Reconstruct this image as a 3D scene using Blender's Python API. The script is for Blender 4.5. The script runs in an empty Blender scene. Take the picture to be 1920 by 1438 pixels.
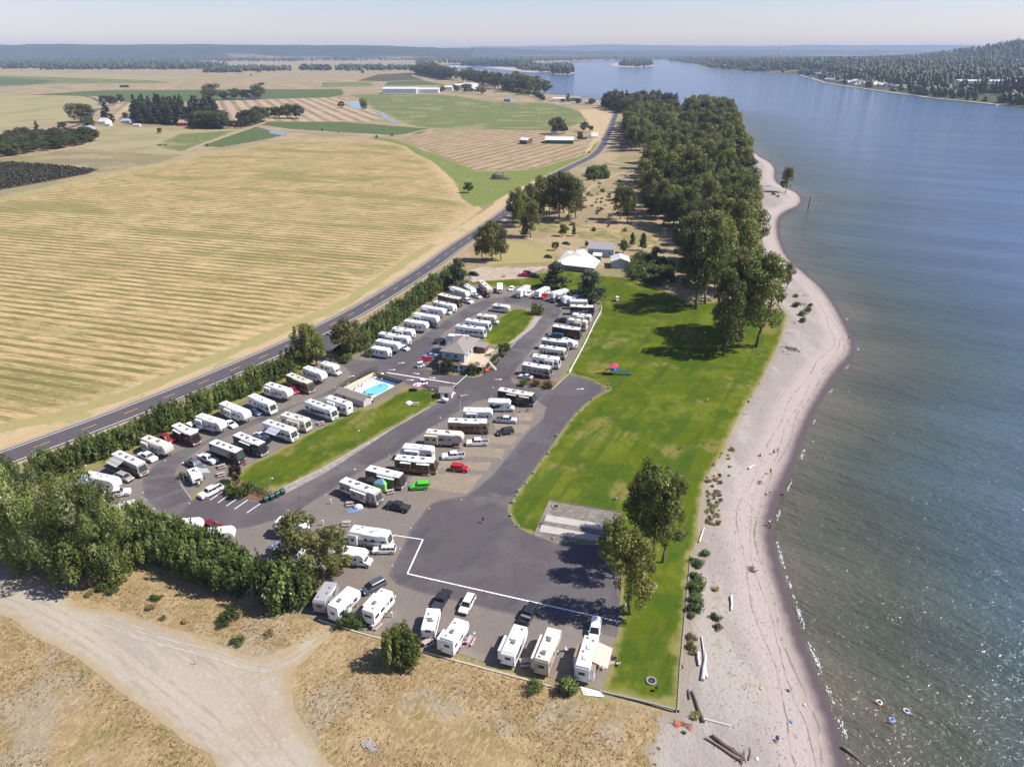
import bpy, bmesh, math, random
import numpy as np
from mathutils import Vector, Matrix
from mathutils.geometry import delaunay_2d_cdt

# ------------------------------------------------------------------ camera, sky, sun, exposure
SC = bpy.context.scene
COL = SC.collection
H = 95.0                      # drone height above the park, metres
FPX = 1331.0                  # focal length in photo pixels (1920 wide)
HOR = 95.0                    # row of the horizon
PITCH = math.atan((719 - HOR) / FPX)
cam = bpy.data.cameras.new('camera'); cam.sensor_width = 36; cam.lens = 36 * FPX / 1920
cam.clip_start = 1; cam.clip_end = 90000
camo = bpy.data.objects.new('camera', cam); COL.objects.link(camo)
camo.location = (0, 0, H); camo.rotation_euler = (math.pi / 2 - PITCH, 0, 0)
SC.camera = camo

SUN_EL = math.radians(50)
SUN_DIR = Vector((1, -0.07, 0)).normalized() * math.cos(SUN_EL) + Vector((0, 0, math.sin(SUN_EL)))
W = bpy.data.worlds.new('World'); SC.world = W; W.use_nodes = True
wn = W.node_tree.nodes; wl = W.node_tree.links
sky = wn.new('ShaderNodeTexSky'); sky.sky_type = 'NISHITA'; sky.sun_disc = False
sky.sun_elevation = SUN_EL; sky.sun_rotation = math.atan2(SUN_DIR.x, SUN_DIR.y)
sky.air_density = 1.0; sky.dust_density = 0.35; sky.ozone_density = 2.5; sky.altitude = 100
bg = wn['Background']; bg.inputs['Strength'].default_value = 0.10
tint = wn.new('ShaderNodeMix'); tint.data_type = 'RGBA'; tint.blend_type = 'MULTIPLY'; tint.inputs[0].default_value = 1; tint.inputs[7].default_value = (0.90, 0.832, 0.985, 1)
wl.new(sky.outputs[0], tint.inputs[6]); wl.new(tint.outputs[2], bg.inputs['Color'])
sl = bpy.data.lights.new('sun', 'SUN'); sl.energy = 5.0; sl.angle = math.radians(0.53); sl.color = (1.0, 0.95, 0.88)
so = bpy.data.objects.new('sun', sl); COL.objects.link(so)
so.rotation_euler = SUN_DIR.to_track_quat('Z', 'Y').to_euler(); so.location = (100, 0, 400)
SC.view_settings.view_transform = 'Standard'; SC.view_settings.look = 'None'
SC.view_settings.exposure = 0.53; SC.view_settings.gamma = 1; SC.view_settings.use_curve_mapping = False
SC.render.engine = 'CYCLES'
SC.cycles.volume_bounces = 0; SC.cycles.max_bounces = 5; SC.cycles.transparent_max_bounces = 6
SC.cycles.use_denoising = True; SC.cycles.denoiser = 'OPENIMAGEDENOISE'; SC.cycles.denoising_prefilter = 'ACCURATE'; SC.cycles.denoising_input_passes = 'RGB_ALBEDO_NORMAL'
SC.cycles.sample_clamp_direct = 0; SC.cycles.sample_clamp_indirect = 4

HAZE = 0.62e-4
R = random.Random(7)

# ------------------------------------------------------------------ image row/column -> place on the ground
def G(u, v, z=0.0):
    x = (u - 960) / FPX; y = (719 - v) / FPX
    dy = math.cos(PITCH) + y * math.sin(PITCH); dz = -math.sin(PITCH) + y * math.cos(PITCH)
    t = (H - z) / (-dz)
    return (x * t, dy * t)
def tall(u, vb, vt, zb=0.0):
    y = G(u, vb, zb)[1]; yy = (719 - vt) / FPX
    dy = math.cos(PITCH) + yy * math.sin(PITCH); dz = -math.sin(PITCH) + yy * math.cos(PITCH)
    return H + dz / dy * y - zb

WZ = -2.5   # river level
SHORE_PX = [(1700,1760),(1655,1640),(1620,1530),(1587,1438),(1574,1376),(1553,1321),(1527,1252),(1506,1201),(1480,1120),(1462,1062),(1449,1009),(1452,964),(1469,919),(1488,877),(1502,840),
 (1520,790),(1545,745),(1575,697),(1601,667),(1603,642),(1593,618),(1572,578),(1545,541),(1514,514),(1483,486),(1467,456),(1462,431),(1464,410),(1480,396),(1499,388),(1506,376),
 (1499,364),(1483,356),(1462,345),(1456,333),(1456,318),(1447,306),(1431,297),(1422,290),(1405,270),(1390,245),(1370,222),(1330,206),(1275,199),(1230,198),(1180,197),(1123,193),(1063,182)]
def catmull(pts, n=4, closed=False):
    out = []; m = len(pts)
    rng = range(m if closed else m - 1)
    for i in rng:
        if closed: p = [pts[(i + k) % m] for k in (-1, 0, 1, 2)]
        else: p = [pts[max(0, i - 1)], pts[i], pts[i + 1], pts[min(m - 1, i + 2)]]
        for k in range(n):
            t = k / n
            out.append(tuple(0.5 * (2 * p[1][j] + (p[2][j] - p[0][j]) * t + (2 * p[0][j] - 5 * p[1][j] + 4 * p[2][j] - p[3][j]) * t * t + (3 * p[1][j] - p[0][j] - 3 * p[2][j] + p[3][j]) * t ** 3) for j in range(2)))
    if not closed: out.append(tuple(pts[-1]))
    return out
SHORE = catmull([G(u, v, WZ) for u, v in SHORE_PX], 4)
SA = np.array(SHORE)
def seg_dist(P, A, closed=False):
    """distance of points P (n,2) to polyline A, and signed side (+ left of travel)"""
    P = np.atleast_2d(np.asarray(P, float)); A = np.asarray(A, float)
    B = np.roll(A, -1, 0) if closed else A[1:]
    if not closed: A = A[:-1]
    D = B - A; L2 = (D ** 2).sum(1) + 1e-9
    best = np.full(len(P), 1e18); side = np.zeros(len(P))
    for i in range(len(A)):
        w = P - A[i]; t = np.clip((w @ D[i]) / L2[i], 0, 1)
        q = w - t[:, None] * D[i]; d = (q ** 2).sum(1)
        c = D[i][0] * w[:, 1] - D[i][1] * w[:, 0]
        m = d < best; best[m] = d[m]; side[m] = np.sign(c[m])
    return np.sqrt(best), side
def hgt(P):
    """terrain height: flat park, beach falling to the river"""
    P = np.atleast_2d(np.asarray(P, float))
    d = np.full(len(P), 1e3); near = (P[:, 1] < 1500)
    if near.any():
        dd, s = seg_dist(P[near], SA); d[near] = dd * np.where(s == 0, 1, s)
    z = WZ + d * 0.155
    k = 1.2
    z = -np.log1p(np.exp(np.clip(-z * 2.2, -40, 40))) / 2.2      # smooth min(z, 0)
    z = np.where(P[:, 1] < 1500, z, 0.0)
    return np.maximum(z, -6), d
def GH(u, v, up=0.0):
    z = 0.0
    for _ in range(6):
        x, y = G(u, v, z + up); z = float(hgt([(x, y)])[0][0])
    return (x, y, z)

# ------------------------------------------------------------------ generic helpers
def tag(o, label=None, cat=None, group=None, kind=None):
    if label: o['label'] = label
    if cat: o['category'] = cat
    if group: o['group'] = group
    if kind: o['kind'] = kind
    return o
def empty(name, loc, rz=0.0, label=None, cat=None, group=None, s=1.0):
    o = bpy.data.objects.new(name, None); COL.objects.link(o); o.location = loc; o.rotation_euler = (0, 0, rz)
    if s != 1: o.scale = (s, s, s)
    o.empty_display_size = 0.5
    return tag(o, label, cat, group)
def link(name, me, parent=None, loc=None, rz=None, **k):
    o = bpy.data.objects.new(name, me); COL.objects.link(o)
    if parent: o.parent = parent
    if loc is not None: o.location = loc
    if rz is not None: o.rotation_euler = (0, 0, rz)
    return tag(o, **k) if k else o
class MB:
    """mesh builder"""
    def __init__(s): s.v = []; s.f = []; s.m = []
    def add(s, vs, fs, mi=0):
        b = len(s.v); s.v += [tuple(p) for p in vs]; s.f += [tuple(i + b for i in f) for f in fs]; s.m += [mi] * len(fs); return s
    def box(s, x0, x1, y0, y1, z0, z1, mi=0):
        return s.add([(x0,y0,z0),(x1,y0,z0),(x1,y1,z0),(x0,y1,z0),(x0,y0,z1),(x1,y0,z1),(x1,y1,z1),(x0,y1,z1)],
                     [(0,3,2,1),(4,5,6,7),(0,1,5,4),(1,2,6,5),(2,3,7,6),(3,0,4,7)], mi)
    def fr(s, x0, x1, y0, y1, z0, X0, X1, Y0, Y1, z1, mi=0):
        return s.add([(x0,y0,z0),(x1,y0,z0),(x1,y1,z0),(x0,y1,z0),(X0,Y0,z1),(X1,Y0,z1),(X1,Y1,z1),(X0,Y1,z1)],
                     [(0,3,2,1),(4,5,6,7),(0,1,5,4),(1,2,6,5),(2,3,7,6),(3,0,4,7)], mi)
    def prism(s, prof, y0, y1, mi=0, inset=0.0):
        """profile of (x,z) counterclockwise seen from -y, extruded from y0 to y1"""
        n = len(prof); vs = [(x, y0, z) for x, z in prof] + [(x, y1, z) for x, z in prof]
        fs = [tuple(range(n)), tuple(range(2 * n - 1, n - 1, -1))] + [(i, n + i, n + (i + 1) % n, (i + 1) % n) for i in range(n)]
        return s.add(vs, fs, mi)
    def tube(s, a, b, r0, r1=None, n=6, mi=0, cap=True):
        r1 = r0 if r1 is None else r1
        a = Vector(a); b = Vector(b); d = (b - a).normalized()
        u = d.orthogonal().normalized(); w = d.cross(u)
        vs = []
        for c, r in ((a, r0), (b, r1)):
            for k in range(n):
                t = 2 * math.pi * k / n; vs.append(c + u * (r * math.cos(t)) + w * (r * math.sin(t)))
        fs = [(k, (k + 1) % n, n + (k + 1) % n, n + k) for k in range(n)]
        if cap: fs += [tuple(range(n - 1, -1, -1)), tuple(range(n, 2 * n))]
        return s.add(vs, fs, mi)
    def ball(s, c, rx, ry=None, rz=None, n=8, m=5, mi=0, jit=0, rnd=None):
        ry = rx if ry is None else ry; rz = rx if rz is None else rz
        vs = [(c[0], c[1], c[2] - rz)]
        for j in range(1, m):
            ph = -math.pi / 2 + math.pi * j / m
            for k in range(n):
                t = 2 * math.pi * k / n; q = 1 + (rnd.uniform(-jit, jit) if rnd else 0)
                vs.append((c[0] + rx * q * math.cos(ph) * math.cos(t), c[1] + ry * q * math.cos(ph) * math.sin(t), c[2] + rz * q * math.sin(ph)))
        vs.append((c[0], c[1], c[2] + rz)); L = len(vs) - 1
        fs = [(0, 1 + (k + 1) % n, 1 + k) for k in range(n)]
        for j in range(m - 2):
            for k in range(n):
                a = 1 + j * n + k; b = 1 + j * n + (k + 1) % n; fs.append((a, b, b + n, a + n))
        fs += [(L, L - n + k, L - n + (k + 1) % n) for k in range(n)]
        return s.add(vs, fs, mi)
    def mesh(s, name, mats, smooth=False, bevel=0.0):
        me = bpy.data.meshes.new(name); me.from_pydata(s.v, [], s.f)
        if not isinstance(mats, (list, tuple)): mats = [mats]
        for m in mats: me.materials.append(m)
        me.polygons.foreach_set('material_index', s.m)
        if bevel:
            bm = bmesh.new(); bm.from_mesh(me)
            bmesh.ops.remove_doubles(bm, verts=bm.verts, dist=1e-4)
            bmesh.ops.bevel(bm, geom=list(bm.edges), offset=bevel, segments=1, affect='EDGES', clamp_overlap=True)
            bm.to_mesh(me); bm.free()
        if smooth: me.polygons.foreach_set('use_smooth', [True] * len(me.polygons))
        me.update(); return me
    def build(s, name, mats, parent=None, smooth=False, bevel=0.0, **k):
        return link(name, s.mesh(name, mats, smooth, bevel), parent, **k)

# ------------------------------------------------------------------ materials
def newmat(name):
    m = bpy.data.materials.new(name); m.use_nodes = True
    return m, m.node_tree, m.node_tree.nodes, m.node_tree.links, m.node_tree.nodes['Principled BSDF']
def pm(name, col, rough=0.5, metal=0.0, spec=0.5, var=0.0, scale=3.0, bump=0.0, emit=None, coat=0.0):
    """plain material with a little procedural dirt"""
    m, t, n, l, p = newmat(name)
    p.inputs['Roughness'].default_value = rough; p.inputs['Metallic'].default_value = metal
    p.inputs['Specular IOR Level'].default_value = spec; p.inputs['Coat Weight'].default_value = coat
    c = (*col, 1)
    tc = n.new('ShaderNodeTexCoord'); nz = n.new('ShaderNodeTexNoise'); nz.inputs['Scale'].default_value = scale; nz.inputs['Detail'].default_value = 5
    l.new(tc.outputs['Object'], nz.inputs['Vector'])
    mx = n.new('ShaderNodeMix'); mx.data_type = 'RGBA'
    v = var if var else 0.06
    mx.inputs[6].default_value = tuple(x * (1 - v) for x in col) + (1,); mx.inputs[7].default_value = tuple(min(1, x * (1 + v)) for x in col) + (1,)
    l.new(nz.outputs[0], mx.inputs[0]); l.new(mx.outputs[2], p.inputs['Base Color'])
    if bump:
        b = n.new('ShaderNodeBump'); b.inputs['Strength'].default_value = bump; b.inputs['Distance'].default_value = 0.05
        l.new(nz.outputs[0], b.inputs['Height']); l.new(b.outputs[0], p.inputs['Normal'])
    return m
def gmat(name, base, layers=(), rough=0.95, bump=(2.0, 0.3), edge=None, dist=None, spec=0.2, rows=None, cracks=None):
    """ground material: base colour and stacked noise layers
       layer = (colour, scale, lo, hi, amount[, (sx, sy), rotation degrees])"""
    m, t, n, l, p = newmat(name)
    p.inputs['Roughness'].default_value = rough; p.inputs['Specular IOR Level'].default_value = spec
    tc = n.new('ShaderNodeTexCoord'); cur = n.new('ShaderNodeRGB'); cur.outputs[0].default_value = (*base, 1); out = cur.outputs[0]
    def mixin(out, fac, col):
        mx = n.new('ShaderNodeMix'); mx.data_type = 'RGBA'; mx.clamp_factor = True
        l.new(fac, mx.inputs[0]); l.new(out, mx.inputs[6]); mx.inputs[7].default_value = (*col, 1); return mx.outputs[2]
    def mr(sock, lo, hi, a, b):
        q = n.new('ShaderNodeMapRange'); q.interpolation_type = 'SMOOTHSTEP'
        for i, x in enumerate((lo, hi, a, b)): q.inputs[i + 1].default_value = x
        l.new(sock, q.inputs[0]); return q.outputs[0]
    seed = sum(map(ord, name)) % 97
    for i, L in enumerate(layers):
        col, sc, lo, hi, am = L[:5]
        st = L[5] if len(L) > 5 else (1, 1); ro = L[6] if len(L) > 6 else 0
        mp = n.new('ShaderNodeMapping'); mp.vector_type = 'TEXTURE'
        mp.inputs['Rotation'].default_value = (0, 0, math.radians(ro)); mp.inputs['Scale'].default_value = (st[0], st[1], 1)
        mp.inputs['Location'].default_value = (seed * 3.1 + i * 17, seed * 1.7 - i * 9, 0)
        l.new(tc.outputs['Object'], mp.inputs[0])
        nz = n.new('ShaderNodeTexNoise'); nz.inputs['Scale'].default_value = sc; nz.inputs['Detail'].default_value = 6 if sc > 0.05 else 8
        nz.inputs['Roughness'].default_value = 0.62
        l.new(mp.outputs[0], nz.inputs['Vector'])
        out = mixin(out, mr(nz.outputs[0], .5 + (lo - .5) * .5, .5 + (hi - .5) * .5, 0, am), col)
    if cracks:
        nz = n.new('ShaderNodeTexNoise'); nz.inputs['Scale'].default_value = .15; nz.inputs['Detail'].default_value = 6; l.new(tc.outputs['Object'], nz.inputs['Vector'])
        va = n.new('ShaderNodeVectorMath'); va.operation = 'MULTIPLY_ADD'; va.inputs[1].default_value = (9, 9, 0); l.new(nz.outputs['Color'], va.inputs[0]); l.new(tc.outputs['Object'], va.inputs[2])
        vo = n.new('ShaderNodeTexVoronoi'); vo.feature = 'DISTANCE_TO_EDGE'; vo.inputs['Scale'].default_value = cracks; l.new(va.outputs[0], vo.inputs['Vector'])
        out = mixin(out, mr(vo.outputs[0], .003, .009, .28, 0), (0.04, 0.038, 0.042))
    if rows:
        col, period, rot, amt, dis = rows
        mp = n.new('ShaderNodeMapping'); mp.vector_type = 'TEXTURE'; mp.inputs['Rotation'].default_value = (0, 0, math.radians(rot))
        l.new(tc.outputs['Object'], mp.inputs[0])
        wv = n.new('ShaderNodeTexWave'); wv.bands_direction = 'Y'; wv.inputs['Scale'].default_value = 0.314 / period
        wv.inputs['Distortion'].default_value = dis; wv.inputs['Detail'].default_value = 3; wv.inputs['Detail Scale'].default_value = 0.10
        l.new(mp.outputs[0], wv.inputs['Vector'])
        nz = n.new('ShaderNodeTexNoise'); nz.inputs['Scale'].default_value = 0.05; nz.inputs['Detail'].default_value = 6
        l.new(tc.outputs['Object'], nz.inputs['Vector'])
        mu = n.new('ShaderNodeMath'); mu.operation = 'MULTIPLY'
        l.new(mr(wv.outputs[1], 0.42, 0.82, 0, amt), mu.inputs[0]); l.new(mr(nz.outputs[0], 0.3, 0.6, 0.25, 1), mu.inputs[1])
        out = mixin(out, mu.outputs[0], col)
    if edge or dist:
        for col, name_, lo, hi, am, wob in ([] if not edge else [(edge[0], 'edge', 0.0, edge[1], edge[2] if len(edge) > 2 else 0.8, edge[1] * 0.9)]) + ([] if not dist else [(c, 'dist', a, b, am, w) for c, a, b, am, w in dist]):
            at = n.new('ShaderNodeAttribute'); at.attribute_name = name_
            nz = n.new('ShaderNodeTexNoise'); nz.inputs['Scale'].default_value = 0.35; nz.inputs['Detail'].default_value = 6
            l.new(tc.outputs['Object'], nz.inputs['Vector'])
            ma = n.new('ShaderNodeMath'); ma.operation = 'MULTIPLY_ADD'; ma.inputs[1].default_value = wob * 2; 
            l.new(nz.outputs[0], ma.inputs[0])
            sub = n.new('ShaderNodeMath'); sub.operation = 'SUBTRACT'; l.new(at.outputs['Fac'], sub.inputs[0]); sub.inputs[1].default_value = wob
            l.new(sub.outputs[0], ma.inputs[2])
            out = mixin(out, mr(ma.outputs[0], lo, hi, am, 0), col)
    l.new(out, p.inputs['Base Color'])
    if bump:
        nz = n.new('ShaderNodeTexNoise'); nz.inputs['Scale'].default_value = bump[0]; nz.inputs['Detail'].default_value = 4
        l.new(tc.outputs['Object'], nz.inputs['Vector'])
        b = n.new('ShaderNodeBump'); b.inputs['Strength'].default_value = bump[1]; b.inputs['Distance'].default_value = 0.4 / bump[0]
        l.new(nz.outputs[0], b.inputs['Height']); l.new(b.outputs[0], p.inputs['Normal'])
    return m

# ------------------------------------------------------------------ sheets of ground
def inpoly(P, poly):
    P = np.asarray(P); A = np.asarray(poly); B = np.roll(A, -1, 0); c = np.zeros(len(P), bool)
    for (x0, y0), (x1, y1) in zip(A, B):
        if y0 == y1: continue
        m = ((P[:, 1] < y0) != (P[:, 1] < y1)) & (P[:, 0] < (x1 - x0) * (P[:, 1] - y0) / (y1 - y0) + x0)
        c ^= m
    return c
def ragged(poly, step, amp, seed=0):
    """subdivide a closed outline to about `step` metres and roughen it by `amp` metres"""
    r = np.random.RandomState(seed); out = []
    n = len(poly)
    for i in range(n):
        a = np.array(poly[i]); b = np.array(poly[(i + 1) % n]); d = b - a; L = np.hypot(*d)
        k = max(1, int(L / step)); nn = np.array([-d[1], d[0]]) / (L + 1e-9)
        for j in range(k):
            q = a + d * j / k
            out.append(tuple(q + nn * r.normal(0, amp)))
    return out
def sheet(name, outers, mat, up=0.02, holes=(), step=6.0, grid=None, rough=0.0, px=True, smooth=0, kind='structure', label=None, parent=None, low=None, zfun=True, extra=None, seed=1):
    if px and outers and not isinstance(outers[0][0], (tuple, list)): outers = [outers]
    if not px and not isinstance(outers[0][0], (tuple, list, np.ndarray)): outers = [outers]
    def prep(p, s):
        q = [GH(u, v)[:2] for u, v in p] if px else [tuple(a) for a in p]
        if smooth: q = catmull(q, smooth, True)
        return ragged(q, step, rough, s)
    O = [prep(p, seed + i) for i, p in enumerate(outers)]; Hs = [prep(p, seed + 50 + i) for i, p in enumerate(holes)]
    vs = []; ed = []
    for p in O + Hs:
        b = len(vs); vs += p; ed += [(b + i, b + (i + 1) % len(p)) for i in range(len(p))]
    if grid:
        A = np.array(vs); x0, y0 = A.min(0); x1, y1 = A.max(0)
        gx, gy = np.meshgrid(np.arange(x0, x1, grid), np.arange(y0, y1, grid)); pts = np.stack([gx.ravel(), gy.ravel()], 1)
        pts += np.random.RandomState(seed).uniform(-.2, .2, pts.shape) * grid
        m = np.zeros(len(pts), bool)
        for p in O: m |= inpoly(pts, p)
        for p in Hs: m &= ~inpoly(pts, p)
        vs = vs + [tuple(q) for q in pts[m]]
    if extra is not None: vs = vs + [tuple(q) for q in extra[inpoly(extra, O[0])]]
    r = delaunay_2d_cdt([Vector(p) for p in vs], ed, [], 0, 1e-4)
    V = np.array([tuple(p) for p in r[0]]); T = np.array([tuple(f) for f in r[2]])
    C = V[T].mean(1); m = np.zeros(len(C), bool)
    for p in O: m |= inpoly(C, p)
    for p in Hs: m &= ~inpoly(C, p)
    T = T[m]; used = np.unique(T); remap = -np.ones(len(V), int); remap[used] = np.arange(len(used)); V = V[used]; T = remap[T]
    # wind upward
    a, b, c = V[T[:, 0]], V[T[:, 1]], V[T[:, 2]]
    fl = ((b[:, 0] - a[:, 0]) * (c[:, 1] - a[:, 1]) - (b[:, 1] - a[:, 1]) * (c[:, 0] - a[:, 0])) < 0
    T[fl] = T[fl][:, ::-1]
    z, d = hgt(V) if zfun else (np.zeros(len(V)), np.full(len(V), 99.0))
    zz = z + up
    if low is not None: zz = low(V, z, d) + up
    me = bpy.data.meshes.new(name)
    me.from_pydata(np.column_stack([V, zz]).tolist(), [], T.tolist()); me.materials.append(mat)
    e = np.full(len(V), 1e3)
    for p in O + Hs: e = np.minimum(e, seg_dist(V, p, True)[0])
    at = me.attributes.new('edge', 'FLOAT', 'POINT'); at.data.foreach_set('value', e.astype(np.float32))
    at = me.attributes.new('dist', 'FLOAT', 'POINT'); at.data.foreach_set('value', d.astype(np.float32))
    me.polygons.foreach_set('use_smooth', [True] * len(me.polygons)); me.update()
    o = link(name, me, parent)
    if kind: o['kind'] = kind
    if label: o['label'] = label
    return o
def offset_line(pts, off):
    A = np.array(pts); T = np.gradient(A, axis=0); T /= np.hypot(T[:, 0], T[:, 1])[:, None]
    return [tuple(p) for p in A + np.column_stack([-T[:, 1], T[:, 0]]) * off]
def ribbon(name, pts, w, mat, up=0.03, rough=0.0, off=0.0, parent=None, kind='structure', label=None, box=0.0):
    """strip of width w along world points"""
    L = offset_line(pts, off + w / 2); Rr = offset_line(pts, off - w / 2)
    if rough:
        L = [(x + R.uniform(-rough, rough), y + R.uniform(-rough, rough)) for x, y in L]; Rr = [(x + R.uniform(-rough, rough), y + R.uniform(-rough, rough)) for x, y in Rr]
    n = len(L); zl = hgt(L)[0] + up; zr = hgt(Rr)[0] + up
    mb = MB(); vs = [(*L[i], zl[i]) for i in range(n)] + [(*Rr[i], zr[i]) for i in range(n)]
    mb.add(vs, [(i, n + i, n + i + 1, i + 1) for i in range(n - 1)])
    if box:
        vs = [(x, y, z - box) for x, y, z in vs]
        b = len(mb.v); mb.v += vs
        for i in range(n - 1):
            mb.f += [(i, i + 1, b + i + 1, b + i), (n + i + 1, n + i, b + n + i, b + n + i + 1)]; mb.m += [0, 0]
        for i in (0, n - 1): mb.f.append((i, n + i, b + n + i, b + i)); mb.m.append(0)
    o = mb.build(name, mat, parent)
    o['kind'] = kind if kind else 'structure'
    if not kind: del o['kind']
    if label: o['label'] = label
    return o
def resample(pts, step):
    A = np.array(pts); d = np.hypot(*np.diff(A, axis=0).T); s = np.concatenate([[0], np.cumsum(d)])
    n = max(2, int(s[-1] / step) + 1); q = np.linspace(0, s[-1], n)
    return [(float(np.interp(t, s, A[:, 0])), float(np.interp(t, s, A[:, 1]))) for t in q]
# ================================================================== THE SETTING
def ang(a, b):
    A = G(*a); B = G(*b); return math.degrees(math.atan2(B[1] - A[1], B[0] - A[0]))
STRAW = (0.44, 0.31, 0.148); STRAW2 = (0.40, 0.27, 0.13); TAN = (0.36, 0.255, 0.14); GREEN = (0.085, 0.135, 0.028); DKGREEN = (0.035, 0.075, 0.018)
M_base = gmat('dry_ground', (0.26, 0.195, 0.11), [((0.35, 0.265, 0.155), 0.02, .42, .62, .8), ((0.17, 0.17, 0.07), 0.012, .5, .7, .7), ((0.13, 0.11, 0.05), 0.35, .55, .75, .5), ((0.38, 0.31, 0.21), 0.9, .55, .8, .6)])
M_drygrass = gmat('dry_grass', (0.27, 0.195, 0.098), [((0.35, 0.26, 0.14), 0.12, .45, .7, .8), ((0.235, 0.165, 0.08), 0.30, .50, .72, .7), ((0.28, 0.24, 0.175), 0.07, .56, .72, .8), ((0.17, 0.15, 0.05), 0.16, .60, .75, .6), ((0.42, 0.32, 0.18), 1.6, .5, .75, .6, (1, 3), -35), ((0.20, 0.13, 0.06), 2.4, .55, .75, .6)], bump=(1.8, 0.9))
M_field = gmat('mown_straw', STRAW, [((0.48, 0.355, 0.17), 0.02, .4, .7, .8), ((0.36, 0.26, 0.11), 0.08, .48, .72, .7, (6, 1), -17), ((0.20, 0.185, 0.055), 0.03, .52, .70, .8, (4, 1), -17), ((0.17, 0.14, 0.05), 0.9, .49, .70, .9, (10, 1), -17), ((0.30, 0.22, 0.11), 0.7, .5, .8, .5), ((0.50, 0.40, 0.25), 1.2, .56, .8, .55, (3, 1), -17)],
    rows=((0.150, 0.135, 0.042), 5.3, -17, 1.0, 4.8), bump=(1.2, 0.5), edge=((0.42, 0.31, 0.165), 14.0, 0.85))
M_margin = gmat('field_margin', (0.41, 0.31, 0.18), [((0.40, 0.28, 0.14), 0.25, .45, .7, .7, (4, 1), 55), ((0.22, 0.22, 0.07), 0.08, .55, .72, .6), ((0.46, 0.37, 0.24), 1.0, .5, .8, .5)])
M_verge = gmat('green_verge', (0.13, 0.165, 0.035), [((0.24, 0.22, 0.08), 0.10, .56, .80, .6), ((0.08, 0.12, 0.025), 0.25, .55, .75, .7), ((0.30, 0.26, 0.10), 1.2, .5, .7, .5)], edge=((0.33, 0.27, 0.12), .9, .8))
M_green = gmat('farm_grass', (0.115, 0.135, 0.042), [((0.24, 0.21, 0.09), 0.02, .54, .68, .8), ((0.09, 0.13, 0.035), 0.035, .52, .7, .7, (3, 1), 8), ((0.24, 0.23, 0.09), 0.2, .5, .7, .5)], edge=((0.34, 0.28, 0.15), 9, .8))
M_crop = gmat('irrigated_crop', (0.085, 0.105, 0.028), [((0.085, 0.125, 0.045), 0.03, .4, .7, .7), ((0.045, 0.10, 0.03), 0.3, .5, .75, .6)], rows=((0.05, 0.10, 0.035), 9, 100, .5, 1))
M_dark = gmat('dark_berry_rows', (0.055, 0.055, 0.028), [((0.08, 0.07, 0.03), 0.1, .45, .7, .7), ((0.03, 0.035, 0.018), 0.5, .5, .7, .6)], rows=((0.13, 0.10, 0.06), 5, 12, .85, 1.5), bump=(0.6, 1.0))
M_pale = gmat('pale_meadow', (0.30, 0.25, 0.13), [((0.21, 0.20, 0.08), 0.015, .45, .7, .8), ((0.25, 0.22, 0.10), 0.12, .55, .75, .6, (4, 1), 10)])
M_plow = gmat('plowed_rows', (0.36, 0.26, 0.165), [((0.42, 0.31, 0.20), 0.02, .4, .7, .7), ((0.24, 0.18, 0.10), 0.4, .55, .8, .5)], rows=((0.13, 0.11, 0.055), 22, 112, .8, .6))
M_plow2 = gmat('stubble_rows', (0.32, 0.22, 0.135), [((0.37, 0.265, 0.17), 0.03, .4, .7, .7), ((0.20, 0.19, 0.08), 0.03, .58, .75, .6)], rows=((0.15, 0.135, 0.06), 13, ang((973, 310), (1090, 276)), .85, .8))
M_lawn = gmat('lawn_grass', (0.082, 0.105, 0.009), [((0.125, 0.140, 0.016), 0.05, .42, .66, .9), ((0.048, 0.082, 0.010), 0.09, .50, .70, .8), ((0.190, 0.165, 0.050), 0.055, .59, .78, .85), ((0.038, 0.078, 0.011), 0.25, .50, .70, .6, (1, 8), -28), ((0.05, 0.105, 0.014), 0.9, .5, .72, .6, (1, 3), 20), ((0.125, 0.155, 0.02), 2.5, .55, .8, .3)], edge=((0.26, 0.225, 0.09), 1.6, .75), spec=0.0, bump=(2.5, 0.6))
M_gravel = gmat('compacted_gravel', (0.17, 0.145, 0.125), [((0.20, 0.175, 0.15), 0.10, .45, .8, .7), ((0.14, 0.12, 0.105), 0.35, .55, .85, .5), ((0.22, 0.195, 0.17), 1.5, .55, .8, .6), ((0.19, 0.15, 0.105), 0.05, .60, .8, .4)], bump=(4, 0.5), edge=((0.24, 0.20, 0.14), 2.0, .6))
M_asph = gmat('lot_asphalt', (0.088, 0.076, 0.080), [((0.112, 0.099, 0.102), 0.045, .42, .68, .8), ((0.060, 0.060, 0.072), 0.16, .55, .75, .6, (4, 1), 50), ((0.150, 0.132, 0.122), 0.05, .58, .80, .65), ((0.12, 0.115, 0.12), 2.5, .6, .8, .4)], rough=0.9, cracks=.055, bump=(6, 0.2), edge=((0.13, 0.12, 0.115), 0.8, .7))
M_patch = gmat('patched_asphalt', (0.050, 0.046, 0.051), [((0.066, 0.060, 0.064), 0.4, .5, .75, .7)], rough=0.9, edge=((0.09, 0.088, 0.095), .4, .6))
M_road = gmat('highway_asphalt', (0.090, 0.079, 0.083), [((0.062, 0.062, 0.075), 0.06, .45, .7, .7, (14, 1), 62), ((0.12, 0.115, 0.12), 0.5, .6, .8, .4)], rough=0.88, bump=(6, 0.2))
M_shoulder = gmat('road_shoulder', (0.26, 0.225, 0.19), [((0.36, 0.30, 0.22), 0.3, .5, .75, .6), ((0.16, 0.145, 0.13), 1.0, .55, .75, .5)], edge=((0.38, 0.29, 0.17), 1.4, .7))
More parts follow.
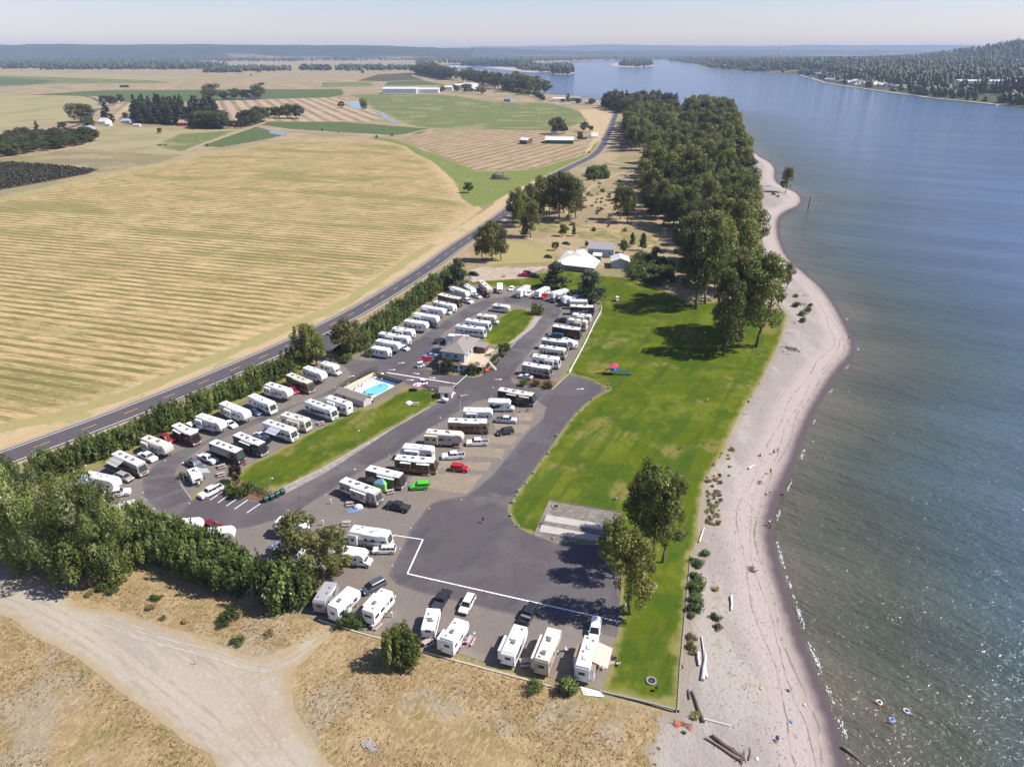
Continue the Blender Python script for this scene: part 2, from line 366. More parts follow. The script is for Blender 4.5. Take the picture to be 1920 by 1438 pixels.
M_dirt = gmat('sandy_road', (0.35, 0.305, 0.24), [((0.41, 0.36, 0.29), 0.05, .42, .68, .8, (8, 1), -38), ((0.29, 0.25, 0.21), 0.12, .52, .72, .7, (9, 1), -40), ((0.32, 0.25, 0.17), 0.05, .58, .74, .6), ((0.46, 0.40, 0.33), 1.5, .55, .8, .4)], bump=(1.4, 0.35), edge=((0.32, 0.245, 0.14), 2.6, .85))
M_beach = gmat('beach_sand', (0.275, 0.238, 0.215), [((0.35, 0.31, 0.27), 0.06, .42, .68, .8, (1, 3), 5), ((0.26, 0.22, 0.20), 0.16, .54, .72, .6, (1, 4), 3), ((0.30, 0.27, 0.25), 0.9, .55, .75, .5), ((0.26, 0.21, 0.15), 0.5, .66, .76, .6)], bump=(1.6, 0.8), edge=((0.25, 0.205, 0.14), 3.2, .75), dist=[((0.36, 0.305, 0.280), 8.5, 12.5, .8, 1.6), ((0.245, 0.20, 0.175), 2.0, 5.5, .85, .8), ((0.085, 0.066, 0.072), 0.9, 3.2, 1.0, .7)])
M_beachrough = gmat('gravelly_beach_top', (0.35, 0.305, 0.27), [((0.43, 0.37, 0.32), 0.12, .45, .7, .7), ((0.26, 0.22, 0.18), 0.5, .5, .7, .7), ((0.50, 0.40, 0.24), 0.2, .6, .75, .7)], bump=(1.2, .9))
RUT = [gmat('rut_dark', (0.31, 0.268, 0.21), [((0.36, 0.31, 0.25), 0.3, .40, .62, 1.0)]), gmat('rut_light', (0.40, 0.35, 0.285), [((0.35, 0.305, 0.24), 0.3, .40, .62, 1.0)])]
M_bark = gmat('bark_mulch', (0.15, 0.085, 0.05), [((0.22, 0.13, 0.08), 0.8, .45, .7, .7)])
M_concrete = gmat('court_concrete', (0.42, 0.39, 0.34), [((0.33, 0.30, 0.26), 0.5, .5, .7, .6)])
M_white = pm('white_line_paint', (0.80, 0.79, 0.76), 0.7, var=.08, scale=1.2)
M_yellow = pm('yellow_line_paint', (0.72, 0.42, 0.08), 0.7, var=.1)

# --- land
far_l = [(-30000, -400), (-30000, 26000), (4000, 26000), (4200, 9700), (1450, 9200), (900, 7600), (600, 6400)]
bank_px = [(1063, 182), (1013, 178), (985, 172), (950, 160), (932, 150), (917, 143), (890, 138), (860, 132), (838, 128), (832, 124)]
north_px = [(845, 121.5), (900, 122), (960, 124.5), (1000, 125.5), (1010, 121), (1030, 118), (1090, 116), (1150, 114.3), (1240, 113)]
def low(V, z, d): return np.where((V[:, 1] < 1500) & (d < 30), z - 0.35, z)
river_left = [SHORE[i] for i in range(len(SHORE))]
off = offset_line(SHORE, -9.0)
land_poly = [(-30000, -600), (off[0][0], -600)] + [off[i] for i in range(0, len(off))] + [G(u, v, WZ) for u, v in bank_px[1:]] + [G(u, v, WZ) for u, v in north_px] + [(1500, 12000), (4200, 14500), (4200, 30000), (-30000, 30000)]
sheet('ground', [land_poly], M_base, up=0.0, px=False, step=40, low=low, seed=3, extra=np.vstack([np.stack([a.ravel() for a in np.meshgrid(np.arange(-360, 560, 11.0), np.arange(-60, 700, 11.0))], 1), np.stack([a.ravel() for a in np.meshgrid(np.arange(-900, 900, 40.0), np.arange(700, 2400, 40.0))], 1)]) + .37)
# --- beach from under the lawn edge out below the water
beach_in = [(1180, 1700), (1180, 1500), (1205, 1438), (1190, 1400), (1215, 1370), (1200, 1345), (1268, 1334), (1276, 1250), (1282, 1170), (1288, 1090), (1294, 1035), (1308, 1010), (1309, 960), (1317, 905), (1332, 878), (1352, 850), (1372, 800), (1397, 758), (1422, 718), (1442, 678), (1462, 636), (1474, 590), (1445, 560), (1432, 500), (1428, 440), (1428, 380), (1418, 335), (1400, 300), (1388, 270)]
bi = [GH(u, v)[:2] for u, v in beach_in]
i_end = next(i for i, p in enumerate(SHORE) if math.dist(p, G(1390, 245, WZ)) < 40)
beach_poly = bi + [off[i] for i in range(i_end, -1, -1)]
sheet('beach', [beach_poly], M_beach, up=0.0, px=False, step=2, rough=0.3, grid=3.2, seed=5)
for off_, w_ in ((3.6, .28), (5.2, .18), (7.6, .22)):
    P_ = [p for i, p in enumerate(resample(offset_line(SHORE[:150], off_), 1.2)) if p[1] < 330]
    P_ = [(x + .5 * math.sin(y * .21 + off_), y) for x, y in P_]; ribbon('tide_line', P_, w_, gmat('tide_line', (0.20, 0.17, 0.14), [((0.33, 0.28, 0.24), 0.25, .45, .6, 1.0)]), up=.03, rough=.12)
# --- far sand spits and islands
M_sandfar = gmat('sand_spit', (0.42, 0.34, 0.27), [((0.3, 0.27, 0.2), 0.02, .5, .7, .7)])
def isle(name, pts, mat=M_sandfar, top=1.0):
    return sheet(name, [[G(u, v, WZ) for u, v in pts]], mat, up=WZ + 0.5, px=False, step=30, rough=4, zfun=False)
isle('sand_spit', [(838, 124), (858, 123.5), (885, 125.5), (870, 127), (845, 127)])
isle('sand_spit', [(905, 127), (935, 126), (990, 128), (1040, 136), (1000, 137), (965, 134), (930, 129.5)])
isle('island_shore', [(1030, 136), (1040, 129), (1070, 130), (1078, 137), (1066, 141), (1040, 140.5)])
isle('island_shore', [(1143, 122.5), (1156, 118.5), (1222, 117.5), (1228, 124), (1200, 127.2), (1163, 126.5)])
# --- right bank
rb_px = [(1256, 113.4), (1275, 118), (1300, 121), (1331, 129.5), (1380, 134), (1429, 137.5), (1465, 139.5), (1500, 142), (1522, 148), (1545, 156), (1595, 164), (1650, 171.5), (1690, 177), (1744, 184.5), (1830, 193), (1920, 203), (2050, 218), (2300, 250)]
rb = [G(u, v, WZ) for u, v in rb_px]
def hill_h(x, y):
    # wooded hill on the right bank
    cx, cy = G(2010, 128); d = math.hypot((x - cx) / 620, (y - cy) / 900)
    h = 128 * math.exp(-d * d * 1.25)
    h += 26 * math.exp(-((x - 2600) / 1500) ** 2 - ((y - 4200) / 1700) ** 2)
    return max(0, h) 
gx = np.arange(300, 6200, 60.0); gy = np.arange(700, 9800, 90.0)
rbp = np.array(rb + [(6200, 500), (9000, 12000), (1900, 12500)])
pts = [(x, y) for y in gy for x in gx]; ins = inpoly(pts, rbp); dd = seg_dist(pts, rbp, True)[0]
cdt = delaunay_2d_cdt([Vector(p) for p in list(map(tuple, rbp)) + [p for p, i, d in zip(pts, ins, dd) if i and d > 30]], [(i, (i + 1) % len(rbp)) for i in range(len(rbp))], [], 1, 1e-3)
V = [tuple(p) for p in cdt[0]]; dV = seg_dist(V, rbp[:len(rb)])[0]
def bank_h(x, y, d): return WZ + 0.3 + min(1, d / 120) * 7 + min(1, d / 500) * hill_h(x, y)
me = bpy.data.meshes.new('hillside'); me.from_pydata([(p[0], p[1], bank_h(p[0], p[1], d)) for p, d in zip(V, dV)], [], [tuple(f) for f in cdt[2]])
M_hill = gmat('wooded_slope', (0.055, 0.075, 0.03), [((0.09, 0.10, 0.045), 0.006, .45, .65, .8), ((0.26, 0.22, 0.12), 0.004, .62, .72, .8), ((0.025, 0.04, 0.018), 0.05, .5, .7, .8)], bump=(0.05, 1.0))
me.materials.append(M_hill); me.polygons.foreach_set('use_smooth', [True] * len(me.polygons))
link('opposite_bank', me, kind='structure')
rbs = offset_line(resample(rb, 25), 4.0)
ribbon('bank_beach', rbs, 14, M_sandfar, up=WZ + 0.95, rough=3)

def onbank(u, v):
    # walk down the line of sight until it meets the bank
    p0 = Vector((0, 0, H)); q = Vector((*G(u, max(v, 99), 0), 0)) if v > 99 else Vector(((u - 960) / FPX * 9000, 9000, H))
    d = (q - p0) / q.y; y = 700.0
    while y < 9000:
        p = p0 + d * y
        if inpoly([(p.x, p.y)], rbp)[0] and p.z <= bank_h(p.x, p.y, seg_dist([(p.x, p.y)], rbp[:len(rb)])[0][0]): break
        y += 12
    return p.x, p.y, p.z
rh = random.Random(61); BANK_HOUSES = []
for (u0, u1, v0, v1, n) in [(1550, 1700, 154, 168, 30), (1610, 1740, 143, 156, 14), (1800, 1920, 112, 132, 26), (1500, 1560, 137, 146, 5), (1860, 1920, 132, 142, 8)]:
    for j in range(n):
        u = rh.uniform(u0, u1); v = (v0 + (v1 - v0) * (u - u0) / (u1 - u0) if n == 30 else rh.uniform(v0, v1)) + rh.uniform(-3, 1); BANK_HOUSES.append(onbank(u, v))
STORE = onbank(1892, 160)

# --- ridges behind
def ridge(name, x0, x1, y, depth, hf, seed, mat, n=420):
    r = random.Random(seed); ph = [(r.uniform(0, 6.28), r.uniform(.6, 1.4)) for _ in range(9)]
    vs = []; J = 7
    for j in range(J):
        for i in range(n + 1):
            x = x0 + (x1 - x0) * i / n; t = j / (J - 1)
            w = sum(math.sin((x / 900.0) * (k + 1) * q * .8 + p + j * .35 * q) / (k + 1.2) for k, (p, q) in enumerate(ph)) * .18
            h = hf(x) * (1 + w * .45) * math.sin(min(1, t * 1.6) * math.pi / 2) + (r.uniform(-9, 4) if j > 2 else 0)
            vs.append((x, y + depth * t, h * (1 if j else 0) - (0 if j else 3)))
    fs = [(j * (n + 1) + i, j * (n + 1) + i + 1, (j + 1) * (n + 1) + i + 1, (j + 1) * (n + 1) + i) for j in range(J - 1) for i in range(n)]
    me = bpy.data.meshes.new(name); me.from_pydata(vs, [], fs); me.materials.append(mat)
    me.polygons.foreach_set('use_smooth', [True] * len(me.polygons)); link(name, me, kind='structure')
M_ridge = gmat('forested_ridge', (0.03, 0.045, 0.022), [((0.05, 0.065, 0.03), 0.003, .45, .65, .8), ((0.22, 0.19, 0.12), 0.0016, .66, .74, .8, (3, 1), 0), ((0.015, 0.025, 0.012), 0.02, .5, .7, .7)], bump=(0.02, 1.0))
ridge('hills', -9500, -500, 8300, 2600, lambda x: 168 - 60 * max(0, (x + 3500) / 3000), 3, M_ridge)
ridge('hills', -3200, 3500, 10500, 3000, lambda x: 125 - 35 * max(0, (x + 600) / 2000), 8, M_ridge)
ridge('hills', 1500, 9000, 12500, 3000, lambda x: 92, 9, M_ridge)
ridge('mountains', -1000, 14000, 17500, 3500, lambda x: 205, 12, M_ridge, n=220)

# --- river
M_water, t_, n_, l_, p_ = newmat('river_water')
p_.inputs['Roughness'].default_value = 0.09; p_.inputs['IOR'].default_value = 1.40
tc = n_.new('ShaderNodeTexCoord')
at = n_.new('ShaderNodeAttribute'); at.attribute_name = 'dist'
cr = n_.new('ShaderNodeValToRGB'); mr = n_.new('ShaderNodeMapRange'); mr.inputs[1].default_value = 0; mr.inputs[2].default_value = 160
nz0 = n_.new('ShaderNodeTexNoise'); nz0.inputs['Scale'].default_value = 0.03; nz0.inputs['Detail'].default_value = 4; l_.new(tc.outputs['Object'], nz0.inputs['Vector'])
ma = n_.new('ShaderNodeMath'); ma.operation = 'MULTIPLY_ADD'; ma.inputs[1].default_value = 30; l_.new(nz0.outputs[0], ma.inputs[0])
sb = n_.new('ShaderNodeMath'); sb.operation = 'SUBTRACT'; sb.inputs[1].default_value = 15; l_.new(at.outputs['Fac'], sb.inputs[0]); l_.new(sb.outputs[0], ma.inputs[2])
l_.new(ma.outputs[0], mr.inputs[0]); l_.new(mr.outputs[0], cr.inputs[0])
cr.color_ramp.elements[0].position = 0.0; cr.color_ramp.elements[0].color = (0.105, 0.092, 0.062, 1)
cr.color_ramp.elements[1].position = 1.0; cr.color_ramp.elements[1].color = (0.088, 0.142, 0.235, 1)  # bluer stops away from shore paint the sky's reflection into the base colour
e = cr.color_ramp.elements.new(0.10); e.color = (0.055, 0.066, 0.045, 1)
e = cr.color_ramp.elements.new(0.32); e.color = (0.052, 0.086, 0.108, 1)
e = cr.color_ramp.elements.new(0.65); e.color = (0.078, 0.120, 0.200, 1)
def wave(scale, st, rot, det=3):
    mp = n_.new('ShaderNodeMapping'); mp.vector_type = 'TEXTURE'; mp.inputs['Rotation'].default_value = (0, 0, math.radians(rot)); mp.inputs['Scale'].default_value = (st, 1, 1)
    l_.new(tc.outputs['Object'], mp.inputs[0]); z = n_.new('ShaderNodeTexNoise'); z.inputs['Scale'].default_value = scale; z.inputs['Detail'].default_value = det; z.inputs['Roughness'].default_value = .55
    l_.new(mp.outputs[0], z.inputs['Vector']); return z.outputs[0]
lane = n_.new('ShaderNodeMapRange'); lane.inputs[1].default_value = .42; lane.inputs[2].default_value = .62; lane.inputs[3].default_value = .90; lane.inputs[4].default_value = 1.14; l_.new(wave(0.035, 7.0, -28, 5), lane.inputs[0])  # wind lanes: sheen of slick and rippled water painted as lighter and darker colour
vm = n_.new('ShaderNodeVectorMath'); vm.operation = 'SCALE'; l_.new(cr.outputs[0], vm.inputs[0]); l_.new(lane.outputs[0], vm.inputs['Scale']); l_.new(vm.outputs[0], p_.inputs['Base Color'])
b0 = n_.new('ShaderNodeBump'); b0.inputs['Strength'].default_value = 1.0; b0.inputs['Distance'].default_value = 1.5; l_.new(wave(0.16, 3.0, -38), b0.inputs['Height'])
b1 = n_.new('ShaderNodeBump'); b1.inputs['Strength'].default_value = 0.8; b1.inputs['Distance'].default_value = 0.74; l_.new(wave(0.8, 2.2, -30), b1.inputs['Height']); l_.new(b0.outputs[0], b1.inputs['Normal'])
b2 = n_.new('ShaderNodeBump'); b2.inputs['Strength'].default_value = 0.8; b2.inputs['Distance'].default_value = 0.30; l_.new(wave(2.6, 1.6, -20, 2), b2.inputs['Height']); l_.new(b1.outputs[0], b2.inputs['Normal'])
l_.new(b2.outputs[0], p_.inputs['Normal'])
wv = sheet('river', [[(SHORE[0][0] - 60, -600)] + offset_line(SHORE, 14)[::2] + [(-400, 1500), (-3000, 5500), (-3000, 16000), (12000, 16000), (12000, -600)]], M_water, up=0, px=False, step=60, zfun=True, low=lambda V, z, d: np.full(len(V), WZ), seed=2)
# finer distance field close to our bank
bpy.data.objects.remove(wv)
o2 = sheet('river', [[(off[0][0] - 40, -600)] + offset_line(SHORE, 14)[::2] + [(-400, 1500), (-3000, 5500), (-3000, 16000), (12000, 16000), (12000, -600)], [(off[0][0] + 10, 40), (off[0][0] + 200, 40), (450, 700), (300, 1100)]], M_water, up=0, px=False, step=60, low=lambda V, z, d: np.full(len(V), WZ), seed=2)
me = o2.data; Vn = np.array([v.co[:2] for v in me.vertices]); dn = seg_dist(Vn, SA)
bmw = bmesh.new(); bmw.from_mesh(me)
bmesh.ops.subdivide_edges(bmw, edges=[e_ for e_ in bmw.edges if min(v.co.y for v in e_.verts) < 900 and min(abs(v.co.x) for v in e_.verts) < 900], cuts=9, use_grid_fill=True)
bmw.to_mesh(me); bmw.free()
Vn = np.array([v.co[:2] for v in me.vertices]); dn, sn = seg_dist(Vn, SA)
me.attributes['dist'].data.foreach_set('value', np.where(sn > 0, 0, dn).astype(np.float32))
# foam along the wash line
M_foam = pm('foam', (0.55, 0.56, 0.58), 0.8, var=.1)
rf = random.Random(4)
for (u, v, L) in [(1498, 848, 6), (1479, 916, 6), (1462, 968, 5), (1464, 1034, 8), (1470, 1052, 6), (1478, 1087, 4), (1497, 1146, 7), (1503, 1170, 5), (1524, 1225, 6), (1532, 1244, 5), (1596, 652, 3), (1580, 690, 4), (1559, 730, 3.5), (1585, 600, 3), (1527, 790, 3), (1556, 1312, 4), (1576, 1370, 4)]:
    x, y, z = GH(u, v); i = min(range(len(SHORE)), key=lambda k: math.dist(SHORE[k], (x, y))); a = SHORE[max(0, i - 1)]; b = SHORE[i + 1]
    dx, dy = b[0] - a[0], b[1] - a[1]; l = math.hypot(dx, dy); dx /= l; dy /= l; nx, ny = dy, -dx
    mb = MB()
    for k in range(int(L * 6)):
        s = rf.uniform(-L / 2, L / 2); w = rf.gauss(0, .3) * (1 - abs(s) / L * 1.5) + .9; cx = SHORE[i][0] + dx * s + nx * w; cy = SHORE[i][1] + dy * s + ny * w; r = rf.uniform(.04, .14)
        vs = [(cx + dx * math.cos(q) * r * 2.4 * rf.uniform(.6, 1.3) + nx * math.sin(q) * r * .6, cy + dy * math.cos(q) * r * 2.4 * rf.uniform(.6, 1.3) + ny * math.sin(q) * r * .6, WZ + 0.03 + (k % 97) * .0012) for q in [j * math.pi / 3 for j in range(6)]]
        mb.add(vs, [(0, 1, 2, 3, 4, 5)])
    mb.build('foam', M_foam, kind='stuff', label='white foam of a small wave breaking on the beach')

# --- farmland far to near (each sheet a little above the ground)
def field(name, pts, mat, up=0.05, step=30, rough=1.2, smooth=0, seed=1): 
    q = np.array([G(*p) for p in pts]); return sheet(name, [pts], mat, up=up, step=step, rough=rough, smooth=smooth, seed=seed, grid=max(7.0, float((q.max(0) - q.min(0)).prod()) ** .5 / 45))
field('pale_field', [(-120, 134), (0, 134.5), (130, 137), (260, 142), (400, 147), (283, 151), (127, 146), (0, 141.5), (-120, 141)], M_pale, .10)
field('green_field', [(-120, 141.5), (0, 142), (127, 146), (283, 151), (330, 156), (103, 157.5), (0, 163), (-120, 165)], M_green, .12)
field('dark_crop_field', [(670, 152), (710, 140), (767, 137), (793, 150), (723, 153)], M_dark, .10)
field('crop_field', [(-120, 146), (0, 146), (110, 152), (70, 158), (0, 161), (-120, 163)], M_crop, .16)
field('crop_field', [(60, 178), (187, 170), (400, 168.5), (639, 168), (645, 178), (620, 183), (387, 190), (233, 192), (187, 181)], M_crop, .12)
field('crop_field', [(728, 153.5), (790, 151), (838, 160), (720, 161)], M_crop, .12)
field('crop_field', [(600, 155), (700, 154), (703, 162), (620, 164), (600, 164)], M_green, .11)
field('crop_field', [(600, 168), (640, 168), (645, 175), (620, 182), (600, 182)], M_crop, .14)
field('plowed_field', [(217, 194), (387, 190.5), (620, 183.5), (650, 185), (664, 200), (700, 207), (716, 222), (690, 230), (640, 228.5), (423, 228), (330, 226), (215, 226)], M_plow, .13)
field('pale_meadow', [(-120, 182), (0, 181), (60, 179), (185, 182), (190, 200), (130, 226), (60, 240), (-120, 246)], M_pale, .12)
field('green_meadow', [(160, 280), (190, 240), (330, 240), (455, 242.5), (385, 272), (345, 290), (230, 287)], M_pale, .14)
field('green_meadow', [(280, 274), (330, 252), (455, 243), (385, 271), (345, 288)], M_green, .17)
field('dark_berry_field', [(-120, 303), (0, 303), (100, 309), (182, 318), (165, 327), (0, 357), (-120, 372)], M_dark, .14)
field('weedy_field', [(-120, 300), (0, 299), (110, 285), (230, 287), (345, 290), (300, 303), (190, 322), (100, 308), (0, 302)], gmat('weedy_field', (0.20, 0.165, 0.095), [((0.30, 0.24, 0.12), 0.03, .45, .7, .8), ((0.20, 0.19, 0.06), 0.02, .5, .66, .7)]), .12)
field('crop_field', [(377, 273), (480, 238), (533, 254), (500, 262), (417, 276)], M_crop, .20)
field('crop_field', [(490, 234), (500, 229), (640, 229.5), (805, 242), (790, 250), (735, 254), (600, 245), (540, 242)], M_crop, .18)
field('green_pasture', [(657, 178), (833, 178), (933, 192), (1033, 194), (1100, 213), (1108, 222), (1087, 234), (1033, 246), (817, 241), (760, 234), (728, 218), (693, 203), (677, 187)], M_green, .12, smooth=3)
field('stubble_field', [(740, 262), (817, 243.5), (1030, 248), (1023, 273), (1105, 274), (1098, 288), (993, 318), (893, 320), (867, 307), (787, 274)], M_plow2, .16)
field('grass_margin', [(690, 258), (735, 260), (780, 276), (862, 309), (893, 322), (993, 320), (1100, 289), (1112, 272), (1130, 262), (1118, 285), (1062, 312), (990, 345), (925, 380), (890, 388), (862, 372), (855, 345), (822, 312), (760, 275)], M_verge, .10)
field('pond', [(651, 192.5), (665, 190), (679, 192.5), (681, 203), (668, 206), (657, 202)], pm('pond_water', (0.12, 0.16, 0.20), 0.08), .25, smooth=3, step=10)
ribbon('stream', catmull([G(704, 208), G(716, 213), G(722, 220), G(735, 228), (G(750, 234))], 4), 7, pm('stream_water', (0.13, 0.17, 0.20), 0.1), up=.25)
field('puddle', [(490, 245), (520, 246), (540, 251), (530, 255), (505, 250)], pm('puddle_water', (0.13, 0.17, 0.22), 0.08), .27, smooth=2, step=8)
for nm, line, w, m in [('farm_track', [(-60, 303), (60, 291), (150, 277), (162, 268)], 6, M_dirt), ('farm_track', [(500, 228), (480, 237), (377, 273), (350, 283)], 5, M_dirt), ('farm_track', [(417, 277), (470, 268), (533, 256)], 4, M_dirt), ('farm_track', [(540, 246), (620, 252), (735, 256), (820, 241.5), (920, 244), (1030, 247), (1080, 247.5), (1118, 250)], 6, M_dirt), ('country_lane', [(-60, 290), (30, 262), (100, 246), (150, 233), (180, 207), (195, 200), (160, 181), (60, 178)], 7, M_road), ('farm_track', [(815, 122), (775, 137), (795, 149), (850, 155), (890, 163)], 9, M_dirt), ('farm_track', [(1030, 190), (1085, 198), (1130, 205), (1085, 206)], 10, M_dirt)]:
    ribbon(nm, resample(catmull([G(*p) for p in line], 4), 15), w, m, up=.24, rough=.4)
field('dry_verge', [(1085, 206), (1115, 204), (1140, 212), (1128, 240), (1118, 252), (1085, 247), (1105, 232)], M_margin, .13)
# big mown field and its margins beside the highway
field('mown_field', [(-260, 425), (0, 372), (183, 329), (350, 296), (500, 269), (560, 262), (700, 263), (752, 270), (812, 302), (850, 340), (868, 372), (905, 392), (860, 425), (812, 460), (754, 498), (657, 566), (560, 607), (470, 648), (350, 699), (225, 748), (100, 787), (-40, 830), (-260, 890)], M_field, .06, step=6, rough=.5, seed=4)
vl = resample([G(u, v) for u, v in [(-60, 822), (0, 803), (100, 771 + 12), (225, 744), (350, 695), (476, 641), (580, 598), (657, 562), (754, 496), (812, 458)]], 6)
ribbon('green_verge', vl, 6.0, M_verge, up=.09, rough=.9)
ribbon('green_verge', resample([G(u, v) for u, v in [(-260, 430), (0, 374), (183, 331), (350, 297), (500, 270), (560, 263), (650, 258)]], 6), 9, M_verge, up=.09, rough=1.5)
HWY_PX = [(-120, 905), (-60, 884), (25, 855), (109, 824), (188, 794), (261, 766), (333, 739), (385, 715), (440, 692.6), (494, 670), (540, 649.5), (618, 611.5), (650, 595), (680, 579.5), (706, 564), (729, 549), (750.5, 536), (771.5, 523), (790, 510), (808, 498.7), (825, 486.8), (852, 464.8), (882, 446), (935, 409.4), (954, 395), (994, 359), (1035, 331), (1079, 309.4), (1110, 293.8), (1128.8, 275), (1141, 250), (1150, 228), (1155, 212), (1150, 205), (1125, 200), (1090, 197), (1050, 193), (1010, 186)]
HWY = resample(catmull([G(u, v) for u, v in HWY_PX], 5), 5.0)
HA = np.array(HWY); k_ = 9; Hs = np.column_stack([np.convolve(np.pad(HA[:, j], k_ // 2, 'edge'), np.ones(k_) / k_, 'valid') for j in (0, 1)]); HWY = [tuple(p) for p in Hs]
ribbon('dry_margin', HWY, 9.0, M_margin, up=.07, rough=.7, off=10.5)
ribbon('road_shoulder', HWY, 12.6, M_shoulder, up=.11, rough=.25)
hw = ribbon('highway', HWY, 9.6, M_road, up=.16, box=.12)
ribbon('edge_line', HWY, .22, M_white, up=.185, off=3.85, parent=None); ribbon('edge_line', HWY, .22, M_white, up=.185, off=-3.85)
dash = resample(HWY, 1.0)
for i in range(4, min(len(dash), 640), 12):
    seg = dash[i:i + 5]
    if len(seg) > 2: ribbon('centre_dash', seg, .2, M_yellow, up=.19)

# --- dry waste land and sandy road in front of the park
sheet('dry_grass', [(-260, 1020), (60, 1010), (330, 1080), (470, 1120), (600, 1165), (780, 1213), (1000, 1275), (1130, 1310), (1240, 1338), (1236, 1370), (1210, 1400), (1228, 1450), (1190, 1520), (1235, 1800), (-260, 1800)], M_drygrass, up=.03, step=1.6, rough=.35, grid=6, low=lambda V, z, d: z)
sheet('dirt_road', [(-260, 1030), (0, 1050), (60, 1072), (125, 1115), (167, 1144), (208, 1146), (333, 1180), (458, 1224), (512, 1227), (583, 1184), (636, 1172), (628, 1192), (570, 1235), (552, 1262), (540, 1300), (571, 1365), (604, 1415), (640, 1442), (700, 1520), (780, 1700), (560, 1700), (480, 1510), (408, 1438), (325, 1369), (250, 1315), (187, 1265), (125, 1223), (42, 1177), (0, 1152), (-260, 1040)], M_dirt, up=.07, step=2.5, rough=.35, smooth=2, grid=4)

rr2 = random.Random(8); RK = 0
for ln, offs in [([(-100, 1075), (60, 1130), (200, 1205), (330, 1300), (450, 1400), (540, 1500)], (-2.4, -.8, 1.0)), ([(200, 1165), (330, 1215), (430, 1285), (500, 1380), (590, 1500)], (-.8, .9)), ([(250, 1190), (400, 1228), (500, 1255), (600, 1200)], (-.8, .9))]:
    for o_ in offs: ribbon('wheel_rut', offset_line(resample(catmull([G(*p) for p in ln], 5), 2.5), o_ + rr2.uniform(-.3, .3)), rr2.uniform(.3, .55), RUT[rr2.randrange(2)], up=.082 + .0035 * (RK := RK + 1), rough=.10)
# --- the park: gravel pads, lanes, lawns
sheet('gravel_pads', [(105, 915), (235, 848), (350, 788), (470, 733), (590, 688), (620, 660), (640, 655), (700, 640), (760, 600), (860, 535), (878, 515), (935, 500), (1010, 505), (1130, 530), (1130, 585), (1078, 705), (1100, 800), (960, 960), (1010, 1005), (1160, 1018), (1164, 1170), (1138, 1300), (1000, 1264), (880, 1228), (780, 1210), (600, 1163), (470, 1120), (400, 1065), (320, 1015), (240, 990), (130, 950)], M_gravel, up=.06, step=3, rough=.25, grid=8, seed=9)
A_out = [(600, 640), (640, 640), (650, 655), (635, 668), (665, 675), (695, 677.6), (730, 662.6), (786, 634), (837.7, 599), (883, 573), (915, 560), (957, 556), (1012, 559), (1041, 569), (1053, 583), (1045, 600), (1028, 614), (1005, 646), (973, 685), (960, 705), (960, 718), (989, 728), (1034, 731), (1067, 702), (1109, 714), (1138, 731), (1112, 747), (1080, 775), (1060, 800), (1020, 858), (978, 913), (955, 945), (954, 961), (970, 987), (1002, 1003), (1044, 1018), (1158, 1021), (1162, 1100), (1164, 1158), (1157, 1195), (1076, 1175), (947, 1149), (786, 1110), (741, 1094), (728, 1077), (753, 1029), (770, 993), (808, 945), (828, 938), (875, 930), (925, 890), (945, 865), (985, 815), (1020, 782), (1024, 765), (1010, 752), (985, 745), (930, 747), (895, 752), (865, 768), (838, 785), (798, 808), (738, 853), (690, 875), (640, 908), (567, 953), (511, 977), (467, 990), (417, 993), (367, 987), (320, 970), (290, 953), (269, 928), (267, 900), (288, 873), (313, 855), (383, 828), (428, 803), (500, 778), (580, 750), (625, 728), (652, 712), (659, 700), (647, 687), (625, 672), (600, 662)]
HOLE1 = [(490, 792), (435, 815), (388, 832), (355, 857), (335, 873), (328, 890), (338, 908), (360, 938), (385, 922), (408, 915), (440, 925), (475, 940), (500, 938), (535, 925), (615, 883), (715, 818), (765, 784), (815, 760), (845, 742), (825, 737), (800, 728), (765, 721), (712, 699), (704, 697), (636, 735), (600, 745), (565, 757), (530, 774)]
HOLE2 = [(1018, 592), (1008, 580), (996, 577), (954, 570), (930, 566), (913, 580), (870, 602), (852, 611), (833, 624), (815, 645), (806, 665), (800, 690), (803, 697), (850, 703), (883, 708), (900, 705), (935, 670), (965, 643), (1000, 615)]
sheet('asphalt_lanes', [A_out], M_asph, up=.09, holes=[HOLE1, HOLE2], step=2.5, rough=.07, grid=6, seed=11)
# entry onto the highway
sheet('park_entrance', [(565, 640), (602, 622), (628, 630), (648, 642), (648, 652), (605, 666)], M_road, up=.14, step=3)
for i, p in enumerate([[(945, 883), (975, 890), (968, 901), (937, 893)], [(926, 907), (966, 917), (955, 930), (917, 921)], [(800, 1008), (832, 1012), (818, 1036), (782, 1040)]]):
    sheet('asphalt_patch', [p], M_patch, up=.115, step=1.5, rough=.1)
# straw patches between the pads
M_strawpad = gmat('straw_pad', (0.40, 0.30, 0.18), [((0.50, 0.39, 0.24), 0.3, .45, .7, .8), ((0.27, 0.22, 0.13), 0.7, .5, .7, .7), ((0.16, 0.17, 0.05), 0.15, .62, .72, .7)], edge=((0.22, 0.185, 0.14), 1.2, .9))
for p in [[(965, 773), (1003, 775), (996, 790), (967, 787)], [(925, 795), (995, 797), (986, 812), (955, 812), (930, 805)], [(913, 815), (972, 820), (958, 836), (915, 830)], [(862, 838), (952, 842), (940, 860), (870, 855)], [(825, 864), (925, 868), (912, 884), (822, 878)], [(775, 893), (800, 888), (905, 890), (885, 918), (872, 926), (800, 915), (765, 903)]]:
    sheet('straw_strip', [p], M_strawpad, up=.085, step=1.2, rough=.2)
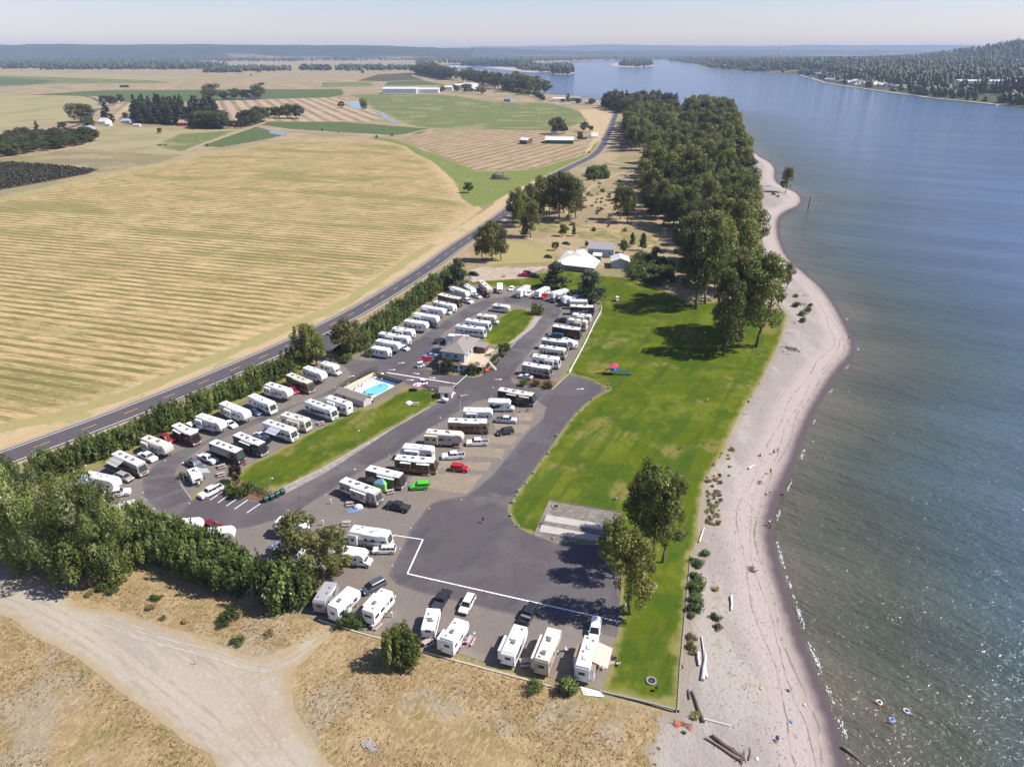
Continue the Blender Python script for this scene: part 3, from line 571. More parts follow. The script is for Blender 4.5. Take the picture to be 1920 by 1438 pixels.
# lawns
LAWNS = [
 ('lawn', [(505, 926), (540, 910), (605, 876), (672, 838), (740, 800), (805, 763), (824, 750), (824, 742), (800, 731), (763, 727), (700, 764), (675, 766), (590, 807), (545, 832), (500, 856), (462, 875), (433, 897), (405, 904), (372, 920), (358, 936), (364, 938), (385, 920), (405, 913), (440, 905), (475, 912), (498, 920)]),
 ('lawn', [(957, 579), (996, 581), (1005, 592), (985, 620), (957, 648), (928, 652), (905, 640), (915, 615)]),
 ('lawn', [(612, 672), (655, 672), (700, 645), (735, 616), (790, 571), (850, 530), (880, 514), (872, 500), (760, 562), (690, 612), (625, 655)]),
 ('lawn', [(95, 915), (150, 893), (250, 848), (310, 820), (400, 780), (470, 748), (560, 712), (590, 700), (575, 690), (470, 732), (350, 785), (235, 845), (120, 890), (70, 915), (110, 935)]),
 ('lawn', [(880, 534), (872, 525), (927, 526), (1010, 512), (1065, 508), (1122, 516), (1172, 521), (1230, 540), (1300, 570), (1400, 560), (1476, 590), (1463, 638), (1443, 680), (1423, 720), (1398, 760), (1373, 802), (1353, 852), (1333, 880), (1318, 907), (1310, 960), (1309, 1010), (1294, 1040), (1288, 1100), (1283, 1180), (1276, 1250), (1270, 1330), (1200, 1312), (1132, 1296), (1146, 1230), (1164, 1165), (1164, 1030), (1140, 1024), (1044, 1020), (1005, 1006), (968, 988), (952, 961), (953, 948), (978, 912), (1020, 857), (1060, 799), (1080, 774), (1112, 746), (1140, 731), (1109, 713), (1067, 701), (1040, 728), (1043, 718), (1072, 678), (1100, 625), (1124, 590), (1122, 565), (1075, 548), (990, 538), (930, 538)]),
]
for i, (nm, p) in enumerate(LAWNS): sheet(nm, [p], M_lawn, up=.14 if i < 4 else .10, step=2, rough=.12, grid=5, seed=20 + i)
sheet('planting_bed', [[(402, 914), (440, 904), (478, 911), (500, 922), (535, 922), (500, 938), (475, 938), (440, 925), (410, 919)]], M_bark, up=.17, step=1.5, rough=.1)
sheet('planting_bed', [[(806, 694), (806, 680), (826, 688), (860, 700), (893, 700), (912, 690), (930, 668), (952, 645), (962, 643), (938, 668), (902, 704), (883, 708), (850, 703)]], gmat('garden_bed', (0.10, 0.12, 0.03), [((0.2, 0.14, 0.08), 0.6, .45, .65, .8), ((0.25, 0.25, 0.05), 0.8, .6, .7, .8)]), up=.13, step=1.5, rough=.1)
sheet('planting_bed', [[(957, 705), (990, 722), (1032, 731), (1045, 718), (1030, 712), (975, 700)]], M_bark, up=.13, step=1.5, rough=.1)
sheet('gravel_strip', [[(540, 911), (605, 877), (672, 839), (740, 801), (805, 764), (812, 760), (765, 785), (715, 819), (615, 884), (535, 926), (510, 930)]], gmat('light_gravel', (0.27, 0.235, 0.21), [((0.36, 0.32, 0.28), 0.6, .45, .7, .8), ((0.18, 0.16, 0.14), 1.2, .5, .7, .6)]), up=.11, step=2, rough=.06)
sheet('gravel_strip', [[(1004, 592), (1018, 592), (1000, 615), (965, 643), (952, 645), (985, 620)]], gmat('pale_gravel', (0.30, 0.26, 0.23), [((0.38, 0.34, 0.30), 0.6, .45, .7, .8)]), up=.15, step=2, rough=.06)
# the shuffleboard court
sheet('court_gravel', [[(1030, 939), (1166, 962), (1160, 1017), (1044, 1018), (1001, 1004)]], gmat('court_gravel', (0.19, 0.165, 0.14), [((0.26, 0.23, 0.20), 0.5, .45, .7, .8), ((0.13, 0.11, 0.10), 1.3, .5, .7, .6)]), up=.13, step=1.5)
for p in [[(1025, 966), (1149, 987), (1148, 998), (1020, 978)], [(1015, 984.6), (1135, 1007), (1132, 1017), (1011, 998)]]:
    q = [G(u, v) for u, v in p]; mb = MB(); mb.add([(x, y, .02) for x, y in q] + [(x, y, .21) for x, y in q], [(3, 2, 1, 0), (4, 5, 6, 7), (0, 1, 5, 4), (1, 2, 6, 5), (2, 3, 7, 6), (3, 0, 4, 7)])
    o = mb.build('concrete_strip', M_concrete, kind='structure')
# painted lines
def line(name, pts, w, mat=M_white, up=.125, n=6):
    P = resample([G(u, v) for u, v in pts], 4); return ribbon(name, P, w, mat, up=up, rough=.015)
line('painted_line', [(739, 1004), (793, 1012)], .22); line('painted_line', [(793, 1012), (764, 1076)], .3); line('painted_line', [(764, 1076), (1162, 1166)], .28)
line('painted_line', [(725, 699), (857, 720.5)], .45)
for a, b in [((394, 938), (418, 922)), ((409, 943), (433, 926)), ((424.5, 949.5), (449.5, 932)), ((440, 955), (464.5, 938)), ((463, 962), (488, 945))]: line('parking_line', [a, b], .22)
for u, v in [(736, 694), (722, 708), (790, 722), (811, 709), (781, 701), (770, 713), (1089, 730), (935, 712), (753, 681), (660, 706), (648, 680)]:
    x, y = G(u, v); r_ = R.uniform(-.4, .4); c, s = math.cos(r_), math.sin(r_)
    mb = MB(); vs = [(-1.3, -.12), (.3, -.12), (.3, -.45), (1.2, 0), (.3, .45), (.3, .12), (-1.3, .12)]
    mb.add([(x + a * c - b * s, y + a * s + b * c, .128) for a, b in vs], [tuple(range(7))]); mb.build('painted_arrow', M_white, kind='structure')
# dirt yard above the park
sheet('dirt_yard', [[(880, 508), (905, 500), (960, 503), (1030, 500), (1000, 512), (1010, 520), (930, 526), (885, 530)]], gmat('dirt_yard', (0.36, 0.29, 0.22), [((0.44, 0.36, 0.27), 0.2, .45, .7, .8), ((0.25, 0.22, 0.12), 0.3, .55, .7, .6)]), up=.12, step=3, rough=.4)
sheet('meadow', [[(950, 455), (985, 450), (1040, 462), (1040, 492), (960, 495), (915, 498), (920, 470)]], M_verge, up=.07, step=4, rough=.6)
sheet('weed_patch', [[(1010, 345), (1060, 330), (1065, 350), (1030, 362), (1040, 400), (1000, 405), (1090, 425), (1150, 430), (1230, 445), (1240, 470), (1150, 455), (1060, 440), (1000, 432), (960, 420)]], gmat('weeds', (0.21, 0.19, 0.07), [((0.36, 0.27, 0.14), 0.06, .45, .62, .9), ((0.09, 0.10, 0.03), 0.15, .55, .7, .7)]), up=.06, step=6, rough=1.2)
for l_px, w in [([(985, 447), (1030, 456), (1060, 462), (1080, 470)], 5), ([(1105, 285), (1150, 306), (1200, 310), (1240, 315)], 6), ([(1062, 402), (1085, 370), (1120, 345), (1165, 325), (1200, 318)], 4), ([(1090, 318), (1130, 312), (1190, 318), (1230, 325)], 8)]:
    ribbon('dirt_track', resample(catmull([G(*p) for p in l_px], 4), 5), w, M_dirt, up=.10, rough=.4)
# ================================================================== TREES AND PLANTS
def leafmat(name, dark, light, pale=None, pale_amt=0.15, trans=0.40):
    m, t, n, l, p = newmat(name)
    at = n.new('ShaderNodeAttribute'); at.attribute_name = 'tint'
    cr = n.new('ShaderNodeValToRGB'); cr.color_ramp.elements[0].color = (*dark, 1); cr.color_ramp.elements[1].color = (*light, 1)
    if pale:
        cr.color_ramp.elements[1].position = 1 - pale_amt - .05
        e = cr.color_ramp.elements.new(1 - pale_amt * .4); e.color = (*pale, 1)
    oi = n.new('ShaderNodeObjectInfo'); hs = n.new('ShaderNodeHueSaturation')
    mr = n.new('ShaderNodeMapRange'); mr.inputs[3].default_value = .60; mr.inputs[4].default_value = 1.45
    mr2 = n.new('ShaderNodeMapRange'); mr2.inputs[3].default_value = .478; mr2.inputs[4].default_value = .515
    l.new(oi.outputs['Random'], mr.inputs[0]); l.new(mr.outputs[0], hs.inputs['Value'])
    ml = n.new('ShaderNodeMath'); ml.operation = 'FRACT'; m7 = n.new('ShaderNodeMath'); m7.operation = 'MULTIPLY'; m7.inputs[1].default_value = 7.31
    l.new(oi.outputs['Random'], m7.inputs[0]); l.new(m7.outputs[0], ml.inputs[0]); l.new(ml.outputs[0], mr2.inputs[0]); l.new(mr2.outputs[0], hs.inputs['Hue'])
    l.new(at.outputs['Fac'], cr.inputs[0]); l.new(cr.outputs[0], hs.inputs['Color']); l.new(hs.outputs[0], p.inputs['Base Color'])
    p.inputs['Roughness'].default_value = 0.5; p.inputs['Specular IOR Level'].default_value = 0.35
    tr = n.new('ShaderNodeBsdfTranslucent'); l.new(hs.outputs[0], tr.inputs['Color'])
    mx = n.new('ShaderNodeMixShader'); mx.inputs[0].default_value = trans
    out = n['Material Output']; l.new(p.outputs[0], mx.inputs[1]); l.new(tr.outputs[0], mx.inputs[2]); l.new(mx.outputs[0], out.inputs['Surface'])
    return m
M_cotton = leafmat('cottonwood_leaves', (0.068, 0.084, 0.016), (0.210, 0.222, 0.052), (0.34, 0.35, 0.13), .08)
M_poplar = leafmat('poplar_leaves', (0.052, 0.080, 0.016), (0.155, 0.200, 0.042), (0.36, 0.40, 0.20), .16)
M_silver = leafmat('silver_poplar_leaves', (0.072, 0.095, 0.020), (0.215, 0.240, 0.062), (0.40, 0.41, 0.22), .18)
M_round = leafmat('broad_leaves', (0.05, 0.064, 0.018), (0.145, 0.155, 0.048))
M_pine = leafmat('pine_needles', (0.022, 0.036, 0.016), (0.080, 0.100, 0.050), trans=.1)
M_olive = leafmat('olive_leaves', (0.055, 0.066, 0.018), (0.155, 0.165, 0.052))
M_bush = leafmat('shrub_leaves', (0.045, 0.075, 0.015), (0.14, 0.19, 0.045))
M_dry = leafmat('dry_weed', (0.17, 0.155, 0.05), (0.40, 0.34, 0.15))
M_strawtuft = leafmat('straw_tufts', (0.20, 0.135, 0.06), (0.42, 0.32, 0.17))
M_plum = leafmat('purple_leaves', (0.025, 0.010, 0.014), (0.075, 0.035, 0.045))
M_bark_t = pm('tree_bark', (0.12, 0.095, 0.07), 0.9, var=.35, scale=2, bump=.5)
def crown_mesh(name, clumps, nleaf, size, mat, up=0.0, seed=0, aspect=1.5, shell=.65, pale_up=0):
    """many leaf-sized faces spread over the shells of clumps; clump=(x,y,z,rx,ry,rz)"""
    r = np.random.RandomState(seed); C = np.array(clumps, float)
    w = (C[:, 3] * C[:, 5]) ** 1.0; w /= w.sum()
    ci = r.choice(len(C), nleaf, p=w); c = C[ci]
    d = r.normal(size=(nleaf, 3)); d /= np.linalg.norm(d, axis=1)[:, None]
    rad = shell + (1.08 - shell) * r.rand(nleaf) ** .6
    rad *= np.where(r.rand(nleaf) < .06, 1.18, 1)
    P = c[:, :3] + d * c[:, 3:6] * rad[:, None]
    nrm = d / np.maximum(c[:, 3:6], .01); nrm /= np.linalg.norm(nrm, axis=1)[:, None]
    nrm = nrm + r.normal(size=(nleaf, 3)) * .55; nrm[:, 2] += .25; nrm /= np.linalg.norm(nrm, axis=1)[:, None]
    a = r.normal(size=(nleaf, 3)); a[:, 2] += up * 3; t = np.cross(nrm, a); t /= np.linalg.norm(t, axis=1)[:, None] + 1e-9
    b = np.cross(nrm, t)
    s = size * (0.55 + .8 * r.rand(nleaf))[:, None]
    t *= s * .5; b *= s * .5 * aspect
    k = r.uniform(.55, 1, (nleaf, 1))
    q = np.stack([P - b, P + t * k, P + b, P - t * k], 1).reshape(-1, 3)
    me = bpy.data.meshes.new(name); me.vertices.add(len(q)); me.vertices.foreach_set('co', q.astype(np.float32).ravel())
    me.loops.add(4 * nleaf); me.loops.foreach_set('vertex_index', np.arange(4 * nleaf, dtype=np.int32))
    me.polygons.add(nleaf); me.polygons.foreach_set('loop_start', np.arange(0, 4 * nleaf, 4, dtype=np.int32)); me.polygons.foreach_set('loop_total', np.full(nleaf, 4, np.int32))
    tint = np.clip(r.rand(len(C))[ci] * .68 + r.rand(nleaf) * .36, 0, 1)
    at = me.attributes.new('tint', 'FLOAT', 'FACE'); at.data.foreach_set('value', tint.astype(np.float32))
    me.materials.append(mat); me.update(calc_edges=True); return me
def trunk_mesh(name, h, r0, limbs, seed=0, lean=0.04, forks=0):
    r = random.Random(seed); mb = MB(); p = Vector((0, 0, -.2)); k = 5
    pts = [p.copy()]
    for i in range(k): p = p + Vector((r.uniform(-lean, lean) * h, r.uniform(-lean, lean) * h, (h + .2) / k)); pts.append(p.copy())
    for i in range(k): mb.tube(pts[i], pts[i + 1], r0 * (1 - i / k * .8), r0 * (1 - (i + 1) / k * .8), 7, cap=(i in (0, k - 1)))
    for (z, L, az, rise) in limbs:
        i = min(k - 1, int(z * k)); a = pts[i].lerp(pts[i + 1], z * k - i)
        b = a + Vector((math.cos(az) * L, math.sin(az) * L, rise)); rr = r0 * (1 - z * .8) * .5
        m = a.lerp(b, .5) + Vector((0, 0, -rise * .1)); mb.tube(a, m, rr, rr * .7, 5, cap=False); mb.tube(m, b, rr * .7, rr * .25, 5)
    return mb.mesh(name, M_bark_t, smooth=True)
PROTO = {}
def proto(kind, fn, n):
    PROTO[kind] = [fn(i) for i in range(n)]
def p_cotton(i):          # tall riverside cottonwood, 28 m
    r = random.Random(100 + i); h = 28; cl = []
    for k in range(46):
        z = h * (0.24 + .72 * r.random() ** .85); f = (z / h - .24) / .76
        R_ = 5.9 * math.sin(math.pi * min(.93, .20 + f * .72)) ** .6; a = r.uniform(0, 6.283); q = R_ * r.random() ** .5 * .95
        s = r.uniform(1.0, 2.1); cl.append((q * math.cos(a), q * math.sin(a), z, s, s, s * r.uniform(1.0, 1.7)))
    for k in range(12): a = r.uniform(0, 6.28); q = r.uniform(.5, 4.6); cl.append((q * math.cos(a), q * math.sin(a), h * r.uniform(.84, .96) - q * .7, .8, .8, r.uniform(1.6, 2.8)))
    cl.append((0, 0, h * .93, 1.2, 1.2, 2.2))
    limbs = [(r.uniform(.22, .8), r.uniform(2, 4.2), r.uniform(0, 6.28), r.uniform(2.5, 5)) for _ in range(9)]
    return (crown_mesh('crown', cl, 6500, .56, M_cotton, up=.5, seed=i, shell=.6), trunk_mesh('trunk', h * .86, .42, limbs, i), h)
def p_maple(i):           # broad dense crown of the grove, 24 m
    r = random.Random(150 + i); h = 24; cl = []
    for k in range(48):
        z = h * (.18 + .74 * r.random()); f = (z / h - .18) / .76; R_ = 6.4 * math.sin(math.pi * (.18 + f * .74)) ** .6; a = r.uniform(0, 6.283); q = R_ * r.random() ** .5; s = r.uniform(1.1, 2.2)
        cl.append((q * math.cos(a), q * math.sin(a), z, s, s, s * r.uniform(.75, 1.15)))
    return (crown_mesh('crown', cl, 6000, .55, M_round, seed=300 + i, shell=.65), trunk_mesh('trunk', h * .8, .4, [(r.uniform(.2, .7), 4, r.uniform(0, 6.28), 3) for _ in range(8)], i), h)
def p_poplar(i):          # hedge poplar with upright shoots, 9 m
    r = random.Random(200 + i); h = 9; cl = []
    for k in range(26):
        a = r.uniform(0, 6.283); q = 1.75 * r.random() ** .5; L = r.uniform(1.3, 2.3); top = h * (1 - .16 * (q / 1.75)) * r.uniform(.72, 1.02)
        z = max(1.2, (top - L) if r.random() < .6 else r.uniform(1.3, 5)); cl.append((q * math.cos(a), q * math.sin(a), z, .42, .42, L))
    for k in range(10):
        a = r.uniform(0, 6.283); q = 1.4 * r.random() ** .5; cl.append((q * math.cos(a), q * math.sin(a), r.uniform(1, 4.5), .95, .95, 1.3))
    return (crown_mesh('crown', cl, 2300, .30, M_poplar, up=1.0, seed=20 + i, aspect=2.0, shell=.35), trunk_mesh('trunk', h * .7, .13, [(r.uniform(.2, .6), 1, r.uniform(0, 6.28), 2) for _ in range(4)], i), h)
def p_silver(i):          # broad silver poplar of the corner thicket, 15 m
    r = random.Random(300 + i); h = 15; cl = []
    for k in range(46):
        z = h * (.08 + .86 * r.random() ** .9); f = z / h; R_ = 4.9 * math.sin(math.pi * (.18 + f * .74)) ** .7
        a = r.uniform(0, 6.283); q = R_ * r.random() ** .45; s = r.uniform(.6, 1.25); cl.append((q * math.cos(a), q * math.sin(a), z, s, s, s * r.uniform(1.5, 2.6)))
    return (crown_mesh('crown', cl, 10500, .29, M_silver, up=1.2, seed=40 + i, aspect=1.6), trunk_mesh('trunk', h * .8, .3, [(r.uniform(.15, .7), 3, r.uniform(0, 6.28), 3) for _ in range(8)], i), h)
def p_round(i):
    r = random.Random(400 + i); h = 12; cl = []
    for k in range(40):
        z = h * (.25 + .68 * r.random()); f = (z / h - .25) / .7; R_ = 4.6 * math.sin(math.pi * (.15 + f * .75)) ** .7
        a = r.uniform(0, 6.283); q = R_ * r.random() ** .5; s = r.uniform(.9, 1.6); cl.append((q * math.cos(a), q * math.sin(a), z, s, s, s * r.uniform(.8, 1.1)))
    return (crown_mesh('crown', cl, 3600, .5, M_round, seed=60 + i), trunk_mesh('trunk', h * .75, .28, [(r.uniform(.25, .7), 3, r.uniform(0, 6.28), 2.2) for _ in range(8)], i), h)
def p_pine(i):
    r = random.Random(500 + i); h = 13; cl = []
    for k in range(58):
        f = r.random(); z = h * (.2 + .8 * f); R_ = 4.4 * (1 - f) ** .6 * (.75 + .25 * math.sin(k)); a = r.uniform(0, 6.283); q = R_ * r.uniform(.3, 1)
        s = r.uniform(.7, 1.3); cl.append((q * math.cos(a), q * math.sin(a), z, s * 1.15, s * 1.15, s * .55))
    return (crown_mesh('crown', cl, 3600, .42, M_pine, seed=80 + i, aspect=2.2), trunk_mesh('trunk', h * .95, .25, [(.3 + .06 * k, 2.4, k * 2.4, .2) for k in range(9)], i), h)
def p_conifer(i):
    r = random.Random(600 + i); h = 24; cl = []
    for k in range(70):
        f = r.random() ** 1.2; z = h * (.06 + .94 * f); R_ = 5.0 * (1 - f) ** .85 + .2; a = r.uniform(0, 6.283); q = R_ * r.uniform(.4, 1)
        s = .55 + 1.1 * (1 - f) * r.uniform(.6, 1.2); cl.append((q * math.cos(a), q * math.sin(a), z, s * 1.2, s * 1.2, s * .7))
    return (crown_mesh('crown', cl, 2600, .85, M_pine, seed=120 + i, aspect=1.8), trunk_mesh('trunk', h * .95, .35, [], i, lean=.004), h)
def p_olive(i):
    r = random.Random(700 + i); h = 9.5; cl = []
    for k in range(44):
        z = h * (.10 + .82 * r.random()); f = z / h; R_ = 5.0 * math.sin(math.pi * (.22 + f * .68)) ** .6; a = r.uniform(0, 6.283); q = R_ * r.random() ** .45
        s = r.uniform(.7, 1.25); cl.append((q * math.cos(a), q * math.sin(a), z, s, s, s * .9))
    return (crown_mesh('crown', cl, 8500, .30, M_olive, seed=140 + i, shell=.4), trunk_mesh('trunk', h * .7, .25, [(r.uniform(.15, .7), 3, r.uniform(0, 6.28), 2) for _ in range(8)], i), h)
def p_bush(i, mat=None, h=2.0, n=700, seed=0, size=.20):
    r = random.Random(800 + i + seed); cl = []
    for k in range(12):
        a = r.uniform(0, 6.283); q = h * .55 * r.random() ** .5; s = h * r.uniform(.2, .36); cl.append((q * math.cos(a), q * math.sin(a), h * r.uniform(.2, .7), s, s, s * r.uniform(.8, 1.2)))
    return (crown_mesh('foliage', cl, n, size, mat or M_bush, up=.6, seed=160 + i, aspect=1.8, shell=.4), None, h)
proto('cotton', p_cotton, 6); proto('maple', p_maple, 3); proto('poplar', p_poplar, 6); proto('silver', p_silver, 4); proto('round', p_round, 4); proto('pine', p_pine, 3)
proto('conifer', p_conifer, 3); proto('olive', p_olive, 1); proto('bush', p_bush, 4)
proto('weed', lambda i: p_bush(i, M_dry, 1.0, 420, 40, .15), 3)
proto('plum', lambda i: (p_round(9)[0].copy(), p_round(9)[1], 12), 1); PROTO['plum'][0][0].materials.clear(); PROTO['plum'][0][0].materials.append(M_plum)
TREES = []
def plant(kind, x, y, h, label, cat='tree', group=None, name=None, wide=1.0, z=None, r=R, i=None, lean=None):
    P = PROTO[kind]; cm, tm, ph = P[r.randrange(len(P)) if i is None else i]
    z = float(hgt([(x, y)])[0][0]) if z is None else z
    s = h / ph
    nm = name or {'cotton': 'cottonwood_tree', 'poplar': 'poplar_tree', 'silver': 'poplar_tree', 'round': 'broadleaf_tree', 'pine': 'pine_tree', 'conifer': 'conifer_tree', 'olive': 'olive_tree', 'bush': 'bush', 'weed': 'weed_clump', 'plum': 'plum_tree'}[kind]
    if tm is None:
        o = link(nm, cm, None, (x, y, z), r.uniform(0, 6.28)); o.scale = (s * wide, s * wide, s); return tag(o, label, cat, group)
    o = empty(nm, (x, y, z), r.uniform(0, 6.28), label, cat, group); o.scale = (s * wide, s * wide * r.uniform(.92, 1.08), s)
    link('crown', cm, o); link('trunk', tm, o); TREES.append((x, y)); return o
def plant_px(kind, u, vb, vt, label, **k):
    x, y, z = GH(u, vb); h = tall(u, vb, vt, z); return plant(kind, x, y, h, label, z=z, **k)

# hedge of poplars between highway and the lower row
def hedge(line, step, h, label, group, kind='poplar', offs=(-1.3, 1.3), wide=1.0, jit=.5):
    for o_ in offs:
        P = resample(offset_line(resample([G(u, v) for u, v in line], 6), o_), step); wide = max(wide, 1.3) if step > 2.8 else 1.12
        for x, y in P:
            plant(kind, x + R.uniform(-jit, jit), y + R.uniform(-jit, jit), h * R.uniform(.84, 1.12), label, group=group, wide=wide)
hedge([(70, 900), (150, 872), (250, 833), (345, 790), (430, 752), (510, 714), (574, 683)], 3.0, 7.6, 'poplar in the dense hedge between the highway and the lower row of campers', 'poplars of the lower highway hedge')
hedge([(664, 660), (715, 625), (765, 586), (815, 550), (852, 524)], 3.0, 8.2, 'poplar in the dense hedge between the highway and the upper row of campers', 'poplars of the upper highway hedge')
hedge([(238, 1010), (300, 1038), (360, 1062), (425, 1090), (455, 1102)], 2.6, 9.2, 'poplar in the thick row beside the sandy road at the park corner', 'poplars beside the sandy road', offs=(-1.8, .8, 3.0))
for u, vb, vt, lab in [(500, 1128, 1040, 'upright poplar at the left of the clump beside the covered camper'), (530, 1142, 1046, 'upright poplar in the middle of the clump beside the covered camper'), (560, 1132, 1040, 'upright poplar at the right of the clump beside the covered camper'), (578, 1120, 1062, 'thin greyish poplar leaning over the covered camper')]:
    plant_px('poplar', u, vb, vt, lab, wide=1.15)
for u, vb, vt, lab in [(5, 1045, 872, 'silver poplar at the far left of the corner thicket'), (38, 985, 868, 'tallest silver poplar in the corner thicket'), (75, 1058, 925, 'silver poplar overhanging the start of the sandy road'), (120, 1000, 898, 'silver poplar in the middle of the corner thicket'), (165, 1082, 905, 'broad silver poplar at the road edge of the corner thicket'), (190, 1030, 915, 'silver poplar behind the pickup with a trailer'), (-40, 1010, 880, 'silver poplar cut by the left edge of the photo'), (225, 1075, 950, 'silver poplar where the thicket meets the poplar row')]:
    plant_px('silver', u, vb, vt, lab, wide=1.0)
for i, (u, vb, vt, lab) in enumerate([(740, 1250, 1168, 'left poplar of the bushy clump below the small white trailer'), (765, 1252, 1176, 'front poplar of the bushy clump below the small white trailer'), (757, 1232, 1160, 'rear poplar of the bushy clump below the small white trailer'), (776, 1240, 1182, 'right poplar of the bushy clump below the small white trailer')]): plant_px('poplar', u, vb, vt, lab, wide=.95)
plant_px('olive', 588, 1078, 968, 'broad olive-green tree left of the white motorhome with slide-outs', wide=1.02)
plant_px('cotton', 577, 690, 606, 'tree at the lane entrance, left of the class C camper', wide=1.35, name='broadleaf_tree')
plant_px('cotton', 594, 684, 622, 'lower tree beside the lane entrance and the white class C camper', wide=1.35, name='broadleaf_tree')
plant_px('round', 657, 668, 598, 'rounded tree at the lower end of the upper poplar hedge')
plant_px('pine', 859, 545, 486, 'dark pine at the top end of the upper poplar hedge', wide=1.1)
plant_px('pine', 1042, 540, 493, 'dark pine behind the camper trailers, left of the pair', wide=1.9)
plant_px('pine', 1106, 568, 509, 'dark round pine behind the trailers, right of the pair', wide=1.9)
plant_px('plum', 445, 906, 872, 'small purple-leaved plum tree in the bark bed', wide=.85)
plant_px('bush', 1006, 590, 570, 'clipped upright bush at the top of the upper median lawn', wide=.9)
for u, vb, vt, lab in [(838, 700, 672, 'round green shrub at the left corner of the office'), (885, 700, 676, 'round green shrub at the right corner of the office'), (800+90-5, 702, 690, 'low flowering shrub at the office corner kerb'), (918, 684, 663, 'shrub below the office deck stairs'), (905, 693, 680, 'small shrub beside the deck stairs'), (944, 668, 641, 'small leafy tree at the lower end of the upper median lawn')]:
    plant_px('bush' if vb - vt < 26 else 'round', u, vb, vt, lab, cat='shrub')
for u, vb, vt, lab in [(430, 926, 905, 'rounded shrub under the purple plum'), (449, 930, 907, 'broad shrub in the middle of the bark bed'), (465, 922, 903, 'shrub behind the trash bins bed'), (342, 898, 887, 'small round shrub at the foot of the lamp post'), (982, 722, 708, 'reddish rounded shrub in the kerb bed'), (1006, 724, 711, 'yellow-green shrub in the kerb bed'), (1024, 728, 714, 'dark green shrub in the kerb bed'), (618, 1000, 985, 'yellow-green shrub beside the picnic table'), (655, 1172, 1150, 'leafy bush against the rear of the white motorhome'), (670, 1176, 1158, 'smaller leafy bush at the pipe fence'), (640, 1168, 1152, 'low bush left of the white motorhome rear'), (1072, 1302, 1276, 'leafy bush at the corner by the white fence boards'), (1056, 1300, 1284, 'smaller bush left of the white fence boards'), (1005, 1293, 1275, 'sapling growing beside the pipe fence'), (650, 708-30, 660, 'shrub beside the park entrance wall'), (690, 668, 655, 'low shrub in the entrance bed')]:
    plant_px('bush', u, vb, vt, lab, cat='shrub')
# hedge blocks
def hedgebox(name, line, w, h, label, mat=M_poplar):
    P = resample([GH(u, v)[:2] for u, v in line], .8); z = hgt(P)[0]
    cl = [(x + R.uniform(-.1, .1), y + R.uniform(-.1, .1), z[i] + h * .5, w * .55, w * .55, h * .52) for i, (x, y) in enumerate(P)]
    me = crown_mesh(name, cl, int(len(P) * 90 * max(w, 1)), .17, mat, seed=3, shell=.8); return link(name, me, label=label, cat='hedge')
hedgebox('clipped_hedge', [(640, 731), (706, 697)], 1.5, 2.3, 'clipped green hedge along the far side of the swimming pool')
hedgebox('clipped_hedge', [(481, 916), (500, 930)], 2.2, 2.6, 'dark clipped hedge behind the green waste bins')
hedgebox('planter_row', [(799, 732), (824, 737)], 1.3, 1.5, 'dark planted bed with flowers beside the golf cart and gate', M_plum)
hedgebox('low_hedge', [(806, 697), (845, 702)], 1.1, .7, 'low yellow-green border plants in front of the office', M_dry)

# cottonwoods by the parking lot and lawn
for u, vb, vt, lab, wd in [(1181, 1152, 1000, 'cottonwood nearest the camera beside the corner of the asphalt lot', 1.05), (1150, 1085, 975, 'cottonwood overhanging the edge of the asphalt lot', 1.0), (1241, 1055, 893, 'cottonwood on the lawn with a bare leaning trunk, right of its group', .95), (1222, 1046, 880, 'middle cottonwood of the group on the lawn by the beach', .85), (1208, 1020, 876, 'rear cottonwood of the group beside the shuffleboard court', .95), (1190, 1000, 900, 'left cottonwood at the corner of the shuffleboard court', .9)]:
    plant_px('cotton', u, vb, vt, lab, wide=wd)
# the riverside grove
for u, vb, vt, lab in [(1355, 665, 505, 'tall cottonwood standing foremost at the edge of the grove'), (1417, 650, 478, 'tall cottonwood with a leaning bare trunk nearest the beach'), (1392, 634, 480, 'cottonwood between the foremost tree and the beach tree'), (1375, 626, 470, 'slender cottonwood behind the foremost grove tree'), (1370, 618, 500, 'cottonwood half hidden behind the foremost grove tree'), (1322, 570, 408, 'cottonwood with bare twin trunk at the left front of the grove'), (1304, 580, 400, 'leftmost tall cottonwood at the lawn front of the grove'), (1340, 560, 400, 'broad cottonwood at the front of the grove beside the lawn'), (1474, 540, 494, 'small young cottonwood alone at the beach edge of the grove'), (1472, 362, 314, 'lone cottonwood on the sandy point by the water'), (1163, 412, 345, 'separate cottonwood standing left of the main grove'), (1177, 418, 352, 'second separate cottonwood left of the main grove'), (922, 490, 414, 'twin cottonwood on the left beside the highway'), (905, 488, 424, 'left tree of the pair beside the highway bend'), (940, 488, 428, 'right tree of the pair beside the highway bend'), (995, 445, 378, 'dark bushy tree in front of the roadside clump')]:
    plant_px('cotton', u, vb, vt, lab, wide=1.0 if vb - vt > 100 else 1.15)
for u, vb, vt in [(975, 425, 352), (990, 418, 345), (1012, 410, 330), (1030, 405, 328), (1048, 412, 322), (1068, 416, 326), (1080, 410, 335), (1058, 400, 324), (962, 418, 360)]:
    plant_px('cotton', u, vb, vt, 'cottonwood in the roadside clump beyond the park', group='roadside cottonwood clump', wide=1.1)
FOREST = [(1208, 405), (1250, 425), (1272, 450), (1278, 500), (1292, 535), (1315, 552), (1350, 548), (1385, 552), (1410, 540), (1412, 500), (1406, 450), (1402, 390), (1396, 335), (1388, 300), (1380, 268), (1366, 248), (1330, 236), (1262, 228), (1195, 223), (1188, 238), (1238, 258), (1252, 282), (1228, 305), (1214, 345), (1206, 375)]
CLUMP = [(1178, 284), (1208, 286), (1226, 268), (1226, 240), (1200, 228), (1184, 228), (1180, 250)]
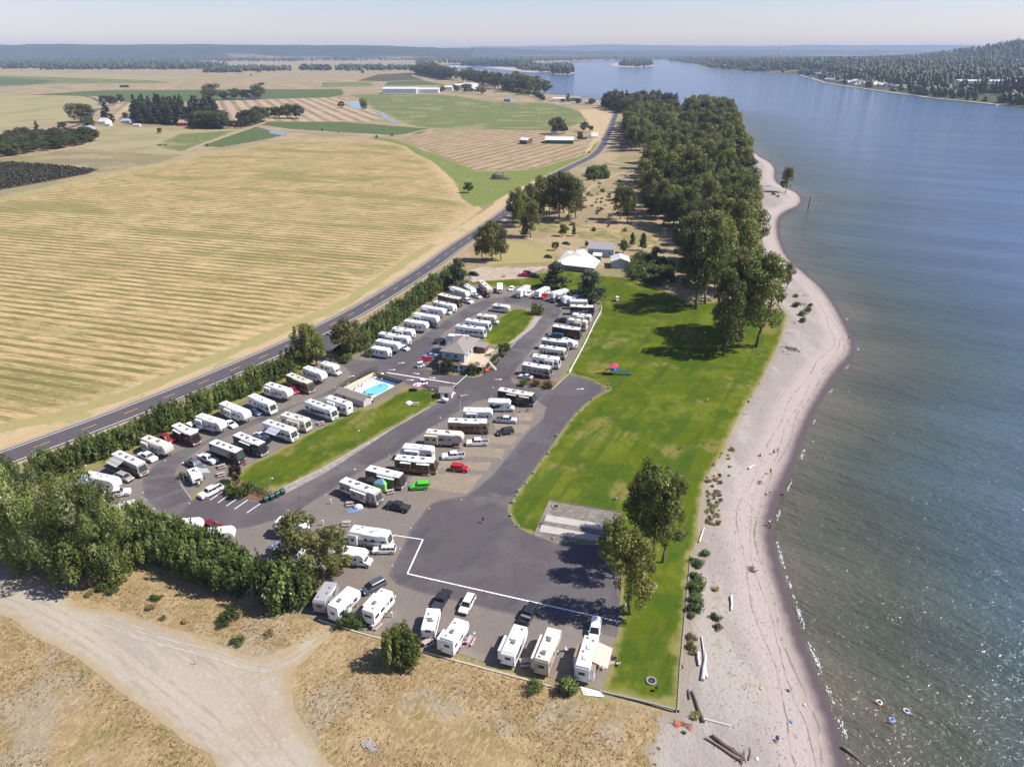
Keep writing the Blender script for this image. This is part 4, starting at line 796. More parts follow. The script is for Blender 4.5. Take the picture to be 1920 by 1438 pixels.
def scatter(poly, dist, seed, px=True):
    r = np.random.RandomState(seed); P = [G(u, v) for u, v in poly]; A = np.array(P); q = r.uniform(A.min(0), A.max(0), (6000, 2)); q = q[inpoly(q, P)]; out = []
    O = np.zeros((0, 2))
    for a in q:
        if len(O) == 0 or ((O - a) ** 2).sum(1).min() > dist * dist: O = np.vstack([O, a])
    return [tuple(map(float, a)) for a in O]
rr = random.Random(31)
for x, y in scatter(FOREST, 10.6, 5):
    side = 'on its beach side' if seg_dist([(x, y)], SA)[0][0] < 42 else 'on its lawn side' if y < 330 else 'in its middle' if y < 520 else 'towards its far end'
    mp_ = rr.random() < .36
    plant('maple' if mp_ else 'cotton', x, y, rr.uniform(20, 33) * (.85 if mp_ else 1) * (1 if rr.random() < .8 else .8), ('round-crowned darker tree' if mp_ else 'cottonwood') + ' crowded in the dense riverside grove, ' + side, group='riverside grove %s ' % ('round trees' if mp_ else 'cottonwoods') + side, wide=rr.uniform(1.1, 1.4), name='maple_tree' if mp_ else 'cottonwood_tree')
for x, y in scatter(CLUMP, 15, 6): plant('cotton', x, y, rr.uniform(24, 32), name='roadside_tree', label='cottonwood in the far clump beside the highway bend', group='trees of the far roadside clump', wide=rr.uniform(1.3, 1.7))
for x, y in scatter([(1285, 232), (1300, 226), (1365, 234), (1372, 250), (1330, 248), (1292, 240)], 9, 8): plant('cotton', x, y, rr.uniform(28, 38), 'tall cottonwood rising at the far end of the grove', group='tall trees at the far end of the grove', wide=1.1)
plant_px('conifer', 1230, 222, 176, 'pointed conifer rising alone beyond the far clump', wide=1.0)
for x, y in scatter([(1128, 197), (1200, 199), (1262, 202), (1270, 212), (1200, 218), (1150, 210)], 17, 9): plant('conifer' if rr.random() < .6 else 'round', x, y, rr.uniform(18, 30), 'dark evergreen in the belt by the river beyond the highway bend', group='evergreens beyond the highway bend', name='evergreen_tree', wide=1.3)
# shoreline trees further along the near bank
for line, w in [([(784, 138), (800, 142), (815, 144), (835, 150)], 3), ([(845, 150), (850, 151)], 1), ([(866, 152), (869, 152)], 1), ([(880, 155), (905, 158), (925, 162)], 3), ([(928, 165), (950, 170), (945, 172)], 2), ([(960, 168), (985, 173), (1005, 178)], 3)]:
    for x, y in resample([G(*p) for p in line], 48):
        for k in range(w): plant('round' if rr.random() < .5 else 'cotton', x + rr.uniform(-20, 20), y + rr.uniform(-25, 45), rr.uniform(26, 44), 'tree in the row on the river bank beyond the farm', group='trees along the far river bank', name='bank_tree', wide=1.7)
for x, y in scatter([(786, 141), (832, 150), (838, 146), (815, 134), (800, 131), (786, 134)], 45, 15): plant('round', x, y, rr.uniform(28, 42), 'tree in the row on the river bank beyond the farm', group='trees along the far river bank', name='bank_tree', wide=1.5)
# single farm trees, each with its own look or place
for kind, u, vb, vt, lab, wd in [
 ('round', 155, 230, 191, 'large dark rounded tree at the lane left of the white farmhouse', 1.7), ('round', 168, 243, 218, 'rounded tree in front of the big dark one by the lane', 1.5), ('conifer', 203, 230, 192, 'dark evergreen beside the white farmhouse', 1.6), ('round', 197, 196, 178, 'dark rounded tree behind the white farmhouse evergreen', 1.3), ('round', 212, 198, 180, 'rounded tree at the edge of the long green field', 1.3), ('round', 227, 195, 177, 'lone dark tree at the left end of the ploughed field', 1.0),
 ('round', 300, 251, 239, 'small round tree alone on the pale meadow', 1.1), ('round', 235, 222, 211, 'small round tree beside the blue-roofed shed', 1.2), ('round', 118, 243, 228, 'rounded tree at the bend of the country lane', 1.4), ('round', 172, 265, 240, 'dark rounded tree at the end of the orchard belt', 1.5), ('round', 158, 262, 238, 'rounded tree beside the pale shed by the orchard', 1.5), ('conifer', 72, 252, 226, 'pointed evergreen rising above the orchard belt', 1.3), ('round', 45, 262, 238, 'light green tree above the orchard belt', 1.6), ('round', 28, 262, 242, 'pale tree behind the orchard belt', 1.8),
 ('round', 640, 203, 190, 'rounded bush-like tree left of the pond', 1.4), ('poplar', 683, 205, 180, 'upright dark tree at the right end of the pond', 1.5), ('round', 878, 362, 341, 'round dark tree alone on the grass margin near the brush pile', 1.15), ('round', 1044, 252, 220, 'large dark tree behind the white-roofed barn', 1.3), ('round', 1058, 251, 232, 'smaller tree right of the large one behind the barn', 1.1), ('round', 1094, 248, 228, 'dark round tree left of the pair by the tent shed', 1.2), ('round', 1108, 247, 235, 'reddish dark round tree right of the pair by the tent shed', 1.2), ('round', 1087, 264, 247, 'grey-green tree beside the small green shed', 1.0), ('conifer', 1065, 191, 175, 'tall evergreen beside the white boathouse', 1.5), ('round', 1055, 193, 185, 'round tree in front of the white boathouse', 1.5), ('round', 1084, 196, 184, 'dark tree right of the white boathouse', 1.4), ('round', 1108, 198, 185, 'dark round tree near the river at the highway end', 1.6), ('round', 1135, 203, 186, 'large dark round tree at the highway bend', 1.7), ('conifer', 840, 154-8, 138, 'single shore tree left of the next two', 2.0),
 ('round', 483+2, 137, 128, 'lone tree on the far plain', 1.5), ('round', 678+2, 139-59+59, 131, 'dark lone tree by the far track', 1.4), ('round', 471, 143, 139, 'tiny bush tree on the pale field', 1.5)]:
    plant_px(kind, u, vb, vt, lab, wide=wd)
for x, y in scatter([(252, 234), (268, 232), (330, 236), (345, 234), (345, 218), (300, 214), (255, 220)], 11, 12): plant('conifer', x, y, rr.uniform(18, 34), 'dark evergreen in the farmyard windbreak behind the red barn', group='evergreens of the farmyard windbreak', wide=1.35)
for x, y in scatter([(357, 228), (398, 236), (412, 233), (400, 222), (365, 216)], 11, 13): plant('conifer', x, y, rr.uniform(20, 36), 'dark evergreen in the windbreak right of the red barn', group='evergreens right of the red barn', wide=1.35)
for x, y in scatter([(370, 242), (418, 243), (420, 236), (372, 234)], 8, 14): plant('round', x, y, rr.uniform(17, 21), 'dense dark tree in the clipped block right of the red barn', group='dense trees right of the red barn', wide=1.3)
for x, y in resample([G(*p) for p in [(418, 241), (452, 241)]], 7): plant('round', x, y, 11, 'tree in the straight clipped row beside the green crop', group='clipped row beside the green crop', wide=1.1)
for x, y in resample([G(*p) for p in [(458, 238), (480, 232), (492, 228)]], 11) + resample([G(*p) for p in [(505, 222), (530, 222), (556, 223)]], 12): plant('round', x, y, rr.uniform(14, 22), 'rounded tree in the row along the far farm drive', group='trees along the far farm drive', wide=1.5)
for x, y in resample([G(*p) for p in [(398, 188), (425, 187), (455, 187), (482, 187)]], 22): plant('round', x, y, rr.uniform(16, 34), 'dark tree round the farmstead beyond the long green field', group='trees round the distant farmstead', wide=1.6)
for x, y in scatter([(-90, 300), (0, 296), (60, 288), (145, 274), (172, 268), (168, 256), (100, 258), (0, 266), (-90, 270)], 9, 16): plant('round', x, y, rr.uniform(9, 13), 'tree in the dense dark orchard belt at the left edge', group='trees of the orchard belt', wide=1.5)
for x, y in resample([G(*p) for p in [(1018, 190), (1003, 181), (975, 179)]], 30): plant('round', x, y, rr.uniform(10, 16), 'low tree beside the riverside houses', group='low trees beside the riverside houses', wide=1.5)
for x, y in scatter([(824, 174), (850, 172), (885, 176), (905, 178), (900, 172), (850, 166)], 34, 18): plant('round', x, y, rr.uniform(8, 17), 'tree among the far farm buildings', group='trees among the far farm buildings', wide=1.4)
# rough land between the park and the grove
for u, vb, vt, lab in [(1300 - 95, 470, 438, 'dark evergreen shrub behind the blue-grey house'), (1185, 462, 437, 'pointed small evergreen behind the blue-grey house'), (1168, 475, 450, 'round green tree beside the blue-grey house'), (1228, 492, 462, 'dark bushy tree in the weeds left of the grove'), (1241, 498, 480, 'smaller dark bush at the foot of the grove'), (1100, 464, 452, 'round tree behind the white-roofed house'), (1041, 470, 452, 'small tree left of the white-roofed house'), (1055, 443, 420, 'grey poplar in the rough meadow'), (1076, 443, 424, 'young evergreen in the rough meadow'), (984, 446, 408, 'very dark dense tree at the meadow track')]:
    plant_px('pine' if 'evergreen' in lab or 'very dark' in lab else 'round', u, vb, vt, lab, wide=.9)
for x, y in scatter([(1180, 520), (1240, 540), (1262, 530), (1255, 500), (1200, 480), (1180, 500)], 3.4, 19): plant('bush', x, y, rr.uniform(2, 4.2), 'shrub in the thicket between the blue-grey house and the grove', cat='shrub', group='shrubs of the thicket by the grove', wide=1.2)
for x, y in scatter([(1000, 400), (1120, 330), (1195, 340), (1190, 440), (1060, 440)], 13, 21): plant('bush' if rr.random() < .5 else 'weed', x, y, rr.uniform(.9, 2.6), 'small shrub scattered over the rough meadow', cat='shrub', group='shrubs of the rough meadow', name='bush', wide=1.2)
for x, y in scatter([(1108, 338), (1135, 336), (1135, 322), (1105, 324)], 4, 23): plant('bush', x, y, rr.uniform(4, 8), 'bright green bush in the clump beside the dirt yard track', cat='shrub', group='bushes beside the yard track', wide=.8)
for x, y in scatter([(1060, 385), (1160, 412), (1160, 380), (1130, 360)], 9, 24): plant('weed', x, y, rr.uniform(1, 2.2), 'yellowish weed clump in the rough meadow', cat='shrub', group='weed clumps of the rough meadow', wide=1.5)
# weeds on the dry ground and the beach top
for u, v, h, lab in [(200, 1100, 1.9, 'green shrub at the foot of the poplar row'), (212, 1112, 1.2, 'low green shrub on the dry grass'), (170, 1115, 1.1, 'small weed near the sandy road edge'), (294, 1122, 1.3, 'small upright weed on the bare ground'), (284, 1138, 1.1, 'weed on the bare ground left of the broad shrubs'), (430, 1158, 2.1, 'broad dark shrub on the dry grass'), (422, 1172, 1.3, 'lower shrub below the broad dark one'), (448, 1204, 1.4, 'dark shrub near the turnout edge'), (502, 1192, 1.0, 'pale green weed right of the dark shrub'), (305, 1160, .8, 'tiny weed on the bare soil'), (350, 1165, .8, 'tiny dark weed on the bare soil'), (1300, 1345 - 3, .9, 'weed at the lawn corner by the orange netting')]:
    x, y, z = GH(u, v); plant('bush' if h > 1.15 else 'weed', x, y, h, lab, cat='shrub', z=z, wide=1.4)
rw = random.Random(77)
for (u0, v0, u1, v1, n, kind, h0, h1, lab, grp) in [(1300, 1045, 1310, 1160, 12, 'bush', 1.0, 1.9, 'green shrub against the lawn edging above the beach', 'shrubs along the lawn edging'), (1296, 1170, 1300, 1225, 4, 'weed', .9, 1.4, 'weed on the strip between lawn and beach', 'weeds between lawn and beach'), (1325, 895, 1350, 985, 70, 'weed', .3, .7, 'low weed in the weedy patch at the top of the beach', 'weeds at the beach top'), (1335, 830, 1370, 900, 10, 'weed', .3, .7, 'low weed where the beach meets the upper lawn', 'weeds beside the upper lawn')]:
    for k in range(n):
        u = rw.uniform(u0, u1); v = rw.uniform(v0, v1); x, y, z = GH(u, v); plant(kind, x, y, rw.uniform(h0, h1), lab, cat='shrub', group=grp, z=z, wide=1.4)
for u, v, h, lab in [(1326, 1042, 1.5, 'round shrub alone on the beach top'), (1341, 1104, .9, 'small weed on the middle beach'), (1343, 1158, 1.3, 'green weed below the standing white log'), (1345, 1178, 1.0, 'pale weed lower on the beach'), (1373, 845, 1.0, 'yellow-green weed at the edge of the lawn'), (1508, 592, 2.2, 'dark shrub on the upper beach, lower of the pair'), (1512, 583, 2.0, 'dark shrub on the upper beach, upper of the pair'), (1496, 575, 2.4, 'round green bush on the upper beach'), (1520, 574, 1.5, 'small bush beside the driftwood'), (1490, 557, 1.4, 'small bush at the grove edge'), (1502, 603, 1.9, 'bush beside the pale driftwood chain'), (1450, 366, 2.0, 'scrub beside the lone tree on the point'), (1458, 370, 1.6, 'dry scrub on the sandy point')]:
    x, y, z = GH(u, v); plant('bush' if h > 1.15 else 'weed', x, y, h, lab, cat='shrub', z=z, wide=1.3)
# dry grass tufts over the waste ground
def tufts(name, polys, n, seed, mat, s=(.25, .6), label=None, holes=()):
    r = np.random.RandomState(seed); P = [G(u, v) for u, v in polys]; A = np.array(P); q = r.uniform(A.min(0), A.max(0), (n * 3, 2)); m = inpoly(q, P)
    for h_ in holes: m &= ~inpoly(q, [G(u, v) for u, v in h_])
    nz = np.sin(q[:, 0] * .21 + 1.3 * np.sin(q[:, 1] * .17)) + np.sin(q[:, 1] * .33 + np.sin(q[:, 0] * .11) * 2)
    m &= (nz + r.normal(size=len(q)) * .8) > 0
    q = q[m][:n]; z = hgt(q)[0]
    cl = np.column_stack([q, z + .06, np.full(len(q), .3), np.full(len(q), .3), np.full(len(q), .12)])
    k = len(q) * 3; me = crown_mesh(name, cl, k, .24, mat, up=1.5, seed=seed, aspect=1.3, shell=0)
    return link(name, me, kind='stuff', label=label)
DG = [(60, 1080), (200, 1098), (330, 1100), (470, 1130), (590, 1170), (780, 1218), (1000, 1280), (1130, 1315), (1240, 1345), (1235, 1500), (700, 1500), (604, 1415), (552, 1262), (640, 1180), (510, 1222), (330, 1176), (210, 1140)]
tufts('dry_grass_tufts', DG, 9000, 5, M_strawtuft, label='dry golden grass tufts over the waste ground')
tufts('dry_grass_tufts', [(-60, 1130), (0, 1156), (125, 1228), (250, 1320), (408, 1442), (440, 1520), (-60, 1520)], 6000, 6, M_strawtuft, label='dry golden grass tufts left of the sandy road')

# ---------------- far woods as masses
def blobs(name, pos, hs, ws, mat, seed, cone=0.5, label=None, zs=None):
    """far trees: each a small irregular crown of 22 faces"""
    r = np.random.RandomState(seed); n = len(pos); pos = np.array(pos); hs = np.array(hs); ws = np.array(ws)
    ring = 5; tv = []
    iscone = r.rand(n) < cone
    V = np.zeros((n, 2 + 3 * ring, 3)); 
    rr_ = np.where(iscone[:, None], [1.0, .62, .28], [.72, 1.0, .66]); zz = np.where(iscone[:, None], [.12, .45, .75], [.12, .5, .85])
    z0 = zs if zs is not None else np.zeros(n)
    for j in range(3):
        a0 = r.rand(n) * 6.28
        for k in range(ring):
            a = a0 + k * 2 * math.pi / ring; q = ws * rr_[:, j] * r.uniform(.65, 1.25, n)
            V[:, j * ring + k, 0] = pos[:, 0] + q * np.cos(a); V[:, j * ring + k, 1] = pos[:, 1] + q * np.sin(a); V[:, j * ring + k, 2] = z0 + hs * (zz[:, j] + r.uniform(-.06, .06, n))
    V[:, 15, :2] = pos; V[:, 15, 2] = z0 - 1; V[:, 16, :2] = pos; V[:, 16, 2] = z0 + hs
    F = []
    for k in range(ring):
        F.append((15, (k + 1) % ring, k))
        for j in range(2): a = j * ring + k; b = j * ring + (k + 1) % ring; F.append((a, b, b + ring)); F.append((a, b + ring, a + ring))
        F.append((10 + k, 10 + (k + 1) % ring, 16))
    F = np.array(F); fs = (F[None] + (np.arange(n) * 17)[:, None, None]).reshape(-1, 3)
    me = bpy.data.meshes.new(name); me.vertices.add(n * 17); me.vertices.foreach_set('co', V.astype(np.float32).ravel())
    me.loops.add(len(fs) * 3); me.loops.foreach_set('vertex_index', fs.astype(np.int32).ravel()); me.polygons.add(len(fs))
    me.polygons.foreach_set('loop_start', np.arange(0, len(fs) * 3, 3, dtype=np.int32)); me.polygons.foreach_set('loop_total', np.full(len(fs), 3, np.int32))
    t = np.repeat(r.rand(n) * .7, len(F)) + r.rand(len(fs)) * .3
    at = me.attributes.new('tint', 'FLOAT', 'FACE'); at.data.foreach_set('value', t.astype(np.float32))
    me.materials.append(mat); me.update(calc_edges=True); return link(name, me, kind='stuff', label=label)
M_farwood = leafmat('far_foliage', (0.020, 0.032, 0.012), (0.075, 0.095, 0.035), trans=.0)
def band(poly, n, seed, wob=True):
    r = np.random.RandomState(seed); P = [G(u, v) for u, v in poly]; A = np.array(P); out = np.zeros((0, 2))
    while len(out) < n:
        q = r.uniform(A.min(0), A.max(0), (n * 2, 2)); q = q[inpoly(q, P)]
        if wob:
            nz = np.sin(q[:, 0] / 95. + 2 * np.sin(q[:, 1] / 210.)) + np.sin(q[:, 1] / 160. + q[:, 0] / 300.); q = q[nz + r.normal(size=len(q)) * .5 > -.55]
        out = np.vstack([out, q])
    return out[:n]
r3 = np.random.RandomState(3)
for i, (poly, n, h0, h1) in enumerate([
  ([(-200, 133), (0, 132), (200, 131), (350, 131), (420, 129), (430, 124), (200, 119), (0, 119), (-200, 119)], 2600, 18, 36),
  ([(380, 137), (450, 137), (460, 133), (400, 132)], 120, 14, 26), ([(400, 134), (545, 134), (545, 130), (470, 128.5), (400, 130)], 260, 14, 26),
  ([(560, 133), (620, 133), (620, 129), (565, 128)], 110, 14, 28), ([(630, 133), (660, 133.5), (770, 132), (775, 128), (640, 127)], 220, 16, 28),
  ([(-200, 117), (200, 117), (500, 116), (800, 113.5), (800, 105), (0, 105), (-200, 105)], 5200, 18, 34),
  ([(780, 122), (840, 120), (1000, 121), (1005, 116), (1130, 113.8), (1240, 112.3), (1245, 107), (900, 107), (780, 110)], 2600, 22, 38),
  ([(865, 124.5), (900, 123), (960, 126), (1000, 125), (990, 120), (880, 119)], 380, 24, 40),
  ([(968, 131), (1030, 136), (1034, 131), (1010, 126), (970, 126)], 150, 20, 34), ([(1034, 139), (1066, 140), (1076, 136), (1060, 131), (1038, 133)], 110, 28, 44),
  ([(1160, 124.5), (1205, 126), (1224, 122), (1215, 118.5), (1168, 119)], 240, 26, 40),
  ([(1240, 110), (1330, 112), (1500, 112), (1500, 105.5), (1240, 105)], 1500, 22, 36), ([(1256, 115.5), (1290, 117.5), (1330, 116), (1330, 112), (1256, 112)], 260, 18, 34)]):
    P = band(poly, n, 40 + i, wob=i in (0, 5, 6)); blobs('far_woodland', P, r3.uniform(h0, h1, n), r3.uniform(7, 13, n), M_farwood, i, .25, label='far-off belt of woodland fading into the haze')
# right bank: conifers and broadleaf mixed
RBA = [(x, y) for x, y in rb] + [(5200, 700), (6000, 8500), (1500, 9400)]
q = []; rq = np.random.RandomState(9)
X0, X1, Y0, Y1 = 500, 5200, 900, 9000
while len(q) < 15000:
    n = 30000; u = rq.rand(n); y = Y0 * (Y1 / Y0) ** u; x = rq.uniform(X0, X1, n); P = np.column_stack([x, y]); P = P[inpoly(P, RBA)]
    P = P[(P[:, 0] / P[:, 1] < .85) & (P[:, 0] / P[:, 1] > .15)]
    d = seg_dist(P, rb)[0]; P = P[d > 16]; d = d[d > 16]
    nz = np.sin(P[:, 0] / 70. + 2 * np.sin(P[:, 1] / 120.)) + np.sin(P[:, 1] / 85. + P[:, 0] / 200.) 
    keep = (nz + rq.normal(size=len(P)) * .45 > -.45) | (d > 900) & (rq.rand(len(P)) < .6); q += [tuple(p) for p in P[keep]]
q = np.array(q[:15000]); dq = seg_dist(q, rb)[0]; zq = np.array([bank_h(x, y, d) for (x, y), d in zip(q, dq)])
xw, yw, _z = STORE; mk = ~((abs(q[:, 0] - xw) < 175) & (abs(q[:, 1] - yw) < 45))
for hx_, hy_, _z in BANK_HOUSES: mk &= ~((abs(q[:, 0] - hx_ * q[:, 1] / hy_) < 13) & (q[:, 1] > hy_ - 75) & (q[:, 1] < hy_ + 14))
q, dq, zq = q[mk], dq[mk], zq[mk]; lowt = (abs(q[:, 0] - xw * q[:, 1] / yw) < 150) & (q[:, 1] < yw) & (q[:, 1] > yw - 330)
near = dq < 90
blobs('bank_woodland', q[near], rq.uniform(12, 24, near.sum()), rq.uniform(6, 10, near.sum()), M_farwood, 20, .1, label='broadleaf woodland lining the opposite river bank', zs=zq[near])
blobs('bank_woodland', q[~near], np.where(lowt[~near], .4, 1) * rq.uniform(20, 42, (~near).sum()), rq.uniform(5.5, 9.5, (~near).sum()), M_farwood, 21, .5, label='conifer forest over the hillside across the river', zs=zq[~near])
rbk = []
for k in range(60):
    for j in range(90): rbk.append((-470 + j * 2.6 + rr.uniform(-.8, .8), 440 + k * 4.4 + rr.uniform(-.5, .5)))
rbk = np.array(rbk); rbk = rbk[inpoly(rbk, [G(*p) for p in [(-120, 305), (0, 304), (100, 310), (178, 319), (163, 326), (0, 356), (-120, 370)]])]
blobs('berry_bushes', rbk, rq.uniform(1.3, 2.3, len(rbk)), rq.uniform(.9, 1.5, len(rbk)), leafmat('berry_leaves', (0.020, 0.020, 0.010), (0.055, 0.050, 0.022), trans=0), 33, .1, label='rows of dark berry bushes in the far left field')
# ridge woods
for y0, dp, x0, x1, n, hf in [(8300, 1600, -9500, -500, 5000, lambda x: 168 - 60 * max(0, (x + 3500) / 3000))]:
    pass
# ================================================================== VEHICLES
M_glass = pm('dark_glass', (0.018, 0.022, 0.026), 0.12, spec=.6)
M_glassg = pm('green_tinted_glass', (0.045, 0.07, 0.06), 0.06, spec=.9)
M_tyre = pm('tyre_rubber', (0.018, 0.018, 0.019), 0.8); M_rim = pm('wheel_rim', (0.55, 0.55, 0.56), 0.35, metal=.6)
M_plast = pm('dark_plastic', (0.035, 0.035, 0.04), 0.6); M_vent = pm('roof_unit_grey', (0.16, 0.16, 0.165), 0.6)
M_chrome = pm('bright_trim', (0.62, 0.62, 0.63), 0.25, metal=.7); M_lamp = pm('headlight_lens', (0.75, 0.78, 0.80), 0.15); M_tail = pm('tail_light', (0.45, 0.02, 0.02), 0.3)
M_under = pm('underbody', (0.02, 0.02, 0.02), 0.9)
PAINT = {}
def paint(col, rough=0.32):
    if col not in PAINT: PAINT[col] = pm('paint_%d' % len(PAINT), col, rough, var=.05, scale=1.2, spec=.55)
    return PAINT[col]
WHT = (0.80, 0.80, 0.79); CRM = (0.66, 0.60, 0.50); TANC = (0.50, 0.42, 0.32); BRN = (0.13, 0.085, 0.05); DBR = (0.055, 0.035, 0.025); BLK = (0.025, 0.025, 0.03); GRY = (0.30, 0.30, 0.31); SLV = (0.52, 0.53, 0.54); GLD = (0.34, 0.25, 0.14); MAR = (0.16, 0.03, 0.03); BLU = (0.10, 0.14, 0.28); TPE = (0.33, 0.30, 0.27)
_wheel = {}
def wheel_meshes(r, w):
    k = (round(r, 2), round(w, 2))
    if k not in _wheel:
        a = MB().tube((0, -w / 2, 0), (0, w / 2, 0), r, n=14).mesh('tyre', M_tyre); b = MB().tube((0, -w / 2 - .012, 0), (0, w / 2 + .012, 0), r * .56, n=10).mesh('rim', M_rim); _wheel[k] = (a, b)
    return _wheel[k]
def wheel(p, x, y, r=.36, w=.24):
    a, b = wheel_meshes(r, w); o = link('wheel', a, p, (x, y, r)); link('rim', b, o)
_meshc = {}
def shared(key, fn):
    if key not in _meshc: _meshc[key] = fn()
    return _meshc[key]
def ac_mesh(): return shared('ac', lambda: MB().fr(-.55, .45, -.36, .36, 0, -.42, .36, -.28, .28, .26).mesh('roof_air_conditioner', M_vent))
def acw_mesh(): return shared('acw', lambda: MB().fr(-.55, .45, -.36, .36, 0, -.42, .36, -.28, .28, .26).mesh('roof_air_conditioner', paint((0.6, 0.6, 0.6))))
def vent_mesh(d=True): return shared('vent%d' % d, lambda: MB().fr(-.22, .22, -.22, .22, 0, -.18, .18, -.18, .18, .10).mesh('roof_vent', M_vent if d else paint((0.55, .55, .55))))
def win_mesh(w, h, m=None): return shared(('win', round(w, 1), round(h, 1), m.name if m else ''), lambda: MB().box(-w / 2, w / 2, -.012, .012, -h / 2, h / 2).mesh('window', m or M_glass))
def swoosh(L, z0, col, side, seed, half, parent, x0=-.5, x1=.5):
    r = random.Random(seed); mb = MB()
    for k in range(2):
        a = r.uniform(-.1, .25); t = .14 + .16 * r.random(); s = r.uniform(.25, .8); n = 9
        top = []; bot = []
        for i in range(n):
            f = i / (n - 1); x = L * (x0 + .04 + (x1 - x0 - .08) * f); z = z0 + .35 - k * .38 + a + s * math.sin((f - .5) * 3.0) * .55
            th = t * math.sin(math.pi * min(1, f * 1.02 + .02)) + .03; top.append((x, z + th)); bot.append((x, z - th))
        vs = [(x, side * (half + .006), z) for x, z in top + bot]
        fs = [((i, i + 1, n + i + 1, n + i) if side < 0 else (n + i, n + i + 1, i + 1, i)) for i in range(n - 1)]
        mb.add(vs, fs)
    mb.build('paint_swoosh', paint(col), parent)
def awning(p, L, half, zr, side, x, w, ext, cols):
    """side awning: rolled tube or extended striped fabric with two arms"""
    if ext <= 0:
        MB().tube((x - w / 2, side * (half + .09), zr - .22), (x + w / 2, side * (half + .09), zr - .22), .085, n=6).build('awning_roll', paint(cols[0]), p); return
    mb = MB(); n = len(cols) * 2 if len(cols) > 1 else 4
    for i in range(n):
        a = i / n; b = (i + 1) / n
        ya = side * (half + .03 + ext * a); yb = side * (half + .03 + ext * b); za = zr - .12 - .72 * a; zb = zr - .12 - .72 * b
        mb.add([(x - w / 2, ya, za), (x + w / 2, ya, za), (x + w / 2, yb, zb), (x - w / 2, yb, zb), (x - w / 2, ya, za - .02), (x + w / 2, ya, za - .02), (x + w / 2, yb, zb - .02), (x - w / 2, yb, zb - .02)],
               [(0, 1, 2, 3), (7, 6, 5, 4), (0, 4, 5, 1), (2, 6, 7, 3), (1, 5, 6, 2), (3, 7, 4, 0)], i % len(cols))
    o = mb.build('awning', [paint(c, .8) for c in cols], p)
    for s in (-1, 1):
        MB().tube((x + s * (w / 2 - .05), side * (half + .03), 1.0), (x + s * (w / 2 - .05), side * (half + ext), zr - .84), .03, n=4).build('awning_arm', M_chrome, o)
